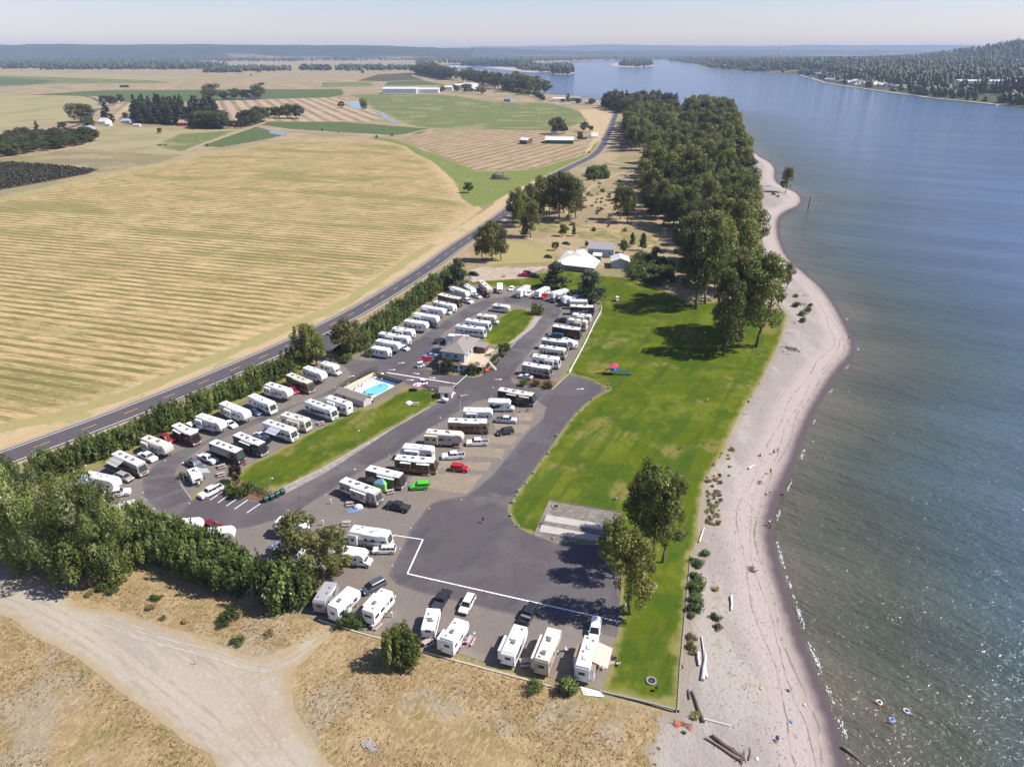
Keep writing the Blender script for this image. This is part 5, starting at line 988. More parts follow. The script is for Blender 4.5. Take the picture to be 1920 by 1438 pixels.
def rv(kind, A, B, label, body=WHT, low=None, sw=None, roof=WHT, slides=(), awn=None, h=None, seed=0, group=None, acs=None, nose=None, dark=True, wmat=None, length=None):
    """A,B: photo positions of rear and front of the roof centreline; slides: (side, x, w); awn: (side, x, w, out, colours)"""
    h = h or {'a': 3.65, 'fifth': 3.85, 'trailer': 3.25, 'c': 3.3, 'small': 2.7, 'pop': 2.6}[kind]
    a = Vector(G(*A, h)); b = Vector(G(*B, h)); d = b - a; L = d.length; c = (a + b) / 2; rz = math.atan2(d.y, d.x)
    L = length or L; L = max(4.2 if kind in ('small', 'pop') else 6.0, min(13.2, L))
    name = {'a': 'motorhome', 'fifth': 'fifth_wheel_camper', 'trailer': 'travel_trailer', 'c': 'motorhome', 'small': 'travel_trailer', 'pop': 'travel_trailer'}[kind]
    e = empty(name, (c.x, c.y, .10), rz, label, 'motorhome' if kind in ('a', 'c') else 'camper', group)
    r = random.Random(seed * 7 + len(label)); W_ = 1.27; hl = L / 2
    if body == WHT: body = r.choice((WHT, (.76, .75, .72), (.70, .70, .70), (.80, .79, .75)))
    if roof == WHT: roof = r.choice((WHT, (.70, .70, .69), (.76, .74, .69), (.64, .63, .60)))
    low = low or body; bm_, lm = paint(body), paint(low)
    if kind == 'a':
        prof = [(-hl, .45), (hl - .25, .45), (hl, .75), (hl - .02, 1.45), (hl - .38, h - .55), (hl - .55, h - .12), (-hl, h - .12)]
        wz = 1.75; floor = .45
    elif kind == 'fifth':
        prof = [(-hl, .65), (hl - 3.0, .65), (hl - 2.7, 1.35), (hl - .5, 1.45), (hl - .1, 1.9), (hl, 2.7), (hl - .25, h - .5), (hl - .75, h - .12), (-hl + .1, h - .12 - .15), (-hl, h - .5)]
        wz = 1.95; floor = .65
    elif kind == 'c':
        prof = [(-hl, .5), (hl - .9, .5), (hl - .9, 1.75), (hl + .35, 1.95), (hl + .45, 2.6), (hl - .1, h - .12), (-hl, h - .12)]
        wz = 1.75; floor = .5
    else:
        prof = [(-hl, .5), (hl - .55, .5), (hl, 1.15), (hl, 2.0), (hl - .45, h - .12), (-hl + .25, h - .12), (-hl, h - .45)]
        wz = 1.65; floor = .5
    body_o = MB().prism(prof, -W_, W_).build('body', bm_, e, bevel=.05)
    # lower skirt colour
    sk = 1.15 if kind != 'fifth' else 1.2
    if low != body:
        mb = MB()
        for s in (-1, 1): mb.box(-hl + .03, (hl - .2 if kind == 'a' else hl - 1.0 if kind == 'c' else hl - 3.1 if kind == 'fifth' else hl - .7), min(s * W_, s * (W_ + .008)), max(s * W_, s * (W_ + .008)), floor + .04, sk)
        mb.build('lower_panel', lm, e)
    rl = prof[-2][0] if kind in ('fifth',) else None
    xf = {'a': hl - .60, 'fifth': hl - .80, 'c': hl - .15}.get(kind, hl - .50); xr = {'a': -hl + .03, 'fifth': -hl + .15, 'c': -hl + .03}.get(kind, -hl + .28)
    MB().fr(xr, xf, -W_ + .02, W_ - .02, h - .14, xr + .06, xf - .06, -W_ + .12, W_ - .12, h).build('roof', paint(roof, .55), e)
    # roof fittings
    nac = acs if acs is not None else (3 if kind == 'a' and L > 10.5 else 2 if L > 7.5 else 1)
    am = ac_mesh() if dark else acw_mesh()
    for k in range(nac): link('roof_air_conditioner', am, e, (xr + (xf - xr) * (.14 + .72 * (k + .3) / max(1, nac)) + r.uniform(-.3, .3), r.uniform(-.1, .1), h))
    for k in range(3 + (L > 9)): link('roof_vent', vent_mesh(r.random() < .7), e, (xr + .5 + (xf - xr - 1) * r.random(), r.choice((-.6, .6, .55, -.5)), h))
    if kind == 'a' and r.random() < .6: MB().ball((0, 0, .18), .30, .30, .24, 8, 4).build('satellite_dome', paint((.7, .7, .7)), e, loc=(r.uniform(-1, 2), .45, h))
    # slide-outs
    taken = {1: [], -1: []}
    for (s, x, w) in slides:
        x *= L; zt = min(h - .45, floor + 2.65); y0, y1 = s * (W_ - .05), s * (W_ + .68)
        o = MB().box(x - w / 2, x + w / 2, min(y0, y1), max(y0, y1), floor + .35, zt).build('slide_out', bm_, e, bevel=.03)
        MB().box(x - w / 2 - .04, x + w / 2 + .04, min(y0, y1 + s * .03), max(y0, y1 + s * .03), zt + .003, zt + .05).build('slide_topper', paint(roof if dark else low, .7), o)
        for q in ([-.25, .25] if w > 2.2 else [0]):
            link('window', win_mesh(.8 if w > 2.2 else .6, .6), o, (x + q * w, s * (W_ + .69), wz + .35))
        taken[s].append((x - w / 2 - .1, x + w / 2 + .1))
    # side windows and door
    for s in (-1, 1):
        x = -hl + 1.0; lim = hl - (1.6 if kind == 'a' else 1.4)
        while x < lim:
            w = r.choice((.6, .9, 1.2, .9)); 
            if all(x + w / 2 < t0 or x - w / 2 > t1 for t0, t1 in taken[s]): link('window', win_mesh(w, .62 if wmat is None else .8), e, (x, s * (W_ + .008), wz + (.35 if kind != 'fifth' else .3)))
            x += w + r.uniform(.5, 1.6)
        if kind == 'a': link('window', win_mesh(.9, .8), e, (hl - 1.15, s * (W_ + .008), 2.05))
    dx = (hl - 2.2) if kind in ('a', 'c') else (hl - 3.6 if kind == 'fifth' else .2 * L)
    if all(not (t0 < dx < t1) for t0, t1 in taken[-1]):
        dr = MB().box(-.36, .36, -.012, .012, -.95, .95).build('door', paint(tuple(x * .88 for x in body)), e, loc=(dx, -W_ - .01, floor + 1.15)); MB().box(-.2, .2, -.02, -.013, .25, .7).build('door_window', M_glass, dr)
    # front and rear
    if kind == 'a':
        q = [(hl - .03 + .012, 1.5), (hl - .375 + .014, h - .62)]
        MB().add([(q[0][0], -1.08, q[0][1]), (q[0][0], 1.08, q[0][1]), (q[1][0], 1.02, q[1][1]), (q[1][0], -1.02, q[1][1])], [(0, 1, 2, 3)]).build('windshield', M_glassg if body[0] > .6 or r.random() < .6 else M_glass, e)
        MB().box(hl - .3, hl + .10, -1.2, 1.2, .42, .74).build('bumper', lm, e, bevel=.05)
        for s in (-1, 1):
            MB().box(hl - .02, hl + .03, s * .95 - .2, s * .95 + .2, .88, 1.08).build('headlight', M_lamp, e)
            MB().box(hl - .15, hl + .1, s * 1.42 - .09, s * 1.42 + .09, 1.75, 2.15).build('mirror', paint(body), e)
        if sw: MB().box(hl - .0, hl + .02, -.6, .6, .85, 1.15).build('grille', M_plast, e)
        link('window', shared('rw', lambda: MB().box(-.012, .012, -.75, .75, -.3, .3).mesh('rear_window', M_glass)), e, (-hl - .008, 0, 2.4))
        for s in (-1, 1): wheel(e, hl - 1.75, s * 1.12, .48, .28); wheel(e, -hl + 3.2, s * 1.12, .48, .32)
        if L > 10.5:
            for s in (-1, 1): wheel(e, -hl + 2.05, s * 1.12, .48, .28)
    elif kind == 'c':
        cab = MB().prism([(hl - .9, .45), (hl + 1.35, .45), (hl + 1.45, .8), (hl + 1.35, 1.1), (hl + .55, 1.28), (hl - .0, 1.85), (hl - .9, 1.85)], -1.0, 1.0).build('cab', bm_, e, bevel=.05)
        MB().add([(hl + .56, -.85, 1.30), (hl + .56, .85, 1.30), (hl + .06, .8, 1.84), (hl + .06, -.8, 1.84)], [(0, 1, 2, 3)]).build('windshield', M_glassg, cab)
        for s in (-1, 1):
            link('cab_window', win_mesh(.6, .45), cab, (hl - .35, s * 1.01, 1.5)); MB().box(hl + 1.38, hl + 1.46, s * .75 - .15, s * .75 + .15, .72, .9).build('headlight', M_lamp, cab)
            wheel(e, hl + .75, s * .95, .38, .24); wheel(e, -hl + 2.3, s * 1.1, .38, .3)
    else:
        if kind == 'fifth':
            if nose: MB().add([(hl + .01, -.95, 2.65), (hl + .01, .95, 2.65), (hl - .26 + .02, .8, h - .52), (hl - .26 + .02, -.8, h - .52)], [(0, 1, 2, 3)]).build('nose_cap', paint(nose), e)
            for s in (-1, 1): MB().box(hl - 1.5, hl - 1.38, s * .8 - .06, s * .8 + .06, 0, 1.45).build('landing_leg', M_plast, e)
            wx = -hl + L * .36
        else:
            MB().tube((hl - .2, -.5, .5), (hl + 1.1, 0, .48), .05).tube((hl - .2, .5, .5), (hl + 1.1, 0, .48), .05).build('tow_hitch', M_plast, e)
            MB().ball((hl + .35, 0, .85), .28, .28, .36, 8, 5).build('gas_bottle', paint((.7, .7, .68)), e); wx = -.3
            link('window', shared('fw', lambda: MB().box(-.012, .012, -.6, .6, -.25, .25).mesh('front_window', M_glass)), e, (hl + .008, 0, 1.6))
        link('window', shared('rw2', lambda: MB().box(-.012, .012, -.5, .5, -.28, .28).mesh('rear_window', M_glass)), e, (-hl - .008, 0, wz + .45))
        for s in (-1, 1):
            for k in ([-.45, .45] if kind not in ('small', 'pop') else [0]): wheel(e, wx + k, s * 1.1, .36, .22)
    if kind != 'small' and r.random() < .6:
        mb = MB().tube((-hl - .1, .6, 1.0), (-hl - .1, .6, h + .15), .025, n=4).tube((-hl - .1, 1.0, 1.0), (-hl - .1, 1.0, h + .15), .025, n=4)
        for k in range(7): mb.tube((-hl - .1, .6, 1.15 + k * .34), (-hl - .1, 1.0, 1.15 + k * .34), .02, n=4)
        mb.build('ladder', M_chrome, e)
    for s in (-1, 1): MB().box(-hl - .02, -hl + .005, s * 1.1 - .09, s * 1.1 + .09, 1.0, 1.5).build('tail_light', M_tail, e)
    MB().box(-hl - .10, -hl + .1, -1.15, 1.15, .5, .68).build('rear_bumper', M_plast, e)
    if kind == 'a' or kind == 'fifth' and nose or sw:
        if sw:
            for s in (-1, 1): swoosh(L, 1.55, sw, s, seed + s, W_, e, x1=.5 if kind == 'a' else .3)
    if low == body and not sw: 
        for s in (-1, 1): MB().box(-hl + .2, hl - (3.0 if kind == 'fifth' else 1.2), min(s * W_, s * (W_ + .006)), max(s * W_, s * (W_ + .006)), 1.28, 1.40).build('side_stripe', paint(r.choice((TPE, GRY, BLU))), e)
    if awn: awning(e, L, W_, h, awn[0], awn[1] * L, awn[2], awn[3], awn[4])
    elif kind != 'small': awning(e, L, W_, h, -1, .05 * L, min(5, L * .45), 0, [(.75, .75, .73)])
    return e

# --- cars
def car(kind, A, B, label, col=WHT, seed=0, cap=None, z=.75, group=None, bed=None, cat=None, flip=False):
    """A rear, B front pixels at about waist height"""
    a = Vector(G(*A, z)); b = Vector(G(*B, z)); d = b - a; rz = math.atan2(d.y, d.x); c = (a + b) / 2
    L = {'sedan': 4.7, 'hatch': 4.2, 'suv': 4.85, 'pickup': 5.85, 'jeep': 4.3, 'van': 4.9}[kind]
    name = {'sedan': 'parked_car', 'hatch': 'parked_car', 'suv': 'parked_car', 'pickup': 'pickup_truck', 'jeep': 'parked_car', 'van': 'parked_car'}[kind]
    e = empty(name, (c.x, c.y, .10), rz, label, cat or ('pickup truck' if kind == 'pickup' else 'car'), group); hl = L / 2; W_ = .93 if kind != 'pickup' else .99; P = paint(col, .25)
    tall_ = {'sedan': 1.42, 'hatch': 1.48, 'suv': 1.75, 'pickup': 1.88, 'jeep': 1.83, 'van': 1.75}[kind]; belt = {'sedan': .92, 'hatch': .95, 'suv': 1.08, 'pickup': 1.18, 'jeep': 1.12, 'van': 1.05}[kind]
    wr = .33 if kind in ('sedan', 'hatch', 'van') else .39; gl = .22 if wr < .35 else .34
    if kind == 'pickup':
        prof = [(-hl, gl + .25), (-hl + .1, gl), (hl - .15, gl), (hl, gl + .3), (hl - .04, belt - .18), (hl - .25, belt - .06), (hl - 1.45, belt), (-hl + 1.85, belt), (-hl + 1.85, belt - .55), (-hl + .08, belt - .55), (-hl + .08, belt), (-hl, belt)]
        MB().prism([(-hl, gl + .25), (-hl + .1, gl), (hl - .15, gl), (hl, gl + .3), (hl - .04, belt - .18), (hl - .25, belt - .06), (hl - 1.45, belt), (-hl + 1.85, belt), (-hl + 1.85, belt - .5), (-hl, belt - .5)], -W_, W_).build('body', P, e, bevel=.04)
        for s in (-1, 1): MB().box(-hl, -hl + 1.84, s * (W_ - .05) - .05, s * (W_ - .05) + .05, belt - .5, belt).build('bed_side', P, e)
        MB().box(-hl - .0, -hl + .07, -W_ + .1, W_ - .1, belt - .5, belt - .01).build('tailgate', P, e)
        if bed == 'cover': MB().box(-hl + .05, -hl + 1.83, -W_ + .06, W_ - .06, belt - .02, belt + .02).build('bed_cover', M_plast, e)
        elif bed == 'canopy': MB().fr(-hl + .02, -hl + 1.9, -W_ + .04, W_ - .04, belt, -hl + .12, -hl + 1.9, -W_ + .18, W_ - .18, tall_).build('bed_canopy', P, e)
        elif bed == 'box': MB().box(-hl + 1.35, -hl + 1.8, -W_ + .05, W_ - .05, belt - .3, belt + .12).build('tool_box', M_chrome, e)
        else: MB().box(-hl + .08, -hl + 1.83, -W_ + .1, W_ - .1, belt - .499, belt - .47).build('bed_floor', M_plast, e)
        x0, x1, X0, X1 = -hl + 1.88, hl - 1.5, -hl + 2.05, hl - 2.15
    else:
        nose = {'sedan': 1.35, 'hatch': 1.1, 'suv': 1.25, 'jeep': 1.35, 'van': .85}[kind]
        tail = {'sedan': .75, 'hatch': .08, 'suv': .05, 'jeep': .12, 'van': .05}[kind]
        MB().prism([(-hl, gl + .2), (-hl + .12, gl), (hl - .15, gl), (hl, gl + .25), (hl - .05, belt - .25), (hl - .3, belt - .12), (hl - nose, belt), (-hl + tail, belt), (-hl, belt - .08)], -W_, W_).build('body', P, e, bevel=.05)
        sl = {'sedan': (.75, .85), 'hatch': (.5, .8), 'suv': (.3, .7), 'jeep': (.06, .35), 'van': (.3, 1.0)}[kind]
        x0, x1, X0, X1 = -hl + tail, hl - nose, -hl + tail + sl[0], hl - nose - sl[1]
    wi = W_ - .06; Wi = W_ - .22 if kind != 'jeep' else W_ - .12
    MB().fr(x0, x1, -wi, wi, belt, X0, X1, -Wi, Wi, tall_ - .05).build('glasshouse', M_glass, e)
    MB().fr(X0 - .05, X1 + .05, -Wi - .04, Wi + .04, tall_ - .055, X0 + .08, X1 - .1, -Wi + .06, Wi - .06, tall_ + .02).build('roof_panel', paint(cap, .3) if cap else P, e)
    for s in (-1, 1):   # pillars
        mb = MB()
        for t in ((0, .25, .56, .8, 1) if kind != 'pickup' else (0, .5, 1)):
            xa = x0 + (x1 - x0) * t; xb = X0 + (X1 - X0) * t; mb.tube((xa, s * (wi + .005), belt), (xb, s * (Wi + .005), tall_ - .03), .035, n=4, cap=False)
        mb.build('door_pillars', P, e)
        MB().box(hl - .14, hl + .01, s * .68 - .2, s * .68 + .2, belt - .38, belt - .22).build('headlight', M_lamp, e)
        MB().box(-hl - .015, -hl + .03, s * (W_ - .14) - .1, s * (W_ - .14) + .1, belt - .35, belt - .12).build('tail_light', M_tail, e)
        MB().box(x1 - .45, x1 - .25, s * (W_ + .1) - .08, s * (W_ + .1) + .08, belt, belt + .14).build('mirror', P, e)
        wheel(e, hl - .92, s * (W_ - .1), wr, .23); wheel(e, -hl + (.95 if kind != 'pickup' else 1.15), s * (W_ - .1), wr, .23)
    MB().box(hl - .1, hl + .05, -W_ + .1, W_ - .1, gl + .02, gl + .22).build('bumper', M_plast if kind in ('jeep', 'suv') else P, e)
    if kind == 'jeep': MB().tube((-hl - .02, 0, 1.0), (-hl - .24, 0, 1.0), .38, n=12).build('spare_wheel', M_tyre, e)
    return e

LROW = 'in the row under the highway hedge'
rv('fifth', (160, 887), (219, 899.5), 'white fifth wheel with a blue striped awning, end of the lower hedge row', awn=(-1, -.28, 4.2, 2.4, [(.16, .32, .55), (.45, .58, .70), (.10, .24, .48)]), seed=1, dark=False)
rv('a', (216.4, 847.5), (266.5, 870.4), 'white-roofed motorhome with a grey awning out over the gravel', body=TPE, low=BRN, sw=DBR, roof=WHT, awn=(-1, -.18, 4.4, 2.3, [(.30, .29, .30), (.42, .41, .41)]), seed=2)
rv('fifth', (270.3, 818.5), (316, 835.4), 'cream fifth wheel with a dark ringed nose beside the white pickup', body=CRM, roof=CRM, nose=BLK, slides=[(-1, -.28, 2.6)], seed=3, sw=GRY)
rv('a', (330.3, 796), (364.5, 813), 'short dark motorhome with white roof beside the red pickup', body=DBR, low=MAR, sw=GRY, seed=4, slides=[(-1, -.15, 3.6)], length=9.4)
rv('fifth', (371.7, 777.5), (418, 792), 'white fifth wheel with two slide-outs left of the small white sedan', seed=5, slides=[(-1, -.3, 2.4)], dark=False, sw=TPE)
rv('fifth', (416.7, 754), (464, 773), 'large white fifth wheel with bulging slide-outs in the lower hedge row', seed=6, slides=[(-1, -.1, 2.8)], dark=False, sw=GRY)
rv('a', (470.6, 740), (511.5, 757), 'white motorhome with green windshield above the dark blue car', seed=7, dark=False, low=TPE)
rv('fifth', (500.6, 718.5), (544, 732), 'white fifth wheel with slide-out left of the red car', body=(.70, .69, .65), seed=8, slides=[(-1, -.32, 2.6)], sw=GRY)
rv('a', (541, 701), (583, 718), 'brown and tan motorhome at the top of the lower hedge row', body=BRN, low=GLD, sw=DBR, roof=CRM, seed=9)
rv('fifth', (572, 687.5), (608, 700), 'white rounded fifth wheel beside the brown motorhome', seed=10, dark=False, sw=SLV)
rv('c', (605, 679), (629, 686), 'white class C camper next to the lane entrance tree', seed=11, dark=False, low=TPE)
rv('small', (359, 877), (369.5, 893), 'small grey-fronted travel trailer on the island by the lamp post', body=(.62, .62, .63), seed=12, awn=(1, 0, 2.6, 2.0, [(.30, .33, .38)]), acs=1)
rv('a', (398, 827), (451, 846.5), 'black motorhome with a long dark awning beside the silver pickup', body=BLK, low=DBR, sw=GRY, awn=(-1, -.02, 6.5, 1.4, [(.05, .05, .055)]), seed=13)
rv('a', (443, 812.8), (493.5, 833), 'dark swirl-painted motorhome left of the silver sedan', body=BLK, low=GRY, sw=SLV, seed=14, slides=[(-1, 0, 4)])
rv('a', (498.1, 789), (551.5, 807), 'white motorhome with a grey striped awning by the lawn', seed=15, sw=GRY, low=TPE, awn=(-1, .0, 4.0, 2.4, [(.32, .33, .38), (.42, .43, .47)]))
rv('a', (530.7, 775), (578, 788), 'beige motorhome with a long slide-out on the lawn side', body=CRM, low=TPE, roof=CRM, seed=16, slides=[(-1, .05, 4.2)], dark=True)
rv('a', (576.3, 750.2), (627, 768), 'white motorhome with bold black swoosh next to the pool', seed=17, sw=BLK, low=GRY)
rv('fifth', (655, 757), (610, 742), 'white trailer with its back to the pool house', seed=18, slides=[(1, .1, 3)], dark=True, sw=BRN)
rv('a', (642, 898.5), (711, 923.3), 'white-roofed motorhome with brown waves above the lone picnic table', body=TPE, low=BRN, sw=WHT, seed=19, slides=[(-1, .05, 4.5)])
rv('a', (689.5, 876.5), (756, 892), 'dark swirl motorhome left of the green jeep', body=DBR, low=GRY, sw=SLV, seed=20, slides=[(-1, .1, 4.5)])
rv('a', (742, 856.5), (819, 863.3), 'long brown and gold motorhome left of the red car', body=BRN, low=GLD, sw=DBR, seed=21, slides=[(-1, -.22, 2.6), (-1, .2, 3.2)])
rv('fifth', (812.5, 840.5), (752, 834.5), 'white fifth wheel facing the median with rounded nose', seed=22, slides=[(1, .12, 3.6)], dark=False, sw=BLU)
rv('fifth', (799, 808), (869, 813), 'tan fifth wheel with slide-out and picnic gear in front', body=TANC, roof=CRM, nose=WHT, seed=23, slides=[(-1, -.34, 3.6)], sw=GRY)
rv('a', (840.5, 787.6), (916.5, 789.6), 'brown-gold motorhome with a maroon front', body=GLD, low=BRN, sw=MAR, seed=24)
rv('fifth', (868, 767.5), (924, 768.3), 'white trailer with dark door behind the brown-gold motorhome', seed=25, slides=[(-1, -.2, 3)], dark=False, sw=BLK)
rv('c', (915.6, 750), (955, 751.3), 'white class C camper with its dark door open beside the blue tent', seed=26, dark=False, sw=BLK)
rv('a', (935.6, 729), (1003, 740.4), 'black motorhome with a tan roof at the top of the middle row', body=BLK, low=GRY, sw=TPE, roof=CRM, seed=27, slides=[(-1, -.1, 3), (-1, .25, 3)])
RC = 'in the right-hand row'
rv('a', (981, 681), (1034, 690), 'white-roofed motorhome with black waves, lowest of the right-hand row beside the silver car', body=TPE, low=BLK, sw=GRY, seed=28)
rv('a', (999, 665.5), (1050, 672.5), 'motorhome with black front, second from the bottom of the right-hand row', body=WHT, low=GRY, sw=BLK, seed=29, slides=[(-1, .15, 3)])
rv('a', (1012, 648.5), (1062, 655.5), 'cream and brown waved motorhome, third from the bottom of the right-hand row', body=CRM, low=BRN, sw=DBR, seed=30)
rv('a', (1016.9, 635), (1067, 640.8), 'grey and brown motorhome below the small silver trailer', body=GRY, low=BRN, sw=TPE, seed=31)
rv('a', (1037.5, 610), (1090.5, 617.5), 'glossy dark brown motorhome above the small silver trailer', body=DBR, low=DBR, sw=BRN, seed=32)
rv('fifth', (1101, 602.5), (1063, 597), 'beige fifth wheel hitched to a dark pickup in the right-hand row', body=CRM, roof=CRM, seed=33, slides=[(1, -.1, 2.6)], sw=BRN)
rv('trailer', (1108, 592), (1072, 588), 'cream travel trailer between the beige fifth wheel and the black motorhome', body=(.68, .66, .6), seed=34, slides=[(1, 0, 2.6)])
rv('a', (1069.5, 573), (1115, 574.6), 'black motorhome with white roof near the fence end', body=BLK, low=GRY, sw=SLV, seed=35)
rv('a', (1068, 563), (1103.5, 563.4), 'white motorhome just below the twin-roofed camper', seed=36, dark=False, low=CRM)
rv('fifth', (1097, 551.5), (1054, 558), 'long white fifth wheel with blue-grey front under the dark round pine', seed=37, sw=BLU, body=(.70, .72, .76), slides=[(1, .1, 3)])
rv('fifth', (1063, 542), (1033, 549.5), 'white fifth wheel with red truck at its nose, top curve of the park', seed=38, dark=False, slides=[(1, .1, 2.6)])
rv('trailer', (1027, 537.5), (1006, 547.5), 'white trailer between the white pickup and the red truck', seed=39, dark=False)
rv('trailer', (990, 534.5), (971, 546), 'white trailer next to the tiny white car on the top curve', seed=40, dark=False, slides=[(1, .1, 2)])
rv('small', (937, 528.8), (937, 542), 'small white trailer seen end-on at the top curve', seed=41, length=7.5)
rv('fifth', (901, 525.5), (919, 541.5), 'beige and black fifth wheel angled at the top curve', body=TANC, roof=CRM, nose=BLK, sw=BLK, seed=42)
rv('trailer', (870, 532), (888.5, 543), 'white trailer with black swoosh nose at the top of the hedge row', seed=43, sw=BLK)
rv('fifth', (847, 538), (878, 548), 'white fifth wheel with silver nose, second from the top of the upper hedge row', seed=44, nose=SLV, slides=[(-1, -.3, 2.4)], dark=False)
rv('a', (824, 551.5), (864.5, 560), 'brown motorhome with white roof in the upper hedge row', body=BRN, low=DBR, sw=TPE, seed=45)
rv('trailer', (814, 564.5), (853.5, 573), 'white travel trailer with sloping front below the brown motorhome', seed=46, sw=TPE)
rv('fifth', (791, 573.5), (834, 580.5), 'white fifth wheel with slide-out beside the pale motor coach front', seed=47, slides=[(-1, -.3, 2.6)], dark=False, sw=SLV)
rv('fifth', (777, 587), (822, 594.5), 'large white fifth wheel with blue-grey lettering band above the dark blue car', seed=48, slides=[(-1, -.3, 3)], sw=BLU, dark=False)
rv('fifth', (759, 600), (802, 606), 'white fifth wheel in the middle of the upper hedge row', seed=49, dark=False, sw=GRY)
rv('trailer', (736.5, 614), (776, 620), 'white trailer with black triangular nose window in the upper hedge row', seed=50, sw=BLK, slides=[(-1, -.1, 3)])
rv('trailer', (711, 623.5), (768, 633), 'longest white trailer of the upper hedge row with two slide-outs', seed=51, slides=[(-1, -.1, 3.2)], sw=BLK)
rv('fifth', (706, 637), (750, 644.5), 'plain white fifth wheel second from the lane corner', seed=52, dark=False)
rv('trailer', (698, 650), (731, 655.5), 'short white trailer nearest the lane corner and entrance bed', seed=53, dark=False)
rv('small', (926, 571), (953.5, 574.5), 'small rounded silver trailer at the top of the median lawn', body=(.62, .63, .66), seed=54, length=7.2, sw=BLU)
rv('c', (895, 589.5), (928, 593), 'cream class C camper second from the top beside the median lawn', body=CRM, roof=CRM, seed=55)
rv('a', (874, 598.5), (919.5, 605), 'white and dark waved motorhome in the median row', seed=56, sw=BLK, low=GRY)
rv('a', (855, 609.5), (910, 616), 'white motorhome with grey waves just behind the office tree', seed=57, sw=GRY, low=SLV)
rv('fifth', (878, 631), (837, 627), 'white fifth wheel partly hidden behind the office roof', seed=58, dark=False)
rv('trailer', (214, 951), (247, 942.5), 'white camper half hidden by the corner thicket', seed=59, slides=[], dark=False)
rv('fifth', (322, 979), (353, 977), 'white camper roof peeking over the poplar row', seed=60, dark=False, length=9)
rv('fifth', (378, 997), (416, 993), 'white camper behind the poplar row beside the red truck', seed=61, dark=False, length=9)
rv('fifth', (574, 981), (514, 972.5), 'white fifth wheel with oval nose emblem left of the broad olive tree', seed=62, nose=GRY, slides=[(1, .2, 2.2)])
rv('fifth', (566, 1036), (503, 1019), 'white and black fifth wheel under the broad olive tree', seed=63, nose=BLK, sw=BLK)
rv('a', (659, 990), (732, 1001), 'white motorhome with taupe lower side and rear slide-out right of the olive tree', low=TPE, seed=64, slides=[(-1, -.39, 1.9), (1, .12, 3.2)], sw=TPE, dark=False)
rv('c', (629, 1027), (682, 1035), 'white class C camper with maroon skirt beside the white crossover', low=(.40, .28, .27), seed=65, dark=True)
rv('trailer', (597, 1128), (622, 1088), 'camper under a grey storage cover beside the upright poplars', body=(.27, .27, .28), roof=(.33, .33, .34), seed=66, acs=0)
rv('fifth', (622, 1139), (666, 1098), 'white fifth wheel next to the grey covered camper', seed=67, dark=True, sw=TPE)
rv('a', (689, 1146), (728, 1101.5), 'large white motorhome with left slide-out and open gravel beside it', seed=68, slides=[(1, -.05, 3.6)], dark=True)
rv('small', (804, 1171), (811, 1144.4), 'small white trailer hitched to the black pickup with covered bed', seed=69, acs=1, sw=BLK, length=5.6)
rv('fifth', (838, 1199), (867, 1157.5), 'white fifth wheel with bulging front beside the red picnic mat', seed=70, dark=True, slides=[(1, -.3, 2.4)])
rv('trailer', (951.5, 1226), (977, 1168.5), 'white trailer with dark rear window hitched to the black pickup', seed=71, sw=BLK, slides=[(1, -.18, 3.6)], dark=True)
rv('fifth', (1015, 1238.5), (1041, 1172.5), 'tan fifth wheel with cream slide-outs in the bottom row', body=TANC, roof=CRM, seed=72, slides=[(1, .02, 3.2), (1, -.32, 2.2)], low=(.42, .34, .26))
rv('fifth', (1091.5, 1251.5), (1110.5, 1187.5), 'white fifth wheel with a beige awning on the right, nearest the lawn', seed=73, slides=[(1, -.02, 3.0), (-1, -.34, 1.8)], low=(.30, .22, .15), awn=(-1, .02, 4.6, 2.6, [(.50, .42, .34)]), dark=False)
rv('small', (1056, 634), (1078, 641.5), 'small silver-white trailer with hitched blue pickup in the right-hand row', body=(.68, .70, .74), seed=74, length=6.4)

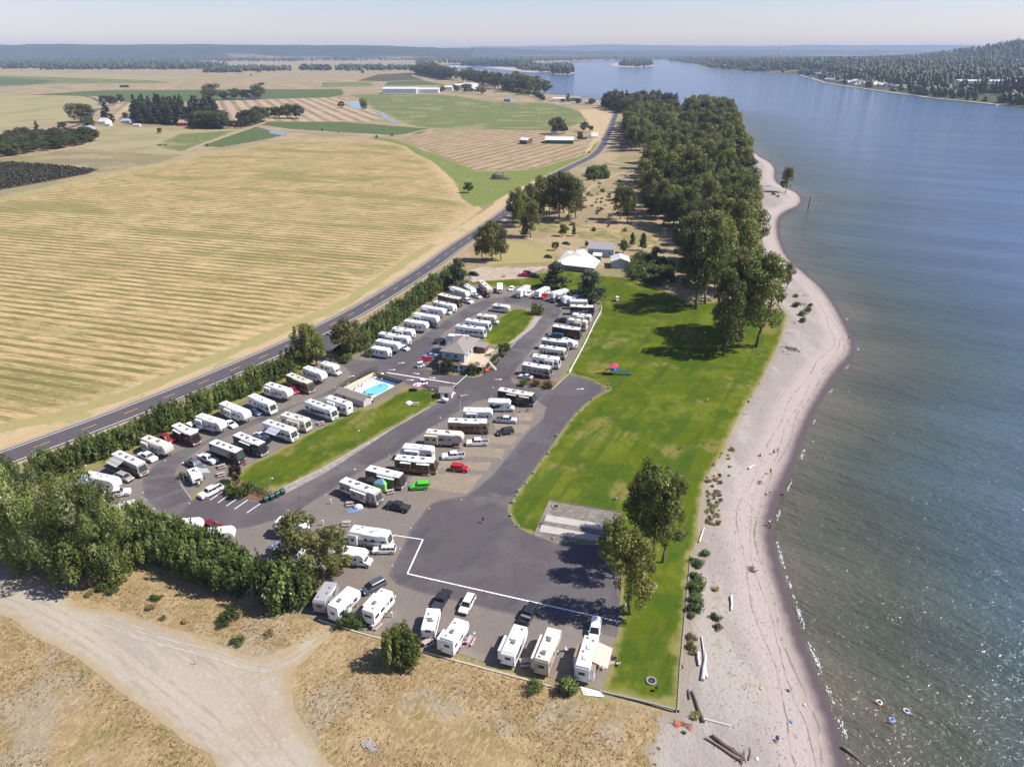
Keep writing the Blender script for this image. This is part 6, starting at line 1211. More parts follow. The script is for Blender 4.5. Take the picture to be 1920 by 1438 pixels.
for a in [
 ('pickup', (262.7, 850.4), (291.5, 862.9), 'white pickup beside the cream fifth wheel', WHT, None), ('suv', (222.7, 890.4), (245.2, 899.2), 'beige boxy car beside the camper with blue awning', TPE, None),
 ('pickup', (200, 928), (237.7, 922), 'white double-cab pickup with loaded trailer by the corner thicket', WHT, 'box'), ('pickup', (300.3, 817.8), (323, 827), 'red pickup parked in shade of the lower hedge', (.35, .01, .02), 'cover'),
 ('suv', (352.9, 797.8), (371.4, 806.3), 'white car behind the short dark motorhome', WHT, None), ('sedan', (424.2, 790.3), (440.5, 798.8), 'small white sedan by the large white fifth wheel', WHT, None),
 ('sedan', (471.8, 766.5), (488, 776), 'dark blue car left of the white motorhome', (.03, .07, .16), None), ('hatch', (547, 726.7), (558, 736), 'red hatchback left of the brown and tan motorhome', (.38, .01, .03), None),
 ('pickup', (353.4, 864.4), (378, 876.4), 'dark grey pickup behind the small travel trailer', (.10, .11, .13), None), ('pickup', (375.4, 853.4), (405.5, 866.4), 'silver-white pickup beside the black motorhome', (.62, .64, .66), 'box'),
 ('sedan', (475.6, 810.3), (503, 821.3), 'silver sedan between the two waved motorhomes', (.48, .50, .53), None), ('pickup', (414.2, 912), (376.7, 931), 'white pickup in the marked parking bay', WHT, None),
 ('jeep', (802.9, 910.5), (770.6, 912.2), 'bright green boxy off-road car', (.06, .50, .02), None), ('pickup', (765.3, 954), (726.5, 945.5), 'black pickup with covered bed on the open gravel', BLK, 'cover'),
 ('jeep', (848, 876.7), (876.8, 879.2), 'red boxy off-road car on the grey pad', (.45, .01, .015), None), ('pickup', (869.2, 853.5), (830.4, 856), 'white pickup right of the brown and gold motorhome', WHT, None),
 ('pickup', (914.3, 829), (875.5, 830.3), 'tall white pickup right of the tan fifth wheel', WHT, None), ('suv', (960.6, 807.1), (933, 812.1), 'black crossover on the straw strip', BLK, None),
 ('pickup', (930.6, 786.5), (968, 788.5), 'silver pickup beside the white class C camper', SLV, 'cover'), ('suv', (818, 641), (837, 637.5), 'black car in front of the hidden fifth wheel by the office', BLK, None),
 ('sedan', (817, 665.5), (795, 668), 'light blue car beside the office', (.16, .25, .42), None), ('suv', (825, 657.5), (808, 659.5), 'dark blue car beside the office, farthest of the three', (.03, .05, .10), None), ('hatch', (806, 672), (790, 674.5), 'red car beside the office, nearest of the three', (.45, .01, .03), None),
 ('sedan', (998, 708), (973, 703.5), 'silver car beside the lowest motorhome of the right-hand row', (.5, .52, .55), None), ('hatch', (750, 650), (765, 654.5), 'white car between the two corner campers', WHT, None), ('suv', (804, 608.5), (820, 612.5), 'dark blue car by the large lettered fifth wheel', (.03, .04, .07), None),
 ('pickup', (866.4, 561.3), (886.5, 568), 'white pickup in front of the brown motorhome in the upper row', WHT, 'cover'), ('sedan', (887.4, 552.6), (902.3, 557.9), 'silver car below the angled beige camper', SLV, None), ('pickup', (902, 549), (917, 556), 'dark pickup under the angled beige camper', (.03, .035, .05), None),
 ('hatch', (962, 537.5), (955.5, 545), 'tiny white car on the top curve', WHT, None), ('pickup', (998, 546.5), (984.6, 555), 'white pickup between the trailers on the top curve', WHT, None), ('pickup', (1027, 552.1), (1014, 559.5), 'red pickup on the top curve', (.38, .01, .015), 'cover'), ('pickup', (1049.6, 559.5), (1036, 565.5), 'black pickup with white box on the top curve', BLK, 'box'),
 ('hatch', (1018, 579), (1009, 587), 'dark green car behind the clipped bush', (.03, .07, .05), None), ('pickup', (1065, 602.5), (1047.6, 600), 'dark pickup hitched to the beige fifth wheel', BLK, None), ('pickup', (1055, 632), (1028, 628.5), 'dark blue pickup hitched to the small silver trailer', (.04, .08, .15), 'canopy'),
 ('suv', (879, 513), (899, 515.5), 'black car in the dirt yard behind the hedge end', BLK, None), ('pickup', (993.7, 517), (973, 515.5), 'red pickup behind the trailers at the park edge', (.40, .01, .04), None), ('suv', (984, 511.6), (997, 513), 'dark blue car behind the red pickup', (.03, .03, .06), None), ('pickup', (992.7, 516.5), (1011, 518.5), 'black pickup right of the red one at the park edge', BLK, None),
 ('sedan', (1001, 349), (993, 356), 'white car driving on the highway', WHT, None), ('sedan', (1057, 455.2), (1067, 457), 'dark car on the track behind the white-roofed house', BLK, None), ('hatch', (1022, 480.5), (1035, 481.5), 'dark car with boat left of the white-roofed house', (.05, .05, .06), None),
 ('suv', (739, 1030), (702, 1030.5), 'white crossover with sunroof beside the class C camper', WHT, None), ('van', (717, 1090.5), (684, 1107.6), 'dark blue-grey car left of the large white motorhome', (.07, .08, .11), None), ('pickup', (819.5, 1139), (836.7, 1111.5), 'black pickup with covered bed towing the small trailer', BLK, 'cover'),
 ('suv', (885, 1116.3), (866.7, 1150), 'white car with beige roof above the bulging fifth wheel', (.70, .69, .66), None), ('pickup', (983, 1164.8), (999, 1137), 'black pickup with silver tool box towing the dark-windowed trailer', BLK, 'box'), ('van', (1117.5, 1167), (1113.5, 1192), 'white van at the nose of the camper nearest the lawn', WHT, None),
 ('pickup', (385, 984), (404, 989), 'dark red pickup behind the poplar row', (.18, .01, .02), 'cover'), ('van', (826, 583.5), (846, 587), 'pale green-fronted van in the upper hedge row', (.55, .60, .52), None)]:
    car(a[0], a[1], a[2], a[3], a[4], bed=a[5])
# ================================================================== BUILDINGS
M_shingle = pm('grey_shingles', (0.235, 0.205, 0.18), .9, var=.2, scale=6); M_siding = pm('blue_grey_siding', (0.36, 0.41, 0.46), .7, var=.08)
M_wroof = pm('white_metal_roof', (0.62, 0.60, 0.55), .45, var=.06, scale=.6); M_deck = pm('deck_boards', (0.50, 0.40, 0.28), .8, var=.15, scale=2); M_rail = pm('pale_wood', (0.62, 0.54, 0.42), .7)
M_wwall = pm('white_wall', (0.74, 0.73, 0.70), .7); M_brn = pm('brown_roof', (0.13, 0.085, 0.07), .9); M_fence = pm('weathered_boards', (0.24, 0.185, 0.125), .85, var=.25, scale=3)
M_oldroof = pm('old_grey_roof', (0.28, 0.27, 0.27), .9, var=.3, scale=2); M_redwall = pm('red_barn_wall', (0.30, 0.10, 0.07), .8); M_grn = pm('green_wall', (0.05, 0.13, 0.08), .7); M_rust = pm('rusty_roof', (.38, .22, .17), .8, var=.2)
def frame_from(p0, p1, z=0):
    a = Vector(G(*p0, z)); b = Vector(G(*p1, z)); d = b - a; return a, math.atan2(d.y, d.x), d.length
def gable(name, c, rz, L, Wd, hw, hr, wall, roofm, label, cat='building', wins=2, door=True, over=.35, hip=0, group=None, axis='x', z=0, roofpiece='roof'):
    e = empty(name, (c[0], c[1], z), rz, label, cat, group); l, w = L / 2, Wd / 2
    mb = MB().box(-l, l, -w, w, 0, hw)
    if not hip: mb.add([(-l, -w, hw), (-l, w, hw), (-l, 0, hr)], [(0, 2, 1)]).add([(l, -w, hw), (l, w, hw), (l, 0, hr)], [(0, 1, 2)])
    mb.build('wall', wall, e)
    o = over; hx = l + o; t = .14
    ze = hw - o * (hr - hw) / w; rx = hx - hip
    top = [(-hx, -w - o, ze), (hx, -w - o, ze), (hx, w + o, ze), (-hx, w + o, ze), (-rx, 0, hr), (rx, 0, hr)]
    vs = [(x, y, q + t + .02) for x, y, q in top] + [(x, y, q + .02) for x, y, q in top]
    fs = [(0, 1, 5, 4), (2, 3, 4, 5), (6, 10, 11, 7), (8, 11, 10, 9), (0, 6, 7, 1), (2, 8, 9, 3), (1, 7, 8, 2) if hip else (1, 7, 11, 5), (3, 9, 6, 0) if hip else (3, 9, 10, 4)]
    if hip: fs += [(1, 2, 5), (3, 0, 4)]
    else: fs += [(2, 5, 11, 8), (0, 4, 10, 6)]
    MB().add(vs, fs).build(roofpiece, roofm, e)
    for s in (-1, 1):
        for k in range(wins):
            x = -l + L * (k + .5) / wins + (.0 if wins > 1 else L * .2); f = MB().box(-.62, .62, -.03, .03, -.6, .6).build('window', M_wwall, e, loc=(x, s * (w + .02), hw * .56))
            MB().box(-.52, .52, -.045, .045, -.5, .5).build('pane', M_glass, f)
    if door: MB().box(l * .05 - .5, l * .05 + .5, -w - .04, -w + .02, 0, 2.05).build('door', M_plast, e)
    return e
# office: hip-roofed two-storey house with a raised deck
a0, rz, L0 = frame_from((824, 658), (871.7, 664), 6.0); b0 = Vector(G(901.7, 635, 6.0)); a1 = Vector(G(871.7, 664, 6.0))
dW = (b0 - a1).length; ux = Vector((math.cos(rz), math.sin(rz))); uy = Vector((-math.sin(rz), math.cos(rz))); dep = (b0 - a1).dot(uy)
off = empty('office_house', (a0.x, a0.y, 0), rz, 'park office: two-storey house with grey hip roof and large raised timber deck', 'house')
LW, LD = L0, min(dep, 17)
MB().box(.5, LW - .5, .5, LD - .5, 2.7, 5.8).build('upper_wall', M_siding, off)
MB().box(.2, LW + 3.0, -1.2, LD - .5, 0, 2.65).build('lower_wall', M_siding, off)
cx, cy = LW / 2, LD / 2; hh = 8.1; rl = max(1.0, LD / 2 - LW / 2)
for q in [[(-.1, -.1, 5.8), (LW + .1, -.1, 5.8), (cx, cy - rl, hh)], [(LW + .1, -.1, 5.8), (LW + .1, LD + .1, 5.8), (cx, cy + rl, hh), (cx, cy - rl, hh)], [(LW + .1, LD + .1, 5.8), (-.1, LD + .1, 5.8), (cx, cy + rl, hh)], [(-.1, LD + .1, 5.8), (-.1, -.1, 5.8), (cx, cy - rl, hh), (cx, cy + rl, hh)]]:
    n = len(q); MB().add([(x, y, z + .18) for x, y, z in q] + [(x, y, z) for x, y, z in q], [tuple(range(n)), tuple(range(2 * n - 1, n - 1, -1)), (0, n, n + 1, 1)]).build('roof', M_shingle, off)
MB().add([(0, -2.2, 2.55), (LW - 1, -2.2, 2.55), (LW - 1, .45, 3.35), (0, .45, 3.35), (0, -2.2, 2.45), (LW - 1, -2.2, 2.45), (LW - 1, .45, 3.2), (0, .45, 3.2)], [(0, 1, 2, 3), (7, 6, 5, 4), (0, 4, 5, 1), (1, 5, 6, 2), (3, 7, 4, 0)]).build('porch_roof', M_brn, off)
for k in range(4): MB().box(.6 + k * (LW - 2.2) / 3, .75 + k * (LW - 2.2) / 3, -2.1, -1.95, 0, 2.5).build('porch_post', M_wwall, off)
for x, z in [(LW * .3, 4.6), (LW * .62, 4.6)]:
    f = MB().box(-.7, .7, -.04, .04, -.5, .5).build('window', M_wwall, off, loc=(x, .47, z)); MB().box(-.6, .6, -.055, .055, -.4, .4).build('pane', M_glass, f)
for x in (2, 4, 6.2, 8):
    f = MB().box(-.6, .6, -.04, .04, -.6, .6).build('window', M_wwall, off, loc=(x, -1.23, 1.6)); MB().box(-.5, .5, -.055, .055, -.5, .5).build('pane', M_glass, f)
for y in (3, 6, 9): 
    f = MB().box(-.04, .04, -.7, .7, -.6, .6).build('window', M_wwall, off, loc=(LW - .47, y, 4.4)); MB().box(-.055, .055, -.6, .6, -.5, .5).build('pane', M_glass, f)
MB().box(4.4, 5.3, -1.25, -1.19, 0, 2.1).build('door', M_plast, off)
DX0, DX1, DY0, DY1 = LW - .5, LW + 6.8, -1.6, LD + .2
MB().box(DX0, DX1, DY0, DY1, 2.68, 2.86).build('deck_floor', M_deck, off)
for k in range(7): MB().box(DX1 - .35, DX1 - .2, DY0 + .2 + k * (DY1 - DY0 - .5) / 6, DY0 + .35 + k * (DY1 - DY0 - .5) / 6, 0, 2.68).build('deck_post', M_rail, off)
mb = MB()
for (x0, y0, x1, y1) in [(DX0 + 2, DY0, DX1, DY0), (DX1, DY0, DX1, DY1), (DX1, DY1, DX0, DY1)]:
    n = int(math.hypot(x1 - x0, y1 - y0) / 1.2)
    for k in range(n + 1): x = x0 + (x1 - x0) * k / n; y = y0 + (y1 - y0) * k / n; mb.box(x - .05, x + .05, y - .05, y + .05, 2.86, 3.8)
    mb.tube((x0, y0, 3.82), (x1, y1, 3.82), .07, n=4).tube((x0, y0, 3.35), (x1, y1, 3.35), .04, n=4)
mb.build('deck_railing', M_rail, off)
e_ = MB().box(LW + .4, LW + 3.4, LD - 5, LD - 1, 2.87, 5.0).build('deck_shelter', M_brn, off); MB().add([(LW + .1, LD - 5.4, 5.3), (LW + 3.8, LD - 5.4, 5.05), (LW + 3.8, LD - .6, 5.05), (LW + .1, LD - .6, 5.3), (LW + .1, LD - 5.4, 5.15), (LW + 3.8, LD - 5.4, 4.9), (LW + 3.8, LD - .6, 4.9), (LW + .1, LD - .6, 5.15)], [(0, 1, 2, 3), (7, 6, 5, 4), (0, 4, 5, 1), (1, 5, 6, 2), (2, 6, 7, 3), (3, 7, 4, 0)]).build('shelter_roof', M_shingle, off)
for x, y in ((LW * .7, LD * .65), (LW * .3, LD * .3)): MB().tube((x, y, 6.2), (x, y, 8.6), .12).build('chimney_pipe', M_plast, off)
for k in range(8): MB().box(DX1 + .2 + k * .3, DX1 + .5 + k * .3, 3, 4.4, 2.5 - k * .33, 2.6 - k * .33).build('stair_tread', M_rail, off)
def gpt(x, y): return (a0.x + ux.x * x + uy.x * y, a0.y + ux.y * x + uy.y * y)

# pool with its fences and bath house
PA, PB, PC, PD = [Vector(G(*p)) for p in ((657, 752), (700, 757), (760, 724), (707, 698))]   # near-left, near-right, far-right, far-left
ex = (PC - PB).normalized(); ey = Vector((-ex.y, ex.x)); Lp = (PC - PB).length; Wp = abs((PD - PC).dot(ey)); rp = math.atan2(ex.y, ex.x); Wp = min(Wp, 13)
pool = empty('swimming_pool', (PB.x, PB.y, .1), rp, 'outdoor swimming pool with white deck and freeform blue basin', 'swimming pool')
# basin outline in local coords
def loc(u, v, z=0): q = Vector(G(u, v, z)) - PB; return (q.dot(ex), q.dot(ey))
bas = catmull([loc(u, v) for u, v in [(680, 739.5), (697, 743.5), (712, 739), (727, 731), (728.5, 724), (722, 720.5), (710, 720.5), (695, 727), (682, 733)]], 4, True)
outer = [(1.2, .6), (Lp - .4, .6), (Lp - .4, Wp - .4), (1.2, Wp - .4)]
V0 = outer + bas; n0 = len(outer); nb = len(bas)
r_ = delaunay_2d_cdt([Vector(p) for p in V0], [(i, (i + 1) % n0) for i in range(n0)] + [(n0 + i, n0 + (i + 1) % nb) for i in range(nb)], [], 0, 1e-4)
Vd = np.array([tuple(p) for p in r_[0]]); Fd = [f for f in r_[2] if inpoly([Vd[list(f)].mean(0)], outer)[0] and not inpoly([Vd[list(f)].mean(0)], bas)[0]]
M_pdeck = pm('white_pool_deck', (0.74, 0.75, 0.76), .7); M_pool = pm('pool_water', (0.16, 0.52, 0.66), .08, var=.15, scale=.6)
mb = MB(); mb.add([(x, y, .16) for x, y in Vd], Fd); mb.add([(x, y, .16) for x, y in bas] + [(x, y, -.1) for x, y in bas], [(i, (i + 1) % nb, nb + (i + 1) % nb, nb + i) for i in range(nb)])
mb.build('pool_deck', M_pdeck, pool); MB().add([(x, y, .04) for x, y in bas], [tuple(range(nb))]).build('pool_water', M_pool, pool)
MB().box(Lp - 1.9, Lp - .6, 1.5, Wp - 1.6, .165, .24).build('pool_cover', pm('blue_cover', (.02, .12, .34), .5), pool)
def boards(name, a, b, h, label, mat=M_fence, w=.30, z=0.0, cat='fence', post=2.4, gap=.015):
    a = Vector(a); b = Vector(b); L = (b - a).length; rz = math.atan2((b - a).y, (b - a).x); e = empty(name, (a.x, a.y, z), rz, label, cat); n = int(L / w)
    bm_ = MB().box(gap, w - gap, -.02, .02, .05, h).mesh('board', mat)
    for k in range(min(n, 290)): link('board', bm_, e, (k * w, R.uniform(-.008, .008), R.uniform(-.03, .02)))
    pm_ = MB().box(-.05, .05, .02, .12, 0, h + .02).mesh('fence_post', mat)
    for k in range(int(L / post) + 1): link('fence_post', pm_, e, (k * post, 0, 0))
    MB().box(0, L, .021, .06, h * .7, h * .7 + .09).build('rail', mat, e); return e
w2 = lambda x, y: (PB.x + ex.x * x + ey.x * y, PB.y + ex.y * x + ey.y * y)
boards('board_fence', w2(.3, .2), w2(Lp, .2), 1.8, 'brown board fence between the pool and the median lawn'); boards('board_fence', w2(Lp, .2), w2(Lp, Wp), 1.8, 'brown board fence at the gate end of the pool'); boards('board_fence', w2(0, Wp), w2(Lp, Wp), 1.7, 'pale board fence in front of the hedge on the far side of the pool', mat=M_rail)
gable('bath_house', w2(-1.6, Wp * .48), rp + math.pi / 2, Wp * .86, 3.4, 2.1, 3.0, pm('bath_house_wall', (.50, .46, .42), .8), M_shingle, 'low bath house with grey roof at the near end of the pool', 'shed', wins=1)
# gate lodge roof and tank by the entrance
x, y = G(838, 744); gable('entrance_shelter', (x, y), rz + .2, 3.4, 3.0, 2.4, 3.3, M_wwall, M_shingle, 'small shingled shelter at the entrance gate', 'shed', wins=0, over=.5)
x, y = G(832, 748); e = empty('gas_tank', (x + .5, y - 2.6, .1), rz, 'white gas tank beside the entrance shelter', 'tank')
MB().tube((-1.1, 0, 1.0), (1.1, 0, 1.0), .55, n=12).build('tank_shell', M_wwall, e, smooth=True); MB().box(-.8, -.5, -.4, .4, 0, .6).box(.5, .8, -.4, .4, 0, .6).build('cradle', M_concrete, e)

# white-roofed house with raised ridge cap, next to the old grey buildings
e = empty('white_roof_house', (*G(1083, 500), 0), 0, 'low house with very large white metal roof and raised roof cap', 'house')
ctr = Vector((*G(1083, 500), 0)); P3 = lambda u, v, z: tuple(Vector((*G(u, v, z), z)) - ctr)
q = [P3(1040, 495, 2.8), P3(1115, 503.5, 2.8), P3(1126, 489.5, 2.8), P3(1098, 471.5, 3.6), P3(1062, 470, 3.4)]
rg = [P3(1070, 478, 5.0), P3(1097, 481, 5.0)]
MB().add(q + rg, [(0, 1, 6, 5), (1, 2, 6), (2, 3, 6), (3, 4, 5, 6), (4, 0, 5)]).build('roof', M_wroof, e)
q2 = [P3(1068, 479, 4.9), P3(1093, 481, 4.9), P3(1101, 472, 4.9), P3(1081, 468, 4.9)]; g2 = [P3(1080.5, 471.5, 6.6), P3(1094, 467, 6.6)]
MB().add(q2 + g2, [(0, 1, 4), (1, 2, 5, 4), (2, 3, 5), (3, 0, 4, 5)]).build('roof_cap', M_wroof, e)
w = [P3(1043, 494, 2.7), P3(1113, 502, 2.7), P3(1123, 490, 2.7), P3(1097, 474, 2.7), P3(1062, 472.5, 2.7)]
MB().add(w + [(x, y, 0) for x, y, z in w], [(i, 5 + i, 5 + (i + 1) % 5, (i + 1) % 5) for i in range(5)]).build('wall', pm('dull_wall', (.25, .23, .2)), e)
c1 = G(1128, 478); gable('old_house', c1, math.radians(-12), 13, 10, 4.2, 6.6, M_siding, M_oldroof, 'old blue-grey two-storey building with weathered grey roof', 'house', wins=3)
c2 = G(1162, 499); gable('garage', c2, math.radians(85), 9.5, 8.5, 3.4, 5.0, M_siding, M_wroof, 'small blue-grey building with white gable roof', 'house', wins=2)
gable('shed', G(1120, 487), math.radians(-10), 4, 5, 2.6, 3.5, M_siding, M_wroof, 'lean-to shed between the two blue-grey houses', 'shed', wins=1)
# farm buildings
def farm(name, p0, p1, dep_, hw, hr, wall, roofm, label, wins=0, hip=0, cat='building', door=False):
    a, rz_, L = frame_from(p0, p1); n = Vector((-math.sin(rz_), math.cos(rz_))); c = a + Vector((math.cos(rz_), math.sin(rz_))) * L / 2 + n * dep_ / 2
    return gable(name, (c.x, c.y), rz_, L, dep_, hw, hr, wall, roofm, label, cat, wins=wins, hip=hip, door=door, over=.5)
farm('barn', (1022, 270), (1075, 270.5), 22, 4.0, 6.5, M_grn, M_wroof, 'long white-roofed barn with green walls beside the highway'); farm('open_shed', (974, 270.5), (988, 271.5), 12, 4.5, 6.5, M_brn, M_wroof, 'open shed with white roof standing in the stubble field')
farm('farmhouse', (1033, 252.5), (1044, 252.5), 12, 3.5, 5, M_wwall, M_wroof, 'small white building under the big tree behind the barn'); farm('shed', (1090, 262), (1101, 262), 9, 3, 4.6, pm('pale_green_wall', (.22, .27, .2)), M_shingle, 'small grey-green shed near the highway'); farm('tent_shed', (1109, 258.5), (1121, 258.5), 8, 1.5, 5.5, M_wwall, M_wroof, 'white tent-shaped shed next to the highway')
farm('warehouse', (717, 176.5), (781, 176.5), 50, 11, 14, pm('pale_metal_wall', (.60, .62, .66)), M_wroof, 'largest long white farm warehouse'); farm('warehouse', (783, 175.5), (822, 175.5), 40, 9, 12, pm('pale_metal_wall_b', (.62, .63, .66)), M_wroof, 'second white warehouse right of the largest one')
for i, (a_, b_, d_, h_, lab) in enumerate([((834, 171), (848, 171), 30, 9, 'white farm building left of the cluster'), ((850, 168), (868, 168), 40, 10, 'broad white roof in the middle of the farm cluster'), ((862, 164), (884, 165), 40, 9, 'white building at the back of the farm cluster'), ((878, 172), (893, 172.5), 26, 6, 'low white shed at the right of the farm cluster')]): farm('farm_building', a_, b_, d_, h_, h_ + 3, M_wwall, M_wroof, lab)
farm('boathouse', (1037, 191.5), (1060, 191.5), 22, 6, 8, M_wwall, M_wroof, 'white boathouse with flat-looking roof by the river'); farm('house', (945, 191), (957, 191.5), 16, 5, 9, pm('grey_house_wall', (.3, .3, .33)), M_oldroof, 'grey gabled house at the edge of the green pasture'); farm('house', (1070, 190), (1085, 190.5), 18, 6, 10, pm('slate_wall', (.22, .26, .33)), M_oldroof, 'slate-coloured house behind the river evergreens'); farm('house', (1098, 196), (1106, 196), 14, 4, 7, M_siding, M_oldroof, 'blue-grey bungalow by the river bend')
farm('red_barn', (334, 237), (352, 237), 16, 4.5, 7.5, M_redwall, M_rust, 'red barn with faded pinkish roof in front of the dark windbreak'); farm('shed', (353, 233), (366, 233.5), 12, 3.5, 5.0, M_redwall, M_rust, 'low red shed right of the red barn'); farm('farmhouse', (185, 233.5), (198, 234), 12, 4, 8, M_wwall, M_wroof, 'white farmhouse with steep pale roof'); farm('shed', (198, 236.5), (206, 236.5), 8, 2.6, 3.8, M_wwall, M_wroof, 'small white shed beside the white farmhouse')
farm('shed', (228, 231), (243, 231), 10, 3, 5, M_siding, pm('blue_metal_roof', (.30, .38, .48)), 'blue-roofed shed left of the windbreak'); farm('shed', (153, 244.5), (166, 245), 12, 4, 6, M_siding, pm('pale_blue_roof', (.45, .48, .55)), 'pale blue-roofed shed by the orchard belt'); farm('trailer_home', (250, 237.5), (262, 237.5), 5, 2.4, 3.2, M_wwall, M_wroof, 'small white farm trailer left of the red barn')
farm('greenhouse', (470, 234.5), (489, 228.5), 9, 2, 3, M_wwall, M_wroof, 'long narrow white shed along the far farm drive'); farm('house', (470, 187.5), (481, 187.5), 20, 8, 13, pm('slate_purple_wall', (.25, .22, .28)), M_oldroof, 'dark house among the trees beyond the long green field'); farm('shed', (418, 187), (432, 187), 10, 3, 4, M_wwall, M_wroof, 'low white sheds beyond the long green field')
for a_, b_, lab in [((225, 164.5), (241, 164.5), 'dark container standing in the pale field, left one'), ((485, 160), (495, 160), 'dark container standing in the pale field, right one')]: farm('container', a_, b_, 5, 6, 6.3, M_brn, M_brn, lab, cat='container')
for a_, b_, lab in [((473, 107), (480, 107), 'white building far off below the ridge'), ((402, 129), (416, 129), 'pale building in the far woods'), ((430, 127), (440, 127), 'white shed at the edge of the far woods')]: farm('far_building', a_, b_, 40, 12, 16, M_wwall, M_wroof, lab)
# opposite bank: big white store and houses
x, y, z = STORE; e = gable('store_building', (x, y), math.radians(-2), 300, 60, 9, 12, M_wwall, M_wroof, 'very long white-roofed store building on the opposite bank', wins=0, door=False, z=z + 2)
rh = random.Random(61); k = 0
M_h = [pm('bank_house_wall_%d' % i, c, .7) for i, c in enumerate([(.62, .60, .56), (.38, .40, .43), (.48, .38, .28), (.70, .68, .66)])]; M_r = [pm('bank_house_roof_%d' % i, c, .8) for i, c in enumerate([(.30, .28, .28), (.45, .42, .42), (.22, .17, .15), (.55, .52, .52)])]
for j, (x, y, z) in enumerate(BANK_HOUSES):
    gable('bank_house', (x, y), rh.uniform(-.5, .5) + (j % 2) * 1.57, rh.uniform(15, 26), rh.uniform(10, 14), rh.uniform(5, 8), rh.uniform(9, 12), M_h[j % 4], M_r[rh.randrange(4)], 'small house among the trees on the opposite bank', 'house', wins=1, door=False, group='houses on the opposite bank', z=z - .5)
x, y, z = onbank(1870, 143); gable('bank_house', (x, y), .8, 26, 18, 10, 16, M_wwall, M_wroof, 'bright white building shining above the long store roof', 'building', wins=1, z=z)
x, y = G(1457, 109); e = empty('radio_mast', (x, y, 0), 0, 'thin radio mast standing on the horizon', 'mast'); MB().tube((0, 0, 0), (0, 0, 170), 3.0, 1.5, 4).build('mast_pole', M_plast, e)
# ================================================================== SMALL THINGS
def lamp_post(u, v, vt, label, flag=False):
    x, y, z = GH(u, v); h = tall(u, v, vt, z); e = empty('lamp_post', (x, y, z), 0, label, 'lamp post')
    MB().tube((0, 0, 0), (0, 0, h), .09, .055, 6).build('pole', M_chrome, e); MB().tube((0, 0, h), (.55, 0, h + .12), .04, n=5).build('arm', M_chrome, e); MB().ball((.65, 0, h + .08), .26, .18, .12, 8, 4).build('lamp_head', M_wwall, e); MB().tube((0, 0, 0), (0, 0, .35), .2, n=8).build('base', M_concrete, e)
for a in [(346, 905, 868, 'lamp post on the island by the small travel trailer'), (510.5, 929, 897, 'lamp post behind the green waste bins'), (672, 840, 808, 'lamp post on the lower lawn edge in the middle of the lane'), (808, 757, 731, 'lamp post on the lawn near the gas tank'), (663, 902, 880, 'lamp post behind the lone brown waved motorhome'), (822, 797, 784, 'lamp post behind the tan fifth wheel'), (921, 745, 727, 'slim lamp post at the top of the middle row'), (992, 706, 690, 'lamp post beside the silver car'), (921.5, 572, 545, 'lamp post at the top curve beside the silver trailer'), (652, 745, 719, 'lamp post at the pool corner'), (161, 889, 873, 'lamp post behind the camper with blue awning'), (1026, 640, 628, 'lamp post beside the cream waved motorhome')]: lamp_post(*a)
x, y = G(864, 772); e = empty('flag_pole', (x, y, .1), 0, 'white pole with a pink flag and wind streamer beside the lane', 'flag'); MB().tube((0, 0, 0), (0, 0, 5.2), .05, n=6).build('pole', M_wwall, e)
MB().add([(0, 0, 5.1), (-1.1, .1, 5.0), (-1.0, 0, 4.2), (0, 0, 4.3)], [(0, 1, 2, 3)]).build('flag', pm('pink_flag', (.62, .20, .26)), e); MB().tube((0, 0, 5.0), (2.4, 0, 5.4), .14, .05, 5).build('streamer', M_wwall, e)
M_table = pm('table_planks', (.42, .33, .31), .8, var=.15)
def picnic(u, v, rz, label, m=M_table):
    x, y, z = GH(u, v); e = empty('picnic_table', (x, y, z + .1), rz, label, 'picnic table')
    tb = shared('plank%s' % m.name, lambda: MB().box(-.95, .95, -.085, .085, -.02, .02).mesh('plank', m))
    for k in range(4): link('plank', tb, e, (0, (k - 1.5) * .19, .74))
    for s in (-1, 1):
        for k in range(2): link('plank', tb, e, (0, s * (.72 + k * .18 - .05), .44))
        MB().tube((s * .7, -.75, 0), (s * .7, .3, .72), .05, n=4).tube((s * .7, .75, 0), (s * .7, -.3, .72), .05, n=4).box(s * .7 - .04, s * .7 + .04, -.85, .85, .36, .42).build('leg_frame', m, e)
for a in [(657, 947, .2, 'picnic table in front of the brown waved motorhome'), (650, 984, .0, 'picnic table left of the white motorhome with taupe skirt'), (625, 1070, .0, 'picnic table beside the orange cone near the covered camper'), (1089 - .5, 1246 + 8, 1.2, 'bench table between the tan and the awning campers'), (985, 1245, .1, 'picnic table right of the dark-windowed trailer'), (1126, 1248, 1.1, 'picnic table under the beige awning'), (988, 761, .2, 'picnic table at the front of the black tan-roofed motorhome'), (801, 890, 0, 'picnic table in front of the long brown and gold motorhome'), (858, 838, 0, 'picnic table cluttered with gear under the tan fifth wheel'), (602, 796, .5, 'picnic table at the lawn edge below the beige motorhome'), (415, 892, .5, 'picnic table below the black motorhome'), (416, 877, .6, 'picnic table in shade of the dark awning'), (880, 1204, 1.2, 'picnic table on the red mat beside the bulging fifth wheel'), (732, 924, .4, 'table beside the green tent shelter'), (803, 1208, .7, 'dark bench left of the bulging fifth wheel'), (705, 1175, 1.0, 'bench beside the rear of the large white motorhome'), (945, 519.5, 0, 'red-topped picnic table in the dirt yard'), (780, 1000 - 240, 0, 'round table with pink umbrella beside the pool fence')]: picnic(*a[:4], m=pm('red_planks', (.5, .05, .04)) if 'red-topped' in a[3] else M_table)
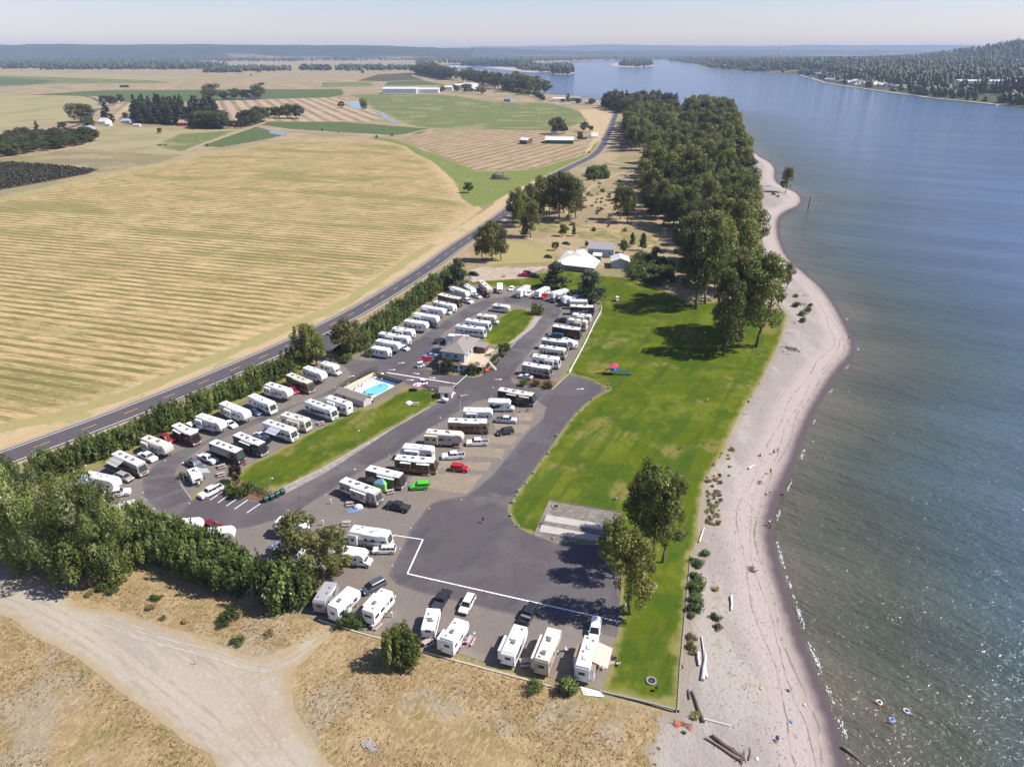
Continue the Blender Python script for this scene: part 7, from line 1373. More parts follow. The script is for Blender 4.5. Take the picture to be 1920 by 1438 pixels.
# green tent shelter
x, y = G(718, 916); e = empty('canopy_tent', (x, y, .1), -.35, 'lime green and blue pop-up canopy tent between two motorhomes', 'tent'); lg = pm('lime_fabric', (.20, .62, .10), .7); bf = pm('blue_fabric', (.12, .22, .42), .7)
q = [(-1.5, -1.5), (1.5, -1.5), (1.5, 1.5), (-1.5, 1.5)]
for k in range(4):
    a, b = q[k], q[(k + 1) % 4]; MB().add([(*a, 2.1), (*b, 2.1), (0, 0, 3.1)], [(0, 1, 2)]).build('roof_panel', bf if k % 2 == 0 else lg, e)
    if k in (0, 1): MB().add([(*a, 2.1), (*b, 2.1), (*b, .1), (*a, .1)], [(0, 3, 2, 1)]).build('side_wall', lg, e)
    MB().tube((*a, 0), (*a, 2.1), .03, n=4).build('leg', M_chrome, e)
def dome_tent(u, v, s, col, label):
    x, y, z = GH(u, v); MB().ball((0, 0, 0), s, s * .8, s * .7, 8, 6).build('tent', paint(col, .7), loc=(x, y, z + .1), label=label, cat='tent')
dome_tent(933, 770, .9, (.10, .38, .55), 'small blue tent in front of the class C camper'); dome_tent(672, 952, 1.2, (.55, .58, .62), 'half-collapsed grey and blue tent before the brown waved motorhome'); dome_tent(767, 758, 1.3, (.72, .70, .70), 'white covered mound on the median lawn'); 
# waste bins
M_bin = pm('green_bin', (.015, .055, .042), .5)
for i, (u, v) in enumerate([(499.4, 941), (510.6, 937), (520.6, 932), (530.7, 927)]):
    x, y = G(u, v); e = empty('waste_bin', (x, y, .1), math.atan2(G(530.7, 927)[1] - G(499.4, 941)[1], G(530.7, 927)[0] - G(499.4, 941)[0]), ['leftmost', 'second from left', 'third from left', 'rightmost'][i] + ' of the four dark green wheeled waste bins', 'waste bin', 'row of green waste bins')
    MB().fr(-.42, .42, -.45, .45, .1, -.55, .55, -.55, .55, 1.25).build('bin_body', M_bin, e, bevel=.04); MB().fr(-.59, .59, -.59, .59, 1.26, -.5, .5, -.45, .45, 1.42).build('lid', pm('bin_lid', (.02, .07, .055)), e)
# golf carts and tractor
def golf(u, v, rz, label, body=(.72, .71, .68)):
    x, y, z = GH(u, v); e = empty('golf_cart', (x, y, z + .1), rz, label, 'golf cart')
    MB().prism([(-1.2, .25), (1.2, .25), (1.25, .7), (.75, .8), (.5, .4), (-.1, .4), (-.2, .75), (-1.2, .8)], -.55, .55).build('body', paint(body), e); MB().box(-.95, .75, -.62, .62, 1.82, 1.9).build('canopy', paint((.78, .77, .73)), e)
    for sx in (-.85, .65):
        for s in (-1, 1): MB().tube((sx, s * .52, .7), (sx, s * .55, 1.84), .025, n=4).build('canopy_post', M_plast, e); wheel(e, .8 if sx > 0 else -.8, s * .5, .24, .16)
    MB().box(-.55, -.05, -.5, .5, .75, .88).build('seat', M_plast, e)
golf(789, 689, .3, 'white-roofed golf cart beside the office parking'); golf(794.5, 722, -.2, 'white golf cart beside the dark planter bed near the gate'); golf(1157, 565, 1.6, 'white golf cart driving on the lawn beside the tree shadow')
x, y = G(911, 699); e = empty('ride_on_mower', (x, y, .1), .9, 'orange-red ride-on mower beside the office kerb', 'tractor'); MB().box(-.2, 1.1, -.45, .45, .35, .95).build('hood', paint((.62, .10, .03)), e, bevel=.06); MB().box(-1.0, -.2, -.55, .55, .4, .65).build('fender', paint((.62, .10, .03)), e); MB().box(-.75, -.35, -.25, .25, .65, 1.1).build('seat', M_plast, e)
for sx, r_ in ((-.65, .42), (.75, .28)):
    for s in (-1, 1): wheel(e, sx, s * .55, r_, .22)
# playground
x, y = G(1150, 702); e = empty('play_structure', (x, y, .1), -.15, 'colourful play structure with yellow and blue slides and red roof', 'playground')
red = paint((.62, .06, .12)); blu = paint((.05, .18, .42)); yel = paint((.75, .45, .02))
for a in (-1, 1):
    for b in (-1, 1): MB().tube((a, b, 0), (a, b, 3.0), .08, n=6).build('post', blu, e)
MB().box(-1.1, 1.1, -1.1, 1.1, 1.5, 1.6).build('platform', blu, e); MB().fr(-1.3, 1.3, -1.3, 1.3, 2.9, -.2, .2, -.2, .2, 3.8).build('roof', red, e)
for s, m, L in ((-1, yel, 4.2), (1, blu, 4.6)):
    mb = MB(); n = 7
    for i in range(n): a = i / n; b = (i + 1) / n; za = 1.6 * (1 - a) ** 1.2 + .2; zb = 1.6 * (1 - b) ** 1.2 + .2; xa = s * (1.1 + L * a); xb = s * (1.1 + L * b); mb.add([(xa, -.4, za + .25), (xa, -.35, za), (xa, .35, za), (xa, .4, za + .25), (xb, -.4, zb + .25), (xb, -.35, zb), (xb, .35, zb), (xb, .4, zb + .25)], [(0, 1, 5, 4), (1, 2, 6, 5), (2, 3, 7, 6)])
    mb.build('slide', m, e)
for k in range(4): MB().tube((-.8 + .5 * k, 1.1, 0), (-.8 + .5 * k, 1.0, 1.5), .04, n=4).build('climber_bar', yel, e)
# fences
def railfence(name, pts, h, label, mat, step=2.4, rails=(.9, .45), pw=.09, z=None, zo=.1):
    P = resample([GH(u, v)[:2] for u, v in pts], step); zs = hgt(P)[0]; e = empty(name, (P[0][0], P[0][1], zs[0] + zo), 0, label, 'fence'); o = Vector(e.location)
    post = MB().box(-pw / 2, pw / 2, -pw / 2, pw / 2, 0, h).mesh('fence_post', mat)
    for i, (x, y) in enumerate(P): link('fence_post', post, e, Vector((x, y, zs[i] + zo)) - o)
    for rh_ in rails:
        for i in range(len(P) - 1):
            a = Vector((*P[i], zs[i] + zo + h * rh_)) - o; b = Vector((*P[i + 1], zs[i + 1] + zo + h * rh_)) - o; MB().tube(a, b, pw * .42, n=4).build('fence_rail', mat, e)
    return e
railfence('white_rail_fence', [(1067, 701), (1080, 678), (1099, 642), (1114, 610), (1127, 586), (1128, 577)], .95, 'low white vinyl fence between the right-hand row and the big lawn', M_wwall, 3.0, (.95, .55, .15), .16)
railfence('paddock_fence', [(955, 448), (985, 456), (1020, 466)], 1.2, 'brown rail fence along the track in the meadow', M_fence, 2.6)
def pipe(name, pts, r, label, cat, mat=M_wwall, up=.25, step=4):
    P = resample([GH(u, v)[:2] for u, v in pts], step); zs = hgt(P)[0]; mb = MB()
    for i in range(len(P) - 1): mb.tube((*P[i], zs[i] + up), (*P[i + 1], zs[i + 1] + up), r, n=5, cap=i in (0, len(P) - 2))
    return mb.build(name, mat, label=label, cat=cat)
pipe('boundary_pipe', [(596, 1163), (655, 1182), (716, 1199)], .07, 'white boundary pipe left of the bushy poplar clump', 'pipe'); pipe('boundary_pipe', [(788, 1222), (900, 1252), (1044, 1291), (1060, 1295)], .07, 'white boundary pipe right of the bushy poplar clump', 'pipe'); pipe('white_pipe', [(1317, 1348), (1370, 1362)], .06, 'thin white pipe lying on the sand by the orange netting', 'pipe')
x, y = G(1108, 1299)
for i in range(4): MB().box(-1.7, 1.7, -.14, .14, 0, .08).build('white_board', M_wwall, loc=(x + i * .12, y + .5 - i * .36, .1), rz=-.32 + .06 * i, label='white board lying beside the leafy corner bush', cat='board', group='white boards stacked on the ground')
M_stone = pm('edging_stone', (.27, .25, .22), .9, var=.25, scale=3)
def edging(pts, label, w=.4, name='stone_edging'):
    P = resample([GH(u, v)[:2] for u, v in pts], w + .03); zs = hgt(P)[0]; e = empty(name, (*P[0], zs[0] + .05), 0, label, 'kerb'); o = Vector(e.location); me_ = MB().box(-w / 2, w / 2, -.16, .16, 0, .24).mesh('stone', M_stone); n = len(P)
    for i in range(min(n - 1, 290)): d = (P[i + 1][0] - P[i][0], P[i + 1][1] - P[i][1]); link('stone', me_, e, Vector((*P[i], zs[i] + .05 + R.uniform(-.02, .03))) - o, math.atan2(d[1], d[0]) + R.uniform(-.06, .06))
edging([(1127, 1297), (1200, 1314), (1269, 1332)], 'row of edging stones closing the bottom end of the lawn')
edging([(1271, 1330), (1276, 1250), (1283, 1175), (1290, 1100), (1296, 1040)], 'stone edging between the lawn and the beach strip', .6)
for nm, pts in [('kerb', [(338, 909), (360, 939)]), ('kerb', [(505, 928), (605, 878.5), (672, 840), (740, 802), (806, 764)]), ('kerb', [(803, 697.5), (850, 704), (884, 709), (901, 705.5), (936, 671), (966, 643.5)]), ('kerb', [(1035, 731), (1066, 702.5), (1072, 694)])]:
    P = resample([G(*p) for p in pts], 3); ribbon('kerb', P, .16, M_concrete, up=.24, box=.14)
for nm, pts in [('court_board', [(1001, 1004), (1030, 939), (1166, 962), (1160, 1017)])]:
    P = resample([G(*p) for p in pts], 40); 
    for i in range(3): ribbon('court_edge', resample([G(*pts[i]), G(*pts[i + 1])], 3), .12, M_fence, up=.3, box=.2)
# boulders along the lane and white site markers
M_rock = pm('boulder', (.24, .20, .165), .95, var=.3, scale=1.5, bump=.6); rb_ = random.Random(3)
rocks = [MB().ball((0, 0, .2), .42, .36, .3, 7, 5, jit=.22, rnd=rb_).mesh('boulder', M_rock) for _ in range(4)]
for i, (u, v) in enumerate([(1057, 800), (1043, 818), (1028, 852), (1016, 866), (1000, 888), (987, 908), (972, 922), (968, 931), (962, 943), (958, 968), (971, 988), (1037, 1011), (1070, 1016), (1112, 1022), (1122, 722), (1142, 729), (1140, 722), (1085, 772), (1110, 750)]):
    x, y, z = GH(u, v); o = link('boulder', rocks[i % 4], None, (x, y, z + .08), rb_.uniform(0, 6), label='rough brown boulder marking the lane edge of the big lawn', cat='boulder', group='boulders along the lawn edge'); s = rb_.uniform(.7, 1.4); o.scale = (s, s, s)
mk = MB().box(-.14, .14, -.1, .1, 0, .1).fr(-.14, .14, -.1, .1, .1, -.08, .08, -.06, .06, .2).mesh('site_marker', M_wwall)
for u, v in [(805, 955), (770, 992), (750, 1030), (735, 1062), (610, 929), (645, 907), (730, 855), (980, 813), (1008, 793), (960, 840), (940, 862), (865, 938), (355, 945), (266, 892), (268, 925), (273, 938), (289, 955), (310, 865), (437, 798), (522, 783), (551, 756), (808, 1088), (857, 1098), (908, 1109), (960, 1122), (1009, 1133), (540, 958), (628, 728)]:
    x, y = G(u, v); link('site_marker', mk, None, (x, y, .11), label='small white marker block at the edge of a camping pad', cat='marker', group='white markers along the pads')
ped = MB().box(-.13, .13, -.1, .1, 0, 1.1).box(-.17, .17, -.13, .13, .95, 1.25).mesh('utility_post', M_wwall)
for u, v in [(621, 945), (606, 985), (608, 1078), (735, 1158), (890, 1197), (370, 860), (455, 775), (496, 765), (393, 870), (700, 1182)]:
    x, y = G(u, v); link('utility_post', ped, None, (x, y, .1), label='short white hookup post on a camping pad', cat='post', group='hookup posts on the pads')
# cones
cone = MB().fr(-.2, .2, -.2, .2, 0, -.2, .2, -.2, .2, .04).tube((0, 0, .04), (0, 0, .7), .15, .03, 8)
for u, v, lab in [(617, 1058, 'orange cone near the olive tree and covered camper'), (849, 705, 'orange cone on the office kerb'), (847, 719, 'left orange cone at the gate arm'), (855, 721, 'right orange cone at the gate arm')]:
    x, y = G(u, v); cone.build('traffic_cone', paint((.80, .13, .03)), loc=(x, y, .1), label=lab, cat='traffic cone')
# gate arm and lines
a = G(831, 750); b = G(876, 708.5); e = empty('gate_arm', (a[0], a[1], .1), math.atan2(b[1] - a[1], b[0] - a[0]), 'long white boom barrier across the entrance lane', 'barrier'); L = math.dist(a, b)
MB().box(-.2, .2, -.2, .2, 0, 1.1).build('barrier_post', M_wwall, e); MB().box(0, L * .5, -.06, .06, .95, 1.1).box(L * .52, L, -.06, .06, .95, 1.1).build('boom', M_wwall, e); MB().box(L * .5, L * .52, -.15, .15, 0, 1.15).build('boom_support', M_plast, e)
ribbon('entrance_kerb', resample([G(825, 753), G(852, 737)], 2), 1.0, M_wwall, up=.3, box=.2)
# mats and clutter at the sites
for u, v, w_, d_, c_, lab in [(874, 1205, 2.6, 2.0, (.33, .20, .20), 'red-brown ground mat with table beside the bulging fifth wheel'), (1132, 1238, 3.2, 2.4, (.40, .27, .22), 'red-brown patterned mat under the beige awning'), (545, 815, 2.4, 1.2, (.50, .38, .40), 'pinkish mat in front of the white motorhome awning'), (662, 958, 2.6, 1.6, (.12, .2, .4), 'blue mat beside the picnic table')]:
    x, y = G(u, v); MB().box(-w_ / 2, w_ / 2, -d_ / 2, d_ / 2, 0, .03).build('ground_mat', paint(c_, .9), loc=(x, y, .1), rz=.3, label=lab, cat='mat')
M_seat = {i: paint(c, .7) for i, c in enumerate([(.05, .1, .25), (.6, .6, .58), (.35, .04, .04), (.04, .04, .05)])}
def campchair(x, y, z, rz, m, label, group=None):
    e = empty('folding_chair', (x, y, z), rz, label, 'chair', group); MB().box(-.25, .25, -.25, .25, .40, .44).build('seat', m, e); MB().add([(-.25, -.25, .42), (-.34, -.25, .95), (-.34, .25, .95), (-.25, .25, .42), (-.22, -.25, .42), (-.31, -.25, .95), (-.31, .25, .95), (-.22, .25, .42)], [(0, 1, 2, 3), (7, 6, 5, 4), (1, 5, 6, 2)]).build('backrest', m, e); MB().tube((-.25, -.25, .95), (.25, -.25, 0), .015, n=4).tube((-.25, .25, .95), (.25, .25, 0), .015, n=4).tube((.25, -.25, .5), (-.25, -.25, 0), .015, n=4).tube((.25, .25, .5), (-.25, .25, 0), .015, n=4).build('frame', M_plast, e)
rc = random.Random(12)
for u, v, n in [(845, 833, 5), (1142, 1240, 3), (535, 806, 3), (460, 868, 3), (968, 1232, 2), (870, 1198, 2), (545, 735, 2), (385, 866, 2), (1060, 1231, 2), (700, 1160, 2), (765, 892, 1), (905, 560, 2), (985, 770, 2), (880, 1190, 1)]:
    for k in range(n):
        x, y = G(u, v); campchair(x + rc.uniform(-1.6, 1.6), y + rc.uniform(-1.2, 1.2), .1, rc.uniform(0, 6), M_seat[rc.randrange(4)], 'folding camp chair set out beside a camper', 'camp chairs beside the campers')
# fire pits and lawn furniture
for u, v, lab in [(1224, 1100, 'stone fire ring below the nearest cottonwood'), (1221, 1278, 'stone fire ring near the bottom of the lawn'), (1042, 951, 'horseshoe pit timber ring on the court')]:
    x, y, z = GH(u, v); e = empty('fire_ring', (x, y, z + .1), 0, lab, 'fire pit'); st = MB().box(-.2, .2, -.12, .12, 0, .25).mesh('stone', M_stone)
    for k in range(12): a = k * math.pi / 6; link('stone', st, e, (.75 * math.cos(a), .75 * math.sin(a), 0), a + math.pi / 2)
    MB().tube((0, 0, 0), (0, 0, .06), .62, n=12).build('ash_bed', M_plast, e)
for u, v, lab, c_ in [(1231, 1296, 'black barbecue grill on the lower lawn', BLK), (1142, 1223, 'black barbecue beside the awning camper', BLK), (1276, 843, 'dark grill on the upper lawn', (.08, .1, .1)), (1326, 754, 'small grey object on the middle of the lawn', GRY), (1288, 1004, 'black grill beside the driftwood at the lawn edge', BLK)]:
    x, y, z = GH(u, v); e = empty('barbecue_grill', (x, y, z + .1), .4, lab, 'grill'); MB().ball((0, 0, .8), .36, .3, .26, 8, 6).build('bowl', paint(c_), e)
    for k in range(3): MB().tube((.15 * math.cos(k * 2.1), .15 * math.sin(k * 2.1), .7), (.35 * math.cos(k * 2.1), .35 * math.sin(k * 2.1), 0), .02, n=4).build('leg', M_plast, e)
for u, v, lab in [(1424, 664, 'white lawn chair left of the driftwood chain'), (1322, 627, 'white lawn chair in front of the grove, right'), (1403, 620, 'white lawn chair under the grove trees'), (1155, 937, 'white lawn chair by the court corner'), (1171, 1137, 'white lawn chair under the nearest cottonwood')]:
    x, y, z = GH(u, v); campchair(x, y, z + .1, 1, paint((.75, .75, .74)), lab)
# poles by the sandy road
for u, v, h, lab in [(366, 1246, 1.0, 'short post with a leaning shadow in the turnout'), (240, 1313, 1.3, 'fence post on the left edge of the sandy road, nearest'), (208, 1289, 1.0, 'dark fence post with a white top beside the sandy road'), (155, 1258, 1.3, 'thin fence post left of the sandy road')]:
    x, y = G(u, v); MB().tube((0, 0, -.1), (.05, 0, h), .06, n=5).build('fence_post', M_fence, loc=(x, y, 0), label=lab, cat='post')
# brush pile, debris, haystack
M_brush = pm('brushwood', (.17, .13, .10), .95, var=.4, scale=4)
def sticks(name, u, v, n, L, w, h, label, cat, mat=M_brush, rz=None):
    x, y, z = GH(u, v); mb = MB(); r = random.Random(int(u)); 
    for _ in range(n):
        a = r.uniform(0, 6.28) if rz is None else rz + r.gauss(0, .15); q = r.random() ** .5; px, py = q * w * math.cos(r.uniform(0, 6.28)), q * w * math.sin(r.uniform(0, 6.28)); pz = h * (1 - q) * r.random() + .1; l = L * r.uniform(.4, 1); dz = r.uniform(-.2, .3) * l * (h > 1)
        mb.tube((px - math.cos(a) * l / 2, py - math.sin(a) * l / 2, max(.05, pz - dz / 2)), (px + math.cos(a) * l / 2, py + math.sin(a) * l / 2, pz + dz / 2), .06 * L ** .3, .03, 4, cap=False)
    return mb.build(name, mat, loc=(x, y, z), label=label, cat=cat)
x, y = G(938, 335); MB().ball((0, 0, 0), 7, 6, 5, 12, 7, jit=.18, rnd=rb_).build('brush_pile_core', M_brush, loc=(x, y, 0), label='earthy core of the brush pile on the green margin', cat='brush pile'); sticks('brush_pile', 938, 335, 420, 7, 7, 6, 'dark pile of brushwood on the green margin', 'brush pile')
sticks('dead_branches', 694, 1399, 42, 2.6, .7, .3, 'dead grey branches lying on the dry grass', 'branch', pm('dead_wood', (.42, .37, .33)), rz=-.75)
sticks('scrap_pile', 1187, 323, 60, 5, 7, 2.5, 'heap of rusty scrap in the dirt yard', 'scrap', pm('rusty_scrap', (.22, .12, .09))); sticks('scrap_pile', 1170, 330, 40, 4, 5, 1.5, 'low dark heap in the dirt yard', 'scrap', M_plast)
# ================================================================== DRIFTWOOD AND BEACH
M_drift = pm('bleached_driftwood', (.60, .56, .52), .9, var=.2, scale=3); M_drift2 = pm('dark_driftwood', (.13, .10, .085), .9, var=.3, scale=3)
def log(pa, pb, r, label, m=M_drift, root=False, up=.15, name='driftwood_log'):
    a = Vector(GH(*pa)); b = Vector(GH(*pb)); c = (a + b) / 2; mb = MB(); n = 5; rr_ = random.Random(int(pa[0] * 7)); P = [a.lerp(b, i / n) - c + Vector((rr_.uniform(-.1, .1), rr_.uniform(-.1, .1), 0)) for i in range(n + 1)]
    for i in range(n): mb.tube(P[i], P[i + 1], r * (1 - .5 * i / n), r * (1 - .5 * (i + 1) / n), 7, cap=i in (0, n - 1))
    if root:
        for k in range(9): t = rr_.uniform(0, 6.28); mb.tube(P[0], P[0] + Vector((math.cos(t) * 1.1, math.sin(t) * 1.1, rr_.uniform(-.1, 1.0))) * rr_.uniform(.5, 1.2), r * .5, .03, 5)
    mb.build(name, m, loc=(c.x, c.y, c.z + up + r * .5), label=label, cat='driftwood')
for a in [((1371, 1118), (1371, 1145), .30, 'white straight log lying on the middle beach'), ((1317, 1277), (1322, 1224), .34, 'pale upright-looking log near the lawn, thick dark foot'), ((1325, 1272), (1315, 1194), .20, 'long thin white log beside the lawn strip'), ((1403, 880), (1415, 873), .30, 'short white log on the upper beach above the people'), ((1310, 1018), (1320, 990), .22, 'curved white log at the lawn corner'), ((1308, 1225), (1311, 1250), .35, 'white stump left of the long log'),
          ((1405, 1000 - 55), (1414, 956), .06, 'thin dark stick lying on the beach')]: log(*a)
log((1320, 1356), (1297, 1297), .28, 'dark weathered log running down from the lawn corner', M_drift2); log((1293, 1312), (1291, 1292), .15, 'short dark stick at the lawn corner', M_drift2)
log((1393, 1424), (1333, 1380), .42, 'big dark driftwood trunk with root plate at the bottom of the beach', M_drift2, True); log((1390, 1428), (1322, 1383), .26, 'brown splintered trunk beside the root plate', pm('brown_driftwood', (.28, .19, .12))); log((1404, 1426), (1407, 1400), .10, 'thin branch standing by the root plate', M_drift2)
log((1577, 1401), (1640, 1452), .22, 'dark barnacled pipe running into the water', M_drift2, up=.25); log((1285, 1375), (1278, 1371), .22, 'short stump near the orange netting', M_drift2)
for u, v, n, r_, lab, mm in [(1507, 553, 14, 4.5, 'tangled driftwood at the grove edge', M_drift), (1497, 570, 8, 4.5, 'dark driftwood trunk by the upper bushes', M_drift2), (1484, 655, 26, 4.5, 'heap of dark and pale driftwood on the upper beach', M_drift2), (1470, 660, 12, 3.5, 'pale driftwood left of the dark heap', M_drift), (1490, 605, 14, 2.2, 'broken driftwood in the chain along the lawn edge', M_drift), (1480, 625, 10, 2.0, 'lower part of the driftwood chain along the lawn edge', M_drift), (1450, 692, 8, 2.0, 'white driftwood at the lawn edge below the chain', M_drift), (1493, 512, 6, 5, 'pale branching log near the two walkers', M_drift), (1450, 385, 12, 7, 'scattered driftwood on the sandy point', M_drift), (1440, 350, 8, 6, 'dark driftwood on the far beach', M_drift2), (1394, 775, 4, 3, 'white branch lying on the beach beside the lawn', M_drift), (1410, 1068, 18, 1.8, 'dark tangled branch on the middle beach', M_drift2), (1425, 905, 10, 1.4, 'twigs and weed strewn on the upper beach', M_drift2), (1500, 650 + 8, 5, 4, 'white logs beside the dark heap', M_drift)]:
    sticks('driftwood', u, v, n, r_, r_ * .5, .6, lab, 'driftwood', mm)
rd = random.Random(5); mb = MB()
for _ in range(700):
    v = rd.uniform(720, 1438) ** 1.0; u0 = 1330 if v > 1000 else 1370 if v > 850 else 1420; u1 = 1440 + (v > 1100) * (v - 1100) * .3 if v > 850 else 1500; u = rd.uniform(u0, u1)
    x, y, z = GH(u, v); s = rd.uniform(.05, .2); a = rd.uniform(0, 3); mb.tube((x - math.cos(a) * s, y - math.sin(a) * s, z + .04), (x + math.cos(a) * s, y + math.sin(a) * s, z + .06), .035, n=3, cap=False)
mb.build('beach_wrack', M_drift2, kind='stuff', label='small twigs and wrack scattered over the beach')
# old piling in the river
x, y = G(1515, 391, WZ); h_ = tall(1515, 391, 368, WZ); MB().tube((0, 0, -1), (.4, 0, h_), .38, .3, 8).build('mooring_pile', M_drift2, loc=(x, y, WZ), label='dark mooring pile standing in the river off the point', cat='pile')
# orange netting fence
a = GH(1262, 1357); b = GH(1296, 1366); m, t, n, l, p = newmat('orange_netting'); p.inputs['Base Color'].default_value = (.68, .13, .05, 1); tr = n.new('ShaderNodeBsdfTransparent'); mx = n.new('ShaderNodeMixShader'); mx.inputs[0].default_value = .7; l.new(tr.outputs[0], mx.inputs[1]); l.new(p.outputs[0], mx.inputs[2]); l.new(mx.outputs[0], n['Material Output'].inputs[0])
e = empty('netting_fence', a, math.atan2(b[1] - a[1], b[0] - a[0]), 'sagging orange netting at the lawn corner above the beach', 'fence'); L = math.dist(a[:2], b[:2]); mb = MB(); n_k = 8
for i in range(n_k): xa = L * i / n_k; xb = L * (i + 1) / n_k; mb.add([(xa, -.1 - .5 * math.sin(i), .02), (xb, -.1 - .5 * math.sin(i + 1), .02), (xb, .2, .75), (xa, .2, .8)], [(0, 1, 2, 3)])
mb.build('netting', m, e)
for k in range(3): MB().tube((L * k / 2, .2, 0), (L * k / 2, .2, 1.1), .04, n=5).build('stake', M_fence, e)

# ================================================================== PEOPLE
def skin(name, J, E, Rr, mat, parent, sub=1):
    me = bpy.data.meshes.new(name); me.from_pydata(J, E, []); o = bpy.data.objects.new(name, me); COL.objects.link(o)
    md = o.modifiers.new('s', 'SKIN'); md.use_smooth_shade = True
    sv = me.skin_vertices[0].data if me.skin_vertices else None
    if sv is None:
        bm = bmesh.new(); bm.from_mesh(me); bm.verts.layers.skin.verify(); bm.to_mesh(me); bm.free(); sv = me.skin_vertices[0].data
    for i, r in enumerate(Rr): sv[i].radius = (r, r) if not isinstance(r, tuple) else r; sv[i].use_root = (i == 0)
    s = o.modifiers.new('u', 'SUBSURF'); s.levels = sub; s.render_levels = sub
    dg = bpy.context.evaluated_depsgraph_get(); dg.update(); nm = bpy.data.meshes.new_from_object(o.evaluated_get(dg)); nm.name = name
    bpy.data.objects.remove(o); nm.materials.clear(); nm.materials.append(mat); return nm
M_skin = pm('skin', (.52, .32, .23), .5); M_hair = pm('hair', (.07, .045, .03), .7)
def fig(pose):
    """joints of a 1.72 m figure"""
    pel = (0, 0, .95); ch = (0, .0, 1.28); nk = (0, 0, 1.47); hd = (0, .01, 1.60); tp = (0, .01, 1.68)
    if pose in ('stand', 'walk'):
        s = .22 if pose == 'walk' else .04
        L = dict(hipL=(-.10, 0, .90), kneeL=(-.11, s, .50), ankL=(-.11, s * .4 - .02, .09), toeL=(-.12, s * .4 + .14, .04), hipR=(.10, 0, .90), kneeR=(.11, -s * .3, .50), ankR=(.11, -s * 1.4, .10), toeR=(.12, -s * 1.4 + .14, .05),
                 shL=(-.19, 0, 1.40), elL=(-.25, -s * .6, 1.12), waL=(-.25, .08 - s * .3, .88), haL=(-.25, .12, .79), shR=(.19, 0, 1.40), elR=(.25, s * .6, 1.12), waR=(.25, .1 + s * .8, .90), haR=(.25, .14 + s * .8, .81)); dz = 0
    elif pose == 'sit':
        L = dict(hipL=(-.11, .05, .90), kneeL=(-.13, .42, 1.15), ankL=(-.13, .66, .80), toeL=(-.13, .80, .78), hipR=(.11, .05, .90), kneeR=(.13, .46, 1.10), ankR=(.13, .74, .80), toeR=(.14, .88, .80),
                 shL=(-.19, .0, 1.40), elL=(-.26, .1, 1.15), waL=(-.18, .34, 1.12), haL=(-.15, .42, 1.14), shR=(.19, 0, 1.40), elR=(.26, .1, 1.15), waR=(.18, .34, 1.10), haR=(.15, .42, 1.12)); dz = -.78
    else:
        L = dict(hipL=(-.10, 0, .90), kneeL=(-.13, .05, .50), ankL=(-.15, .0, .10), toeL=(-.15, .05, .0), hipR=(.10, 0, .90), kneeR=(.13, .05, .50), ankR=(.16, .0, .10), toeR=(.16, .05, 0),
                 shL=(-.19, 0, 1.40), elL=(-.42, .05, 1.5), waL=(-.5, .05, 1.75), haL=(-.52, .05, 1.84), shR=(.19, 0, 1.40), elR=(.45, .05, 1.3), waR=(.62, .08, 1.45), haR=(.68, .08, 1.52)); dz = 0
    K = ['pel', 'ch', 'nk', 'hd', 'tp'] + list(L); V = [pel, ch, nk, hd, tp] + list(L.values())
    V = [(x, y, z + dz) for x, y, z in V]
    if pose == 'lie': V = [(x, -(z - .9), .12 + y) for x, y, z in V]
    I = {k: i for i, k in enumerate(K)}
    E = [('pel', 'ch'), ('ch', 'nk'), ('nk', 'hd'), ('hd', 'tp')]
    for s in 'LR': E += [('pel', 'hip' + s), ('hip' + s, 'knee' + s), ('knee' + s, 'ank' + s), ('ank' + s, 'toe' + s), ('ch', 'sh' + s), ('sh' + s, 'el' + s), ('el' + s, 'wa' + s), ('wa' + s, 'ha' + s)]
    Rr = {'pel': .13, 'ch': .13, 'nk': .055, 'hd': .10, 'tp': .075, 'hip': .09, 'knee': .06, 'ank': .04, 'toe': .035, 'sh': .065, 'el': .043, 'wa': .03, 'ha': .035}
    rad = [Rr[k] if k in Rr else Rr[k[:-1]] for k in K]
    body = skin('body', V, [(I[a], I[b]) for a, b in E], rad, M_skin, None)
    def sub(keys, edges, grow, nm): 
        m = {k: i for i, k in enumerate(keys)}; return skin(nm, [V[I[k]] for k in keys], [(m[a], m[b]) for a, b in edges], [rad[I[k]] * grow + .008 for k in keys], None, None)
    shirt = sub(['ch', 'pel', 'shL', 'shR', 'elL', 'elR'], [('pel', 'ch'), ('ch', 'shL'), ('ch', 'shR'), ('shL', 'elL'), ('shR', 'elR')], 1.1, 'shirt')
    shorts = sub(['pel', 'hipL', 'hipR', 'kneeL', 'kneeR'], [('pel', 'hipL'), ('pel', 'hipR'), ('hipL', 'kneeL'), ('hipR', 'kneeR')], 1.12, 'shorts')
    hd_ = Vector(V[I['hd']]); tp_ = Vector(V[I['tp']]); c = hd_.lerp(tp_, .7)
    hair = MB().ball((c.x, c.y - (.02 if pose != 'lie' else -.02), c.z + .02), .105, .11, .085, 8, 6).mesh('hair', M_hair, smooth=True)
    face = MB()
    if pose != 'lie':
        face.ball((0, hd_.y + .105, hd_.z), .014, .02, .02, 6, 4, 0)
    return body, shirt, shorts, hair, hd_
FIG = {}
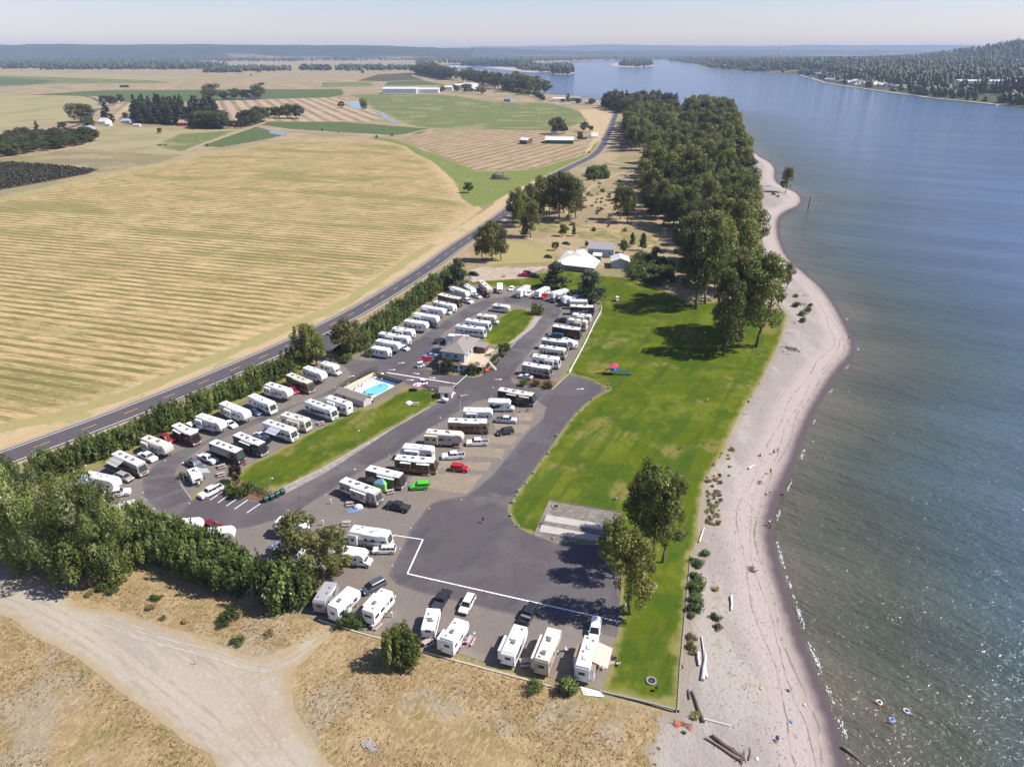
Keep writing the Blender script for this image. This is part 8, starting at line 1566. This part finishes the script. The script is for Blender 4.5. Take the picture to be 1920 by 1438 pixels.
def person(pose, u, v, rz, label, shirt=(.5, .5, .5), shorts=(.1, .1, .15), s=1.0, z=None, bare=False):
    if pose not in FIG: FIG[pose] = fig(pose)
    b, sh, st, hr, hd_ = FIG[pose]; x, y, zz = GH(u, v) if z is None else (*G(u, v, z), z)
    e = empty('person', (x, y, zz + (.08 if z is None else 0)), rz, label, 'person'); e.scale = (s, s, s); bo = link('body', b, e)
    def dress(nm, me, c):
        m2 = me.copy(); m2.materials.clear(); m2.materials.append(paint(c, .8)); link(nm, m2, e)
    if not bare: dress('shirt', sh, shirt)
    dress('shorts', st, shorts); link('hair', hr, e)
    if pose != 'lie':
        for s_ in (-1, 1): link('eye', shared('eye', lambda: MB().ball((0, 0, 0), .012, .008, .01, 5, 4).mesh('eye', M_plast)), e, (s_ * .035, hd_.y + .092, hd_.z + .01))
        link('nose', shared('nose', lambda: MB().ball((0, 0, 0), .014, .02, .02, 5, 4).mesh('nose', M_skin)), e, (0, hd_.y + .10, hd_.z - .02))
    return e
person('walk', 906, 981, 2.5, 'person in dark clothes and yellow cap walking across the asphalt lot', (.05, .05, .05), (.06, .06, .08))
for a in [('sit', 1426, 856, 1.2, 'person crouching in dark clothes on the upper beach', (.05, .05, .06), (.05, .05, .05)), ('stand', 1450, 852, .5, 'person in a red top on the upper beach', (.6, .05, .06), (.2, .05, .05)), ('stand', 1457, 849, 1.1, 'person in dark blue beside the one in red', (.03, .05, .12), (.02, .02, .05)), ('stand', 1444, 889, 2, 'person in red with a folding chair on the beach', (.5, .07, .05), (.1, .1, .1)), ('walk', 1443, 928, 1, 'person in white walking toward the water', (.7, .68, .66), (.05, .05, .05)), ('stand', 1441, 986, .4, 'person in white top standing near the water', (.75, .74, .72), (.1, .1, .1)), ('sit', 1444, 990, 2, 'person sitting beside the one in white', (.3, .08, .06), (.1, .05, .05)), ('sit', 1468, 929, .2, 'person crouching at the water edge', (.1, .1, .1), (.1, .1, .1)), ('walk', 1590, 638, 0, 'person in red walking on the sand spit', (.6, .03, .04), (.2, .05, .05)), ('walk', 1512, 514, 1, 'left walker of the pair at the far shoreline', (.1, .1, .12), (.1, .1, .1)), ('stand', 1516, 515, .5, 'right walker of the pair at the far shoreline', (.5, .5, .5), (.1, .1, .1)), ('sit', 1457, 1388, 2.6, 'person sitting with a dark blue towel on the lower beach', (.05, .12, .35), (.5, .15, .1)), ('sit', 810, 1204, 0, 'person sitting beside the small white trailer', (.1, .1, .1), (.1, .1, .1))]: person(*a)
def tube_float(u, v, label, c, rider=True):
    x, y = G(u, v, WZ); e = None; mb = MB(); n = 12
    R_, r_ = .42, .14
    vs = [((R_ + r_ * math.cos(b)) * math.cos(a), (R_ + r_ * math.cos(b)) * math.sin(a), r_ * math.sin(b)) for a in [i * 2 * math.pi / n for i in range(n)] for b in [j * math.pi / 3 for j in range(6)]]
    mb.add(vs, [(i * 6 + j, ((i + 1) % n) * 6 + j, ((i + 1) % n) * 6 + (j + 1) % 6, i * 6 + (j + 1) % 6) for i in range(n) for j in range(6)])
    mb.build('swim_ring', paint(c), loc=(x, y, WZ + .1), label=label, cat='float', smooth=True)
tube_float(1699, 1333, 'white inflatable float on the river, rightmost', (.5, .5, .5)); tube_float(1672, 1350, 'blue and white inflatable float beside two swimmers', (.15, .35, .6)); tube_float(1648, 1317, 'pale blue float held by the farther swimmer', (.5, .65, .7))
for a in [('lie', 1645, 1319, .6, 'swimmer with pale blue float farthest from the camera', (.5, .1, .1), (.4, .05, .05)), ('lie', 1706, 1335, -.4, 'person lying on the white float', (.3, .2, .3), (.1, .1, .3)), ('lie', 1666, 1354, 1.2, 'swimmer left of the blue float', (.2, .1, .1), (.1, .1, .1)), ('lie', 1675, 1347, -.2, 'person lying on the blue float', (.1, .2, .5), (.3, .1, .1))]: person(*a[:5], a[5], a[6], z=WZ - .02)
for k, (u, v, pose, lab) in enumerate([(684, 735, 'lie', 'swimmer at the near end of the pool'), (692, 740, 'lie', 'swimmer close to the bath house wall'), (713, 724, 'lie', 'swimmer in the middle of the pool'), (716, 717, 'stand', 'person standing at the far rim of the pool'), (704, 708, 'stand', 'person in lime green at the far corner of the pool'), (678, 725, 'sit', 'person in red sitting on the pool side'), (665, 731, 'sit', 'person in pink sitting near the bath house'), (711, 708, 'sit', 'person in dark red at the pool corner'), (672, 728, 'stand', 'person in yellow-green beside the pool chairs'), (698, 740, 'lie', 'swimmer by the pool steps')]):
    person(pose, u, v, k * 1.3, lab, [(.5, .1, .1), (.1, .1, .3), (.3, .3, .3), (.6, .3, .1), (.35, .7, .1), (.65, .08, .1), (.7, .15, .3), (.3, .05, .08), (.5, .6, .1), (.1, .1, .1)][k], z=.16 if pose == 'lie' else .27)
for k in range(9): 
    x, y = w2(3 + k * 1.7, Wp - 1.3); e = empty('deck_chair', (x, y, .26), rp + math.pi / 2, 'white deck chair along the far side of the pool', 'chair', 'deck chairs beside the pool'); MB().box(-.3, .3, -.8, .4, .3, .36).build('seat', M_wwall, e); MB().add([(-.3, .4, .33), (.3, .4, .33), (.3, .85, .8), (-.3, .85, .8), (-.3, .4, .28), (.3, .4, .28), (.3, .9, .78), (-.3, .9, .78)], [(0, 1, 2, 3), (7, 6, 5, 4), (2, 6, 7, 3)]).build('backrest', M_wwall, e); MB().box(-.28, -.22, -.75, .35, 0, .3).box(.22, .28, -.75, .35, 0, .3).build('frame', M_wwall, e)
for u, v, c_, lab in [(1458, 1382, (.04, .1, .35), 'dark blue towel on the lower beach'), (1427, 1291, (.35, .6, .05), 'lime green bag on the lower beach'), (1478, 1295, (.08, .08, .09), 'dark bag near the waterline'), (1484, 1353, (.2, .3, .55), 'small blue item on the sand'), (1508, 1322, (.62, .42, .25), 'orange-brown stick towel on the sand'), (1419, 1423, (.75, .75, .74), 'white bag beside the root plate')]:
    x, y, z = GH(u, v); MB().fr(-.32, .32, -.24, .24, 0, -.2, .2, -.15, .15, .22).build('beach_bag', paint(c_, .8), loc=(x, y, z + .03), rz=1, label=lab, cat='bag')
x, y = G(780, 752 - 28); e = empty('parasol', (x + 1, y - 3.2, .1), 0, 'pink and white parasol beside the pool fence', 'parasol'); MB().tube((0, 0, 0), (0, 0, 2.2), .04, n=5).build('pole', M_wwall, e)
for k in range(8):
    a = k * math.pi / 4; b = (k + 1) * math.pi / 4; MB().add([(0, 0, 2.5), (1.5 * math.cos(a), 1.5 * math.sin(a), 2.0), (1.5 * math.cos(b), 1.5 * math.sin(b), 2.0)], [(0, 1, 2)]).build('canopy_panel', paint((.75, .12, .25) if k % 2 else (.8, .78, .78), .8), e)
# cattle and far machinery
for i, u in enumerate([298, 302.5, 307, 311.5]):
    x, y = G(u, 274); MB().ball((0, 0, 1.0), 1.3, .6, .6, 8, 5).tube((1.1, 0, 1.2), (1.8, 0, 1.5), .25, .2, 5).tube((.8, .3, 1), (.8, .3, 0), .12, n=4).tube((.8, -.3, 1), (.8, -.3, 0), .12, n=4).tube((-.9, .3, 1), (-.9, .3, 0), .12, n=4).tube((-.9, -.3, 1), (-.9, -.3, 0), .12, n=4).build('cow', paint((.04, .025, .02), .9), loc=(x, y, .1), rz=i, label='black cow grazing on the pale green meadow', cat='cow', group='cows on the meadow')
def tractor(u, v, c_, label, rz=0):
    x, y = G(u, v); e = empty('tractor', (x, y, .2), rz, label, 'tractor'); MB().box(.2, 2.2, -.5, .5, .9, 1.7).build('hood', paint(c_), e); MB().box(-1.2, .2, -.8, .8, 1.0, 2.9).build('cab', M_glass, e); MB().box(-1.3, .3, -.85, .85, 2.9, 3.05).build('cab_roof', paint(c_), e)
    for s in (-1, 1): wheel(e, -.8, s * .95, .85, .5); wheel(e, 1.6, s * .8, .5, .35)
tractor(389, 275.5, (.10, .28, .12), 'green tractor at the corner of the irrigated crop'); tractor(606, 245.5, (.6, .18, .08), 'orange machine on the far farm track, left', 1); tractor(707, 259, (.12, .2, .4), 'blue machine on the farm track', 1); tractor(735, 255.5, (.6, .2, .05), 'orange machine where the farm tracks meet', 2); tractor(636, 249, (.7, .7, .7), 'white machine on the far farm track', 0)

# ================================================================== HAZE
m = bpy.data.materials.new('haze_air'); m.use_nodes = True; nt = m.node_tree; nt.nodes.clear(); pv = nt.nodes.new('ShaderNodeVolumePrincipled'); om = nt.nodes.new('ShaderNodeOutputMaterial')
pv.inputs['Color'].default_value = (0.62, 0.74, 1.0, 1); pv.inputs['Density'].default_value = HAZE; pv.inputs['Anisotropy'].default_value = 0.0
nt.links.new(pv.outputs[0], om.inputs['Volume'])
hz = MB().box(-34000, 34000, -900, 31000, -8, 198).build('haze', m, kind='stuff', label='thin pale summer haze over the whole valley'); m.cycles.homogeneous_volume = True if hasattr(m, 'cycles') and hasattr(m.cycles, 'homogeneous_volume') else True
hz.hide_viewport = False
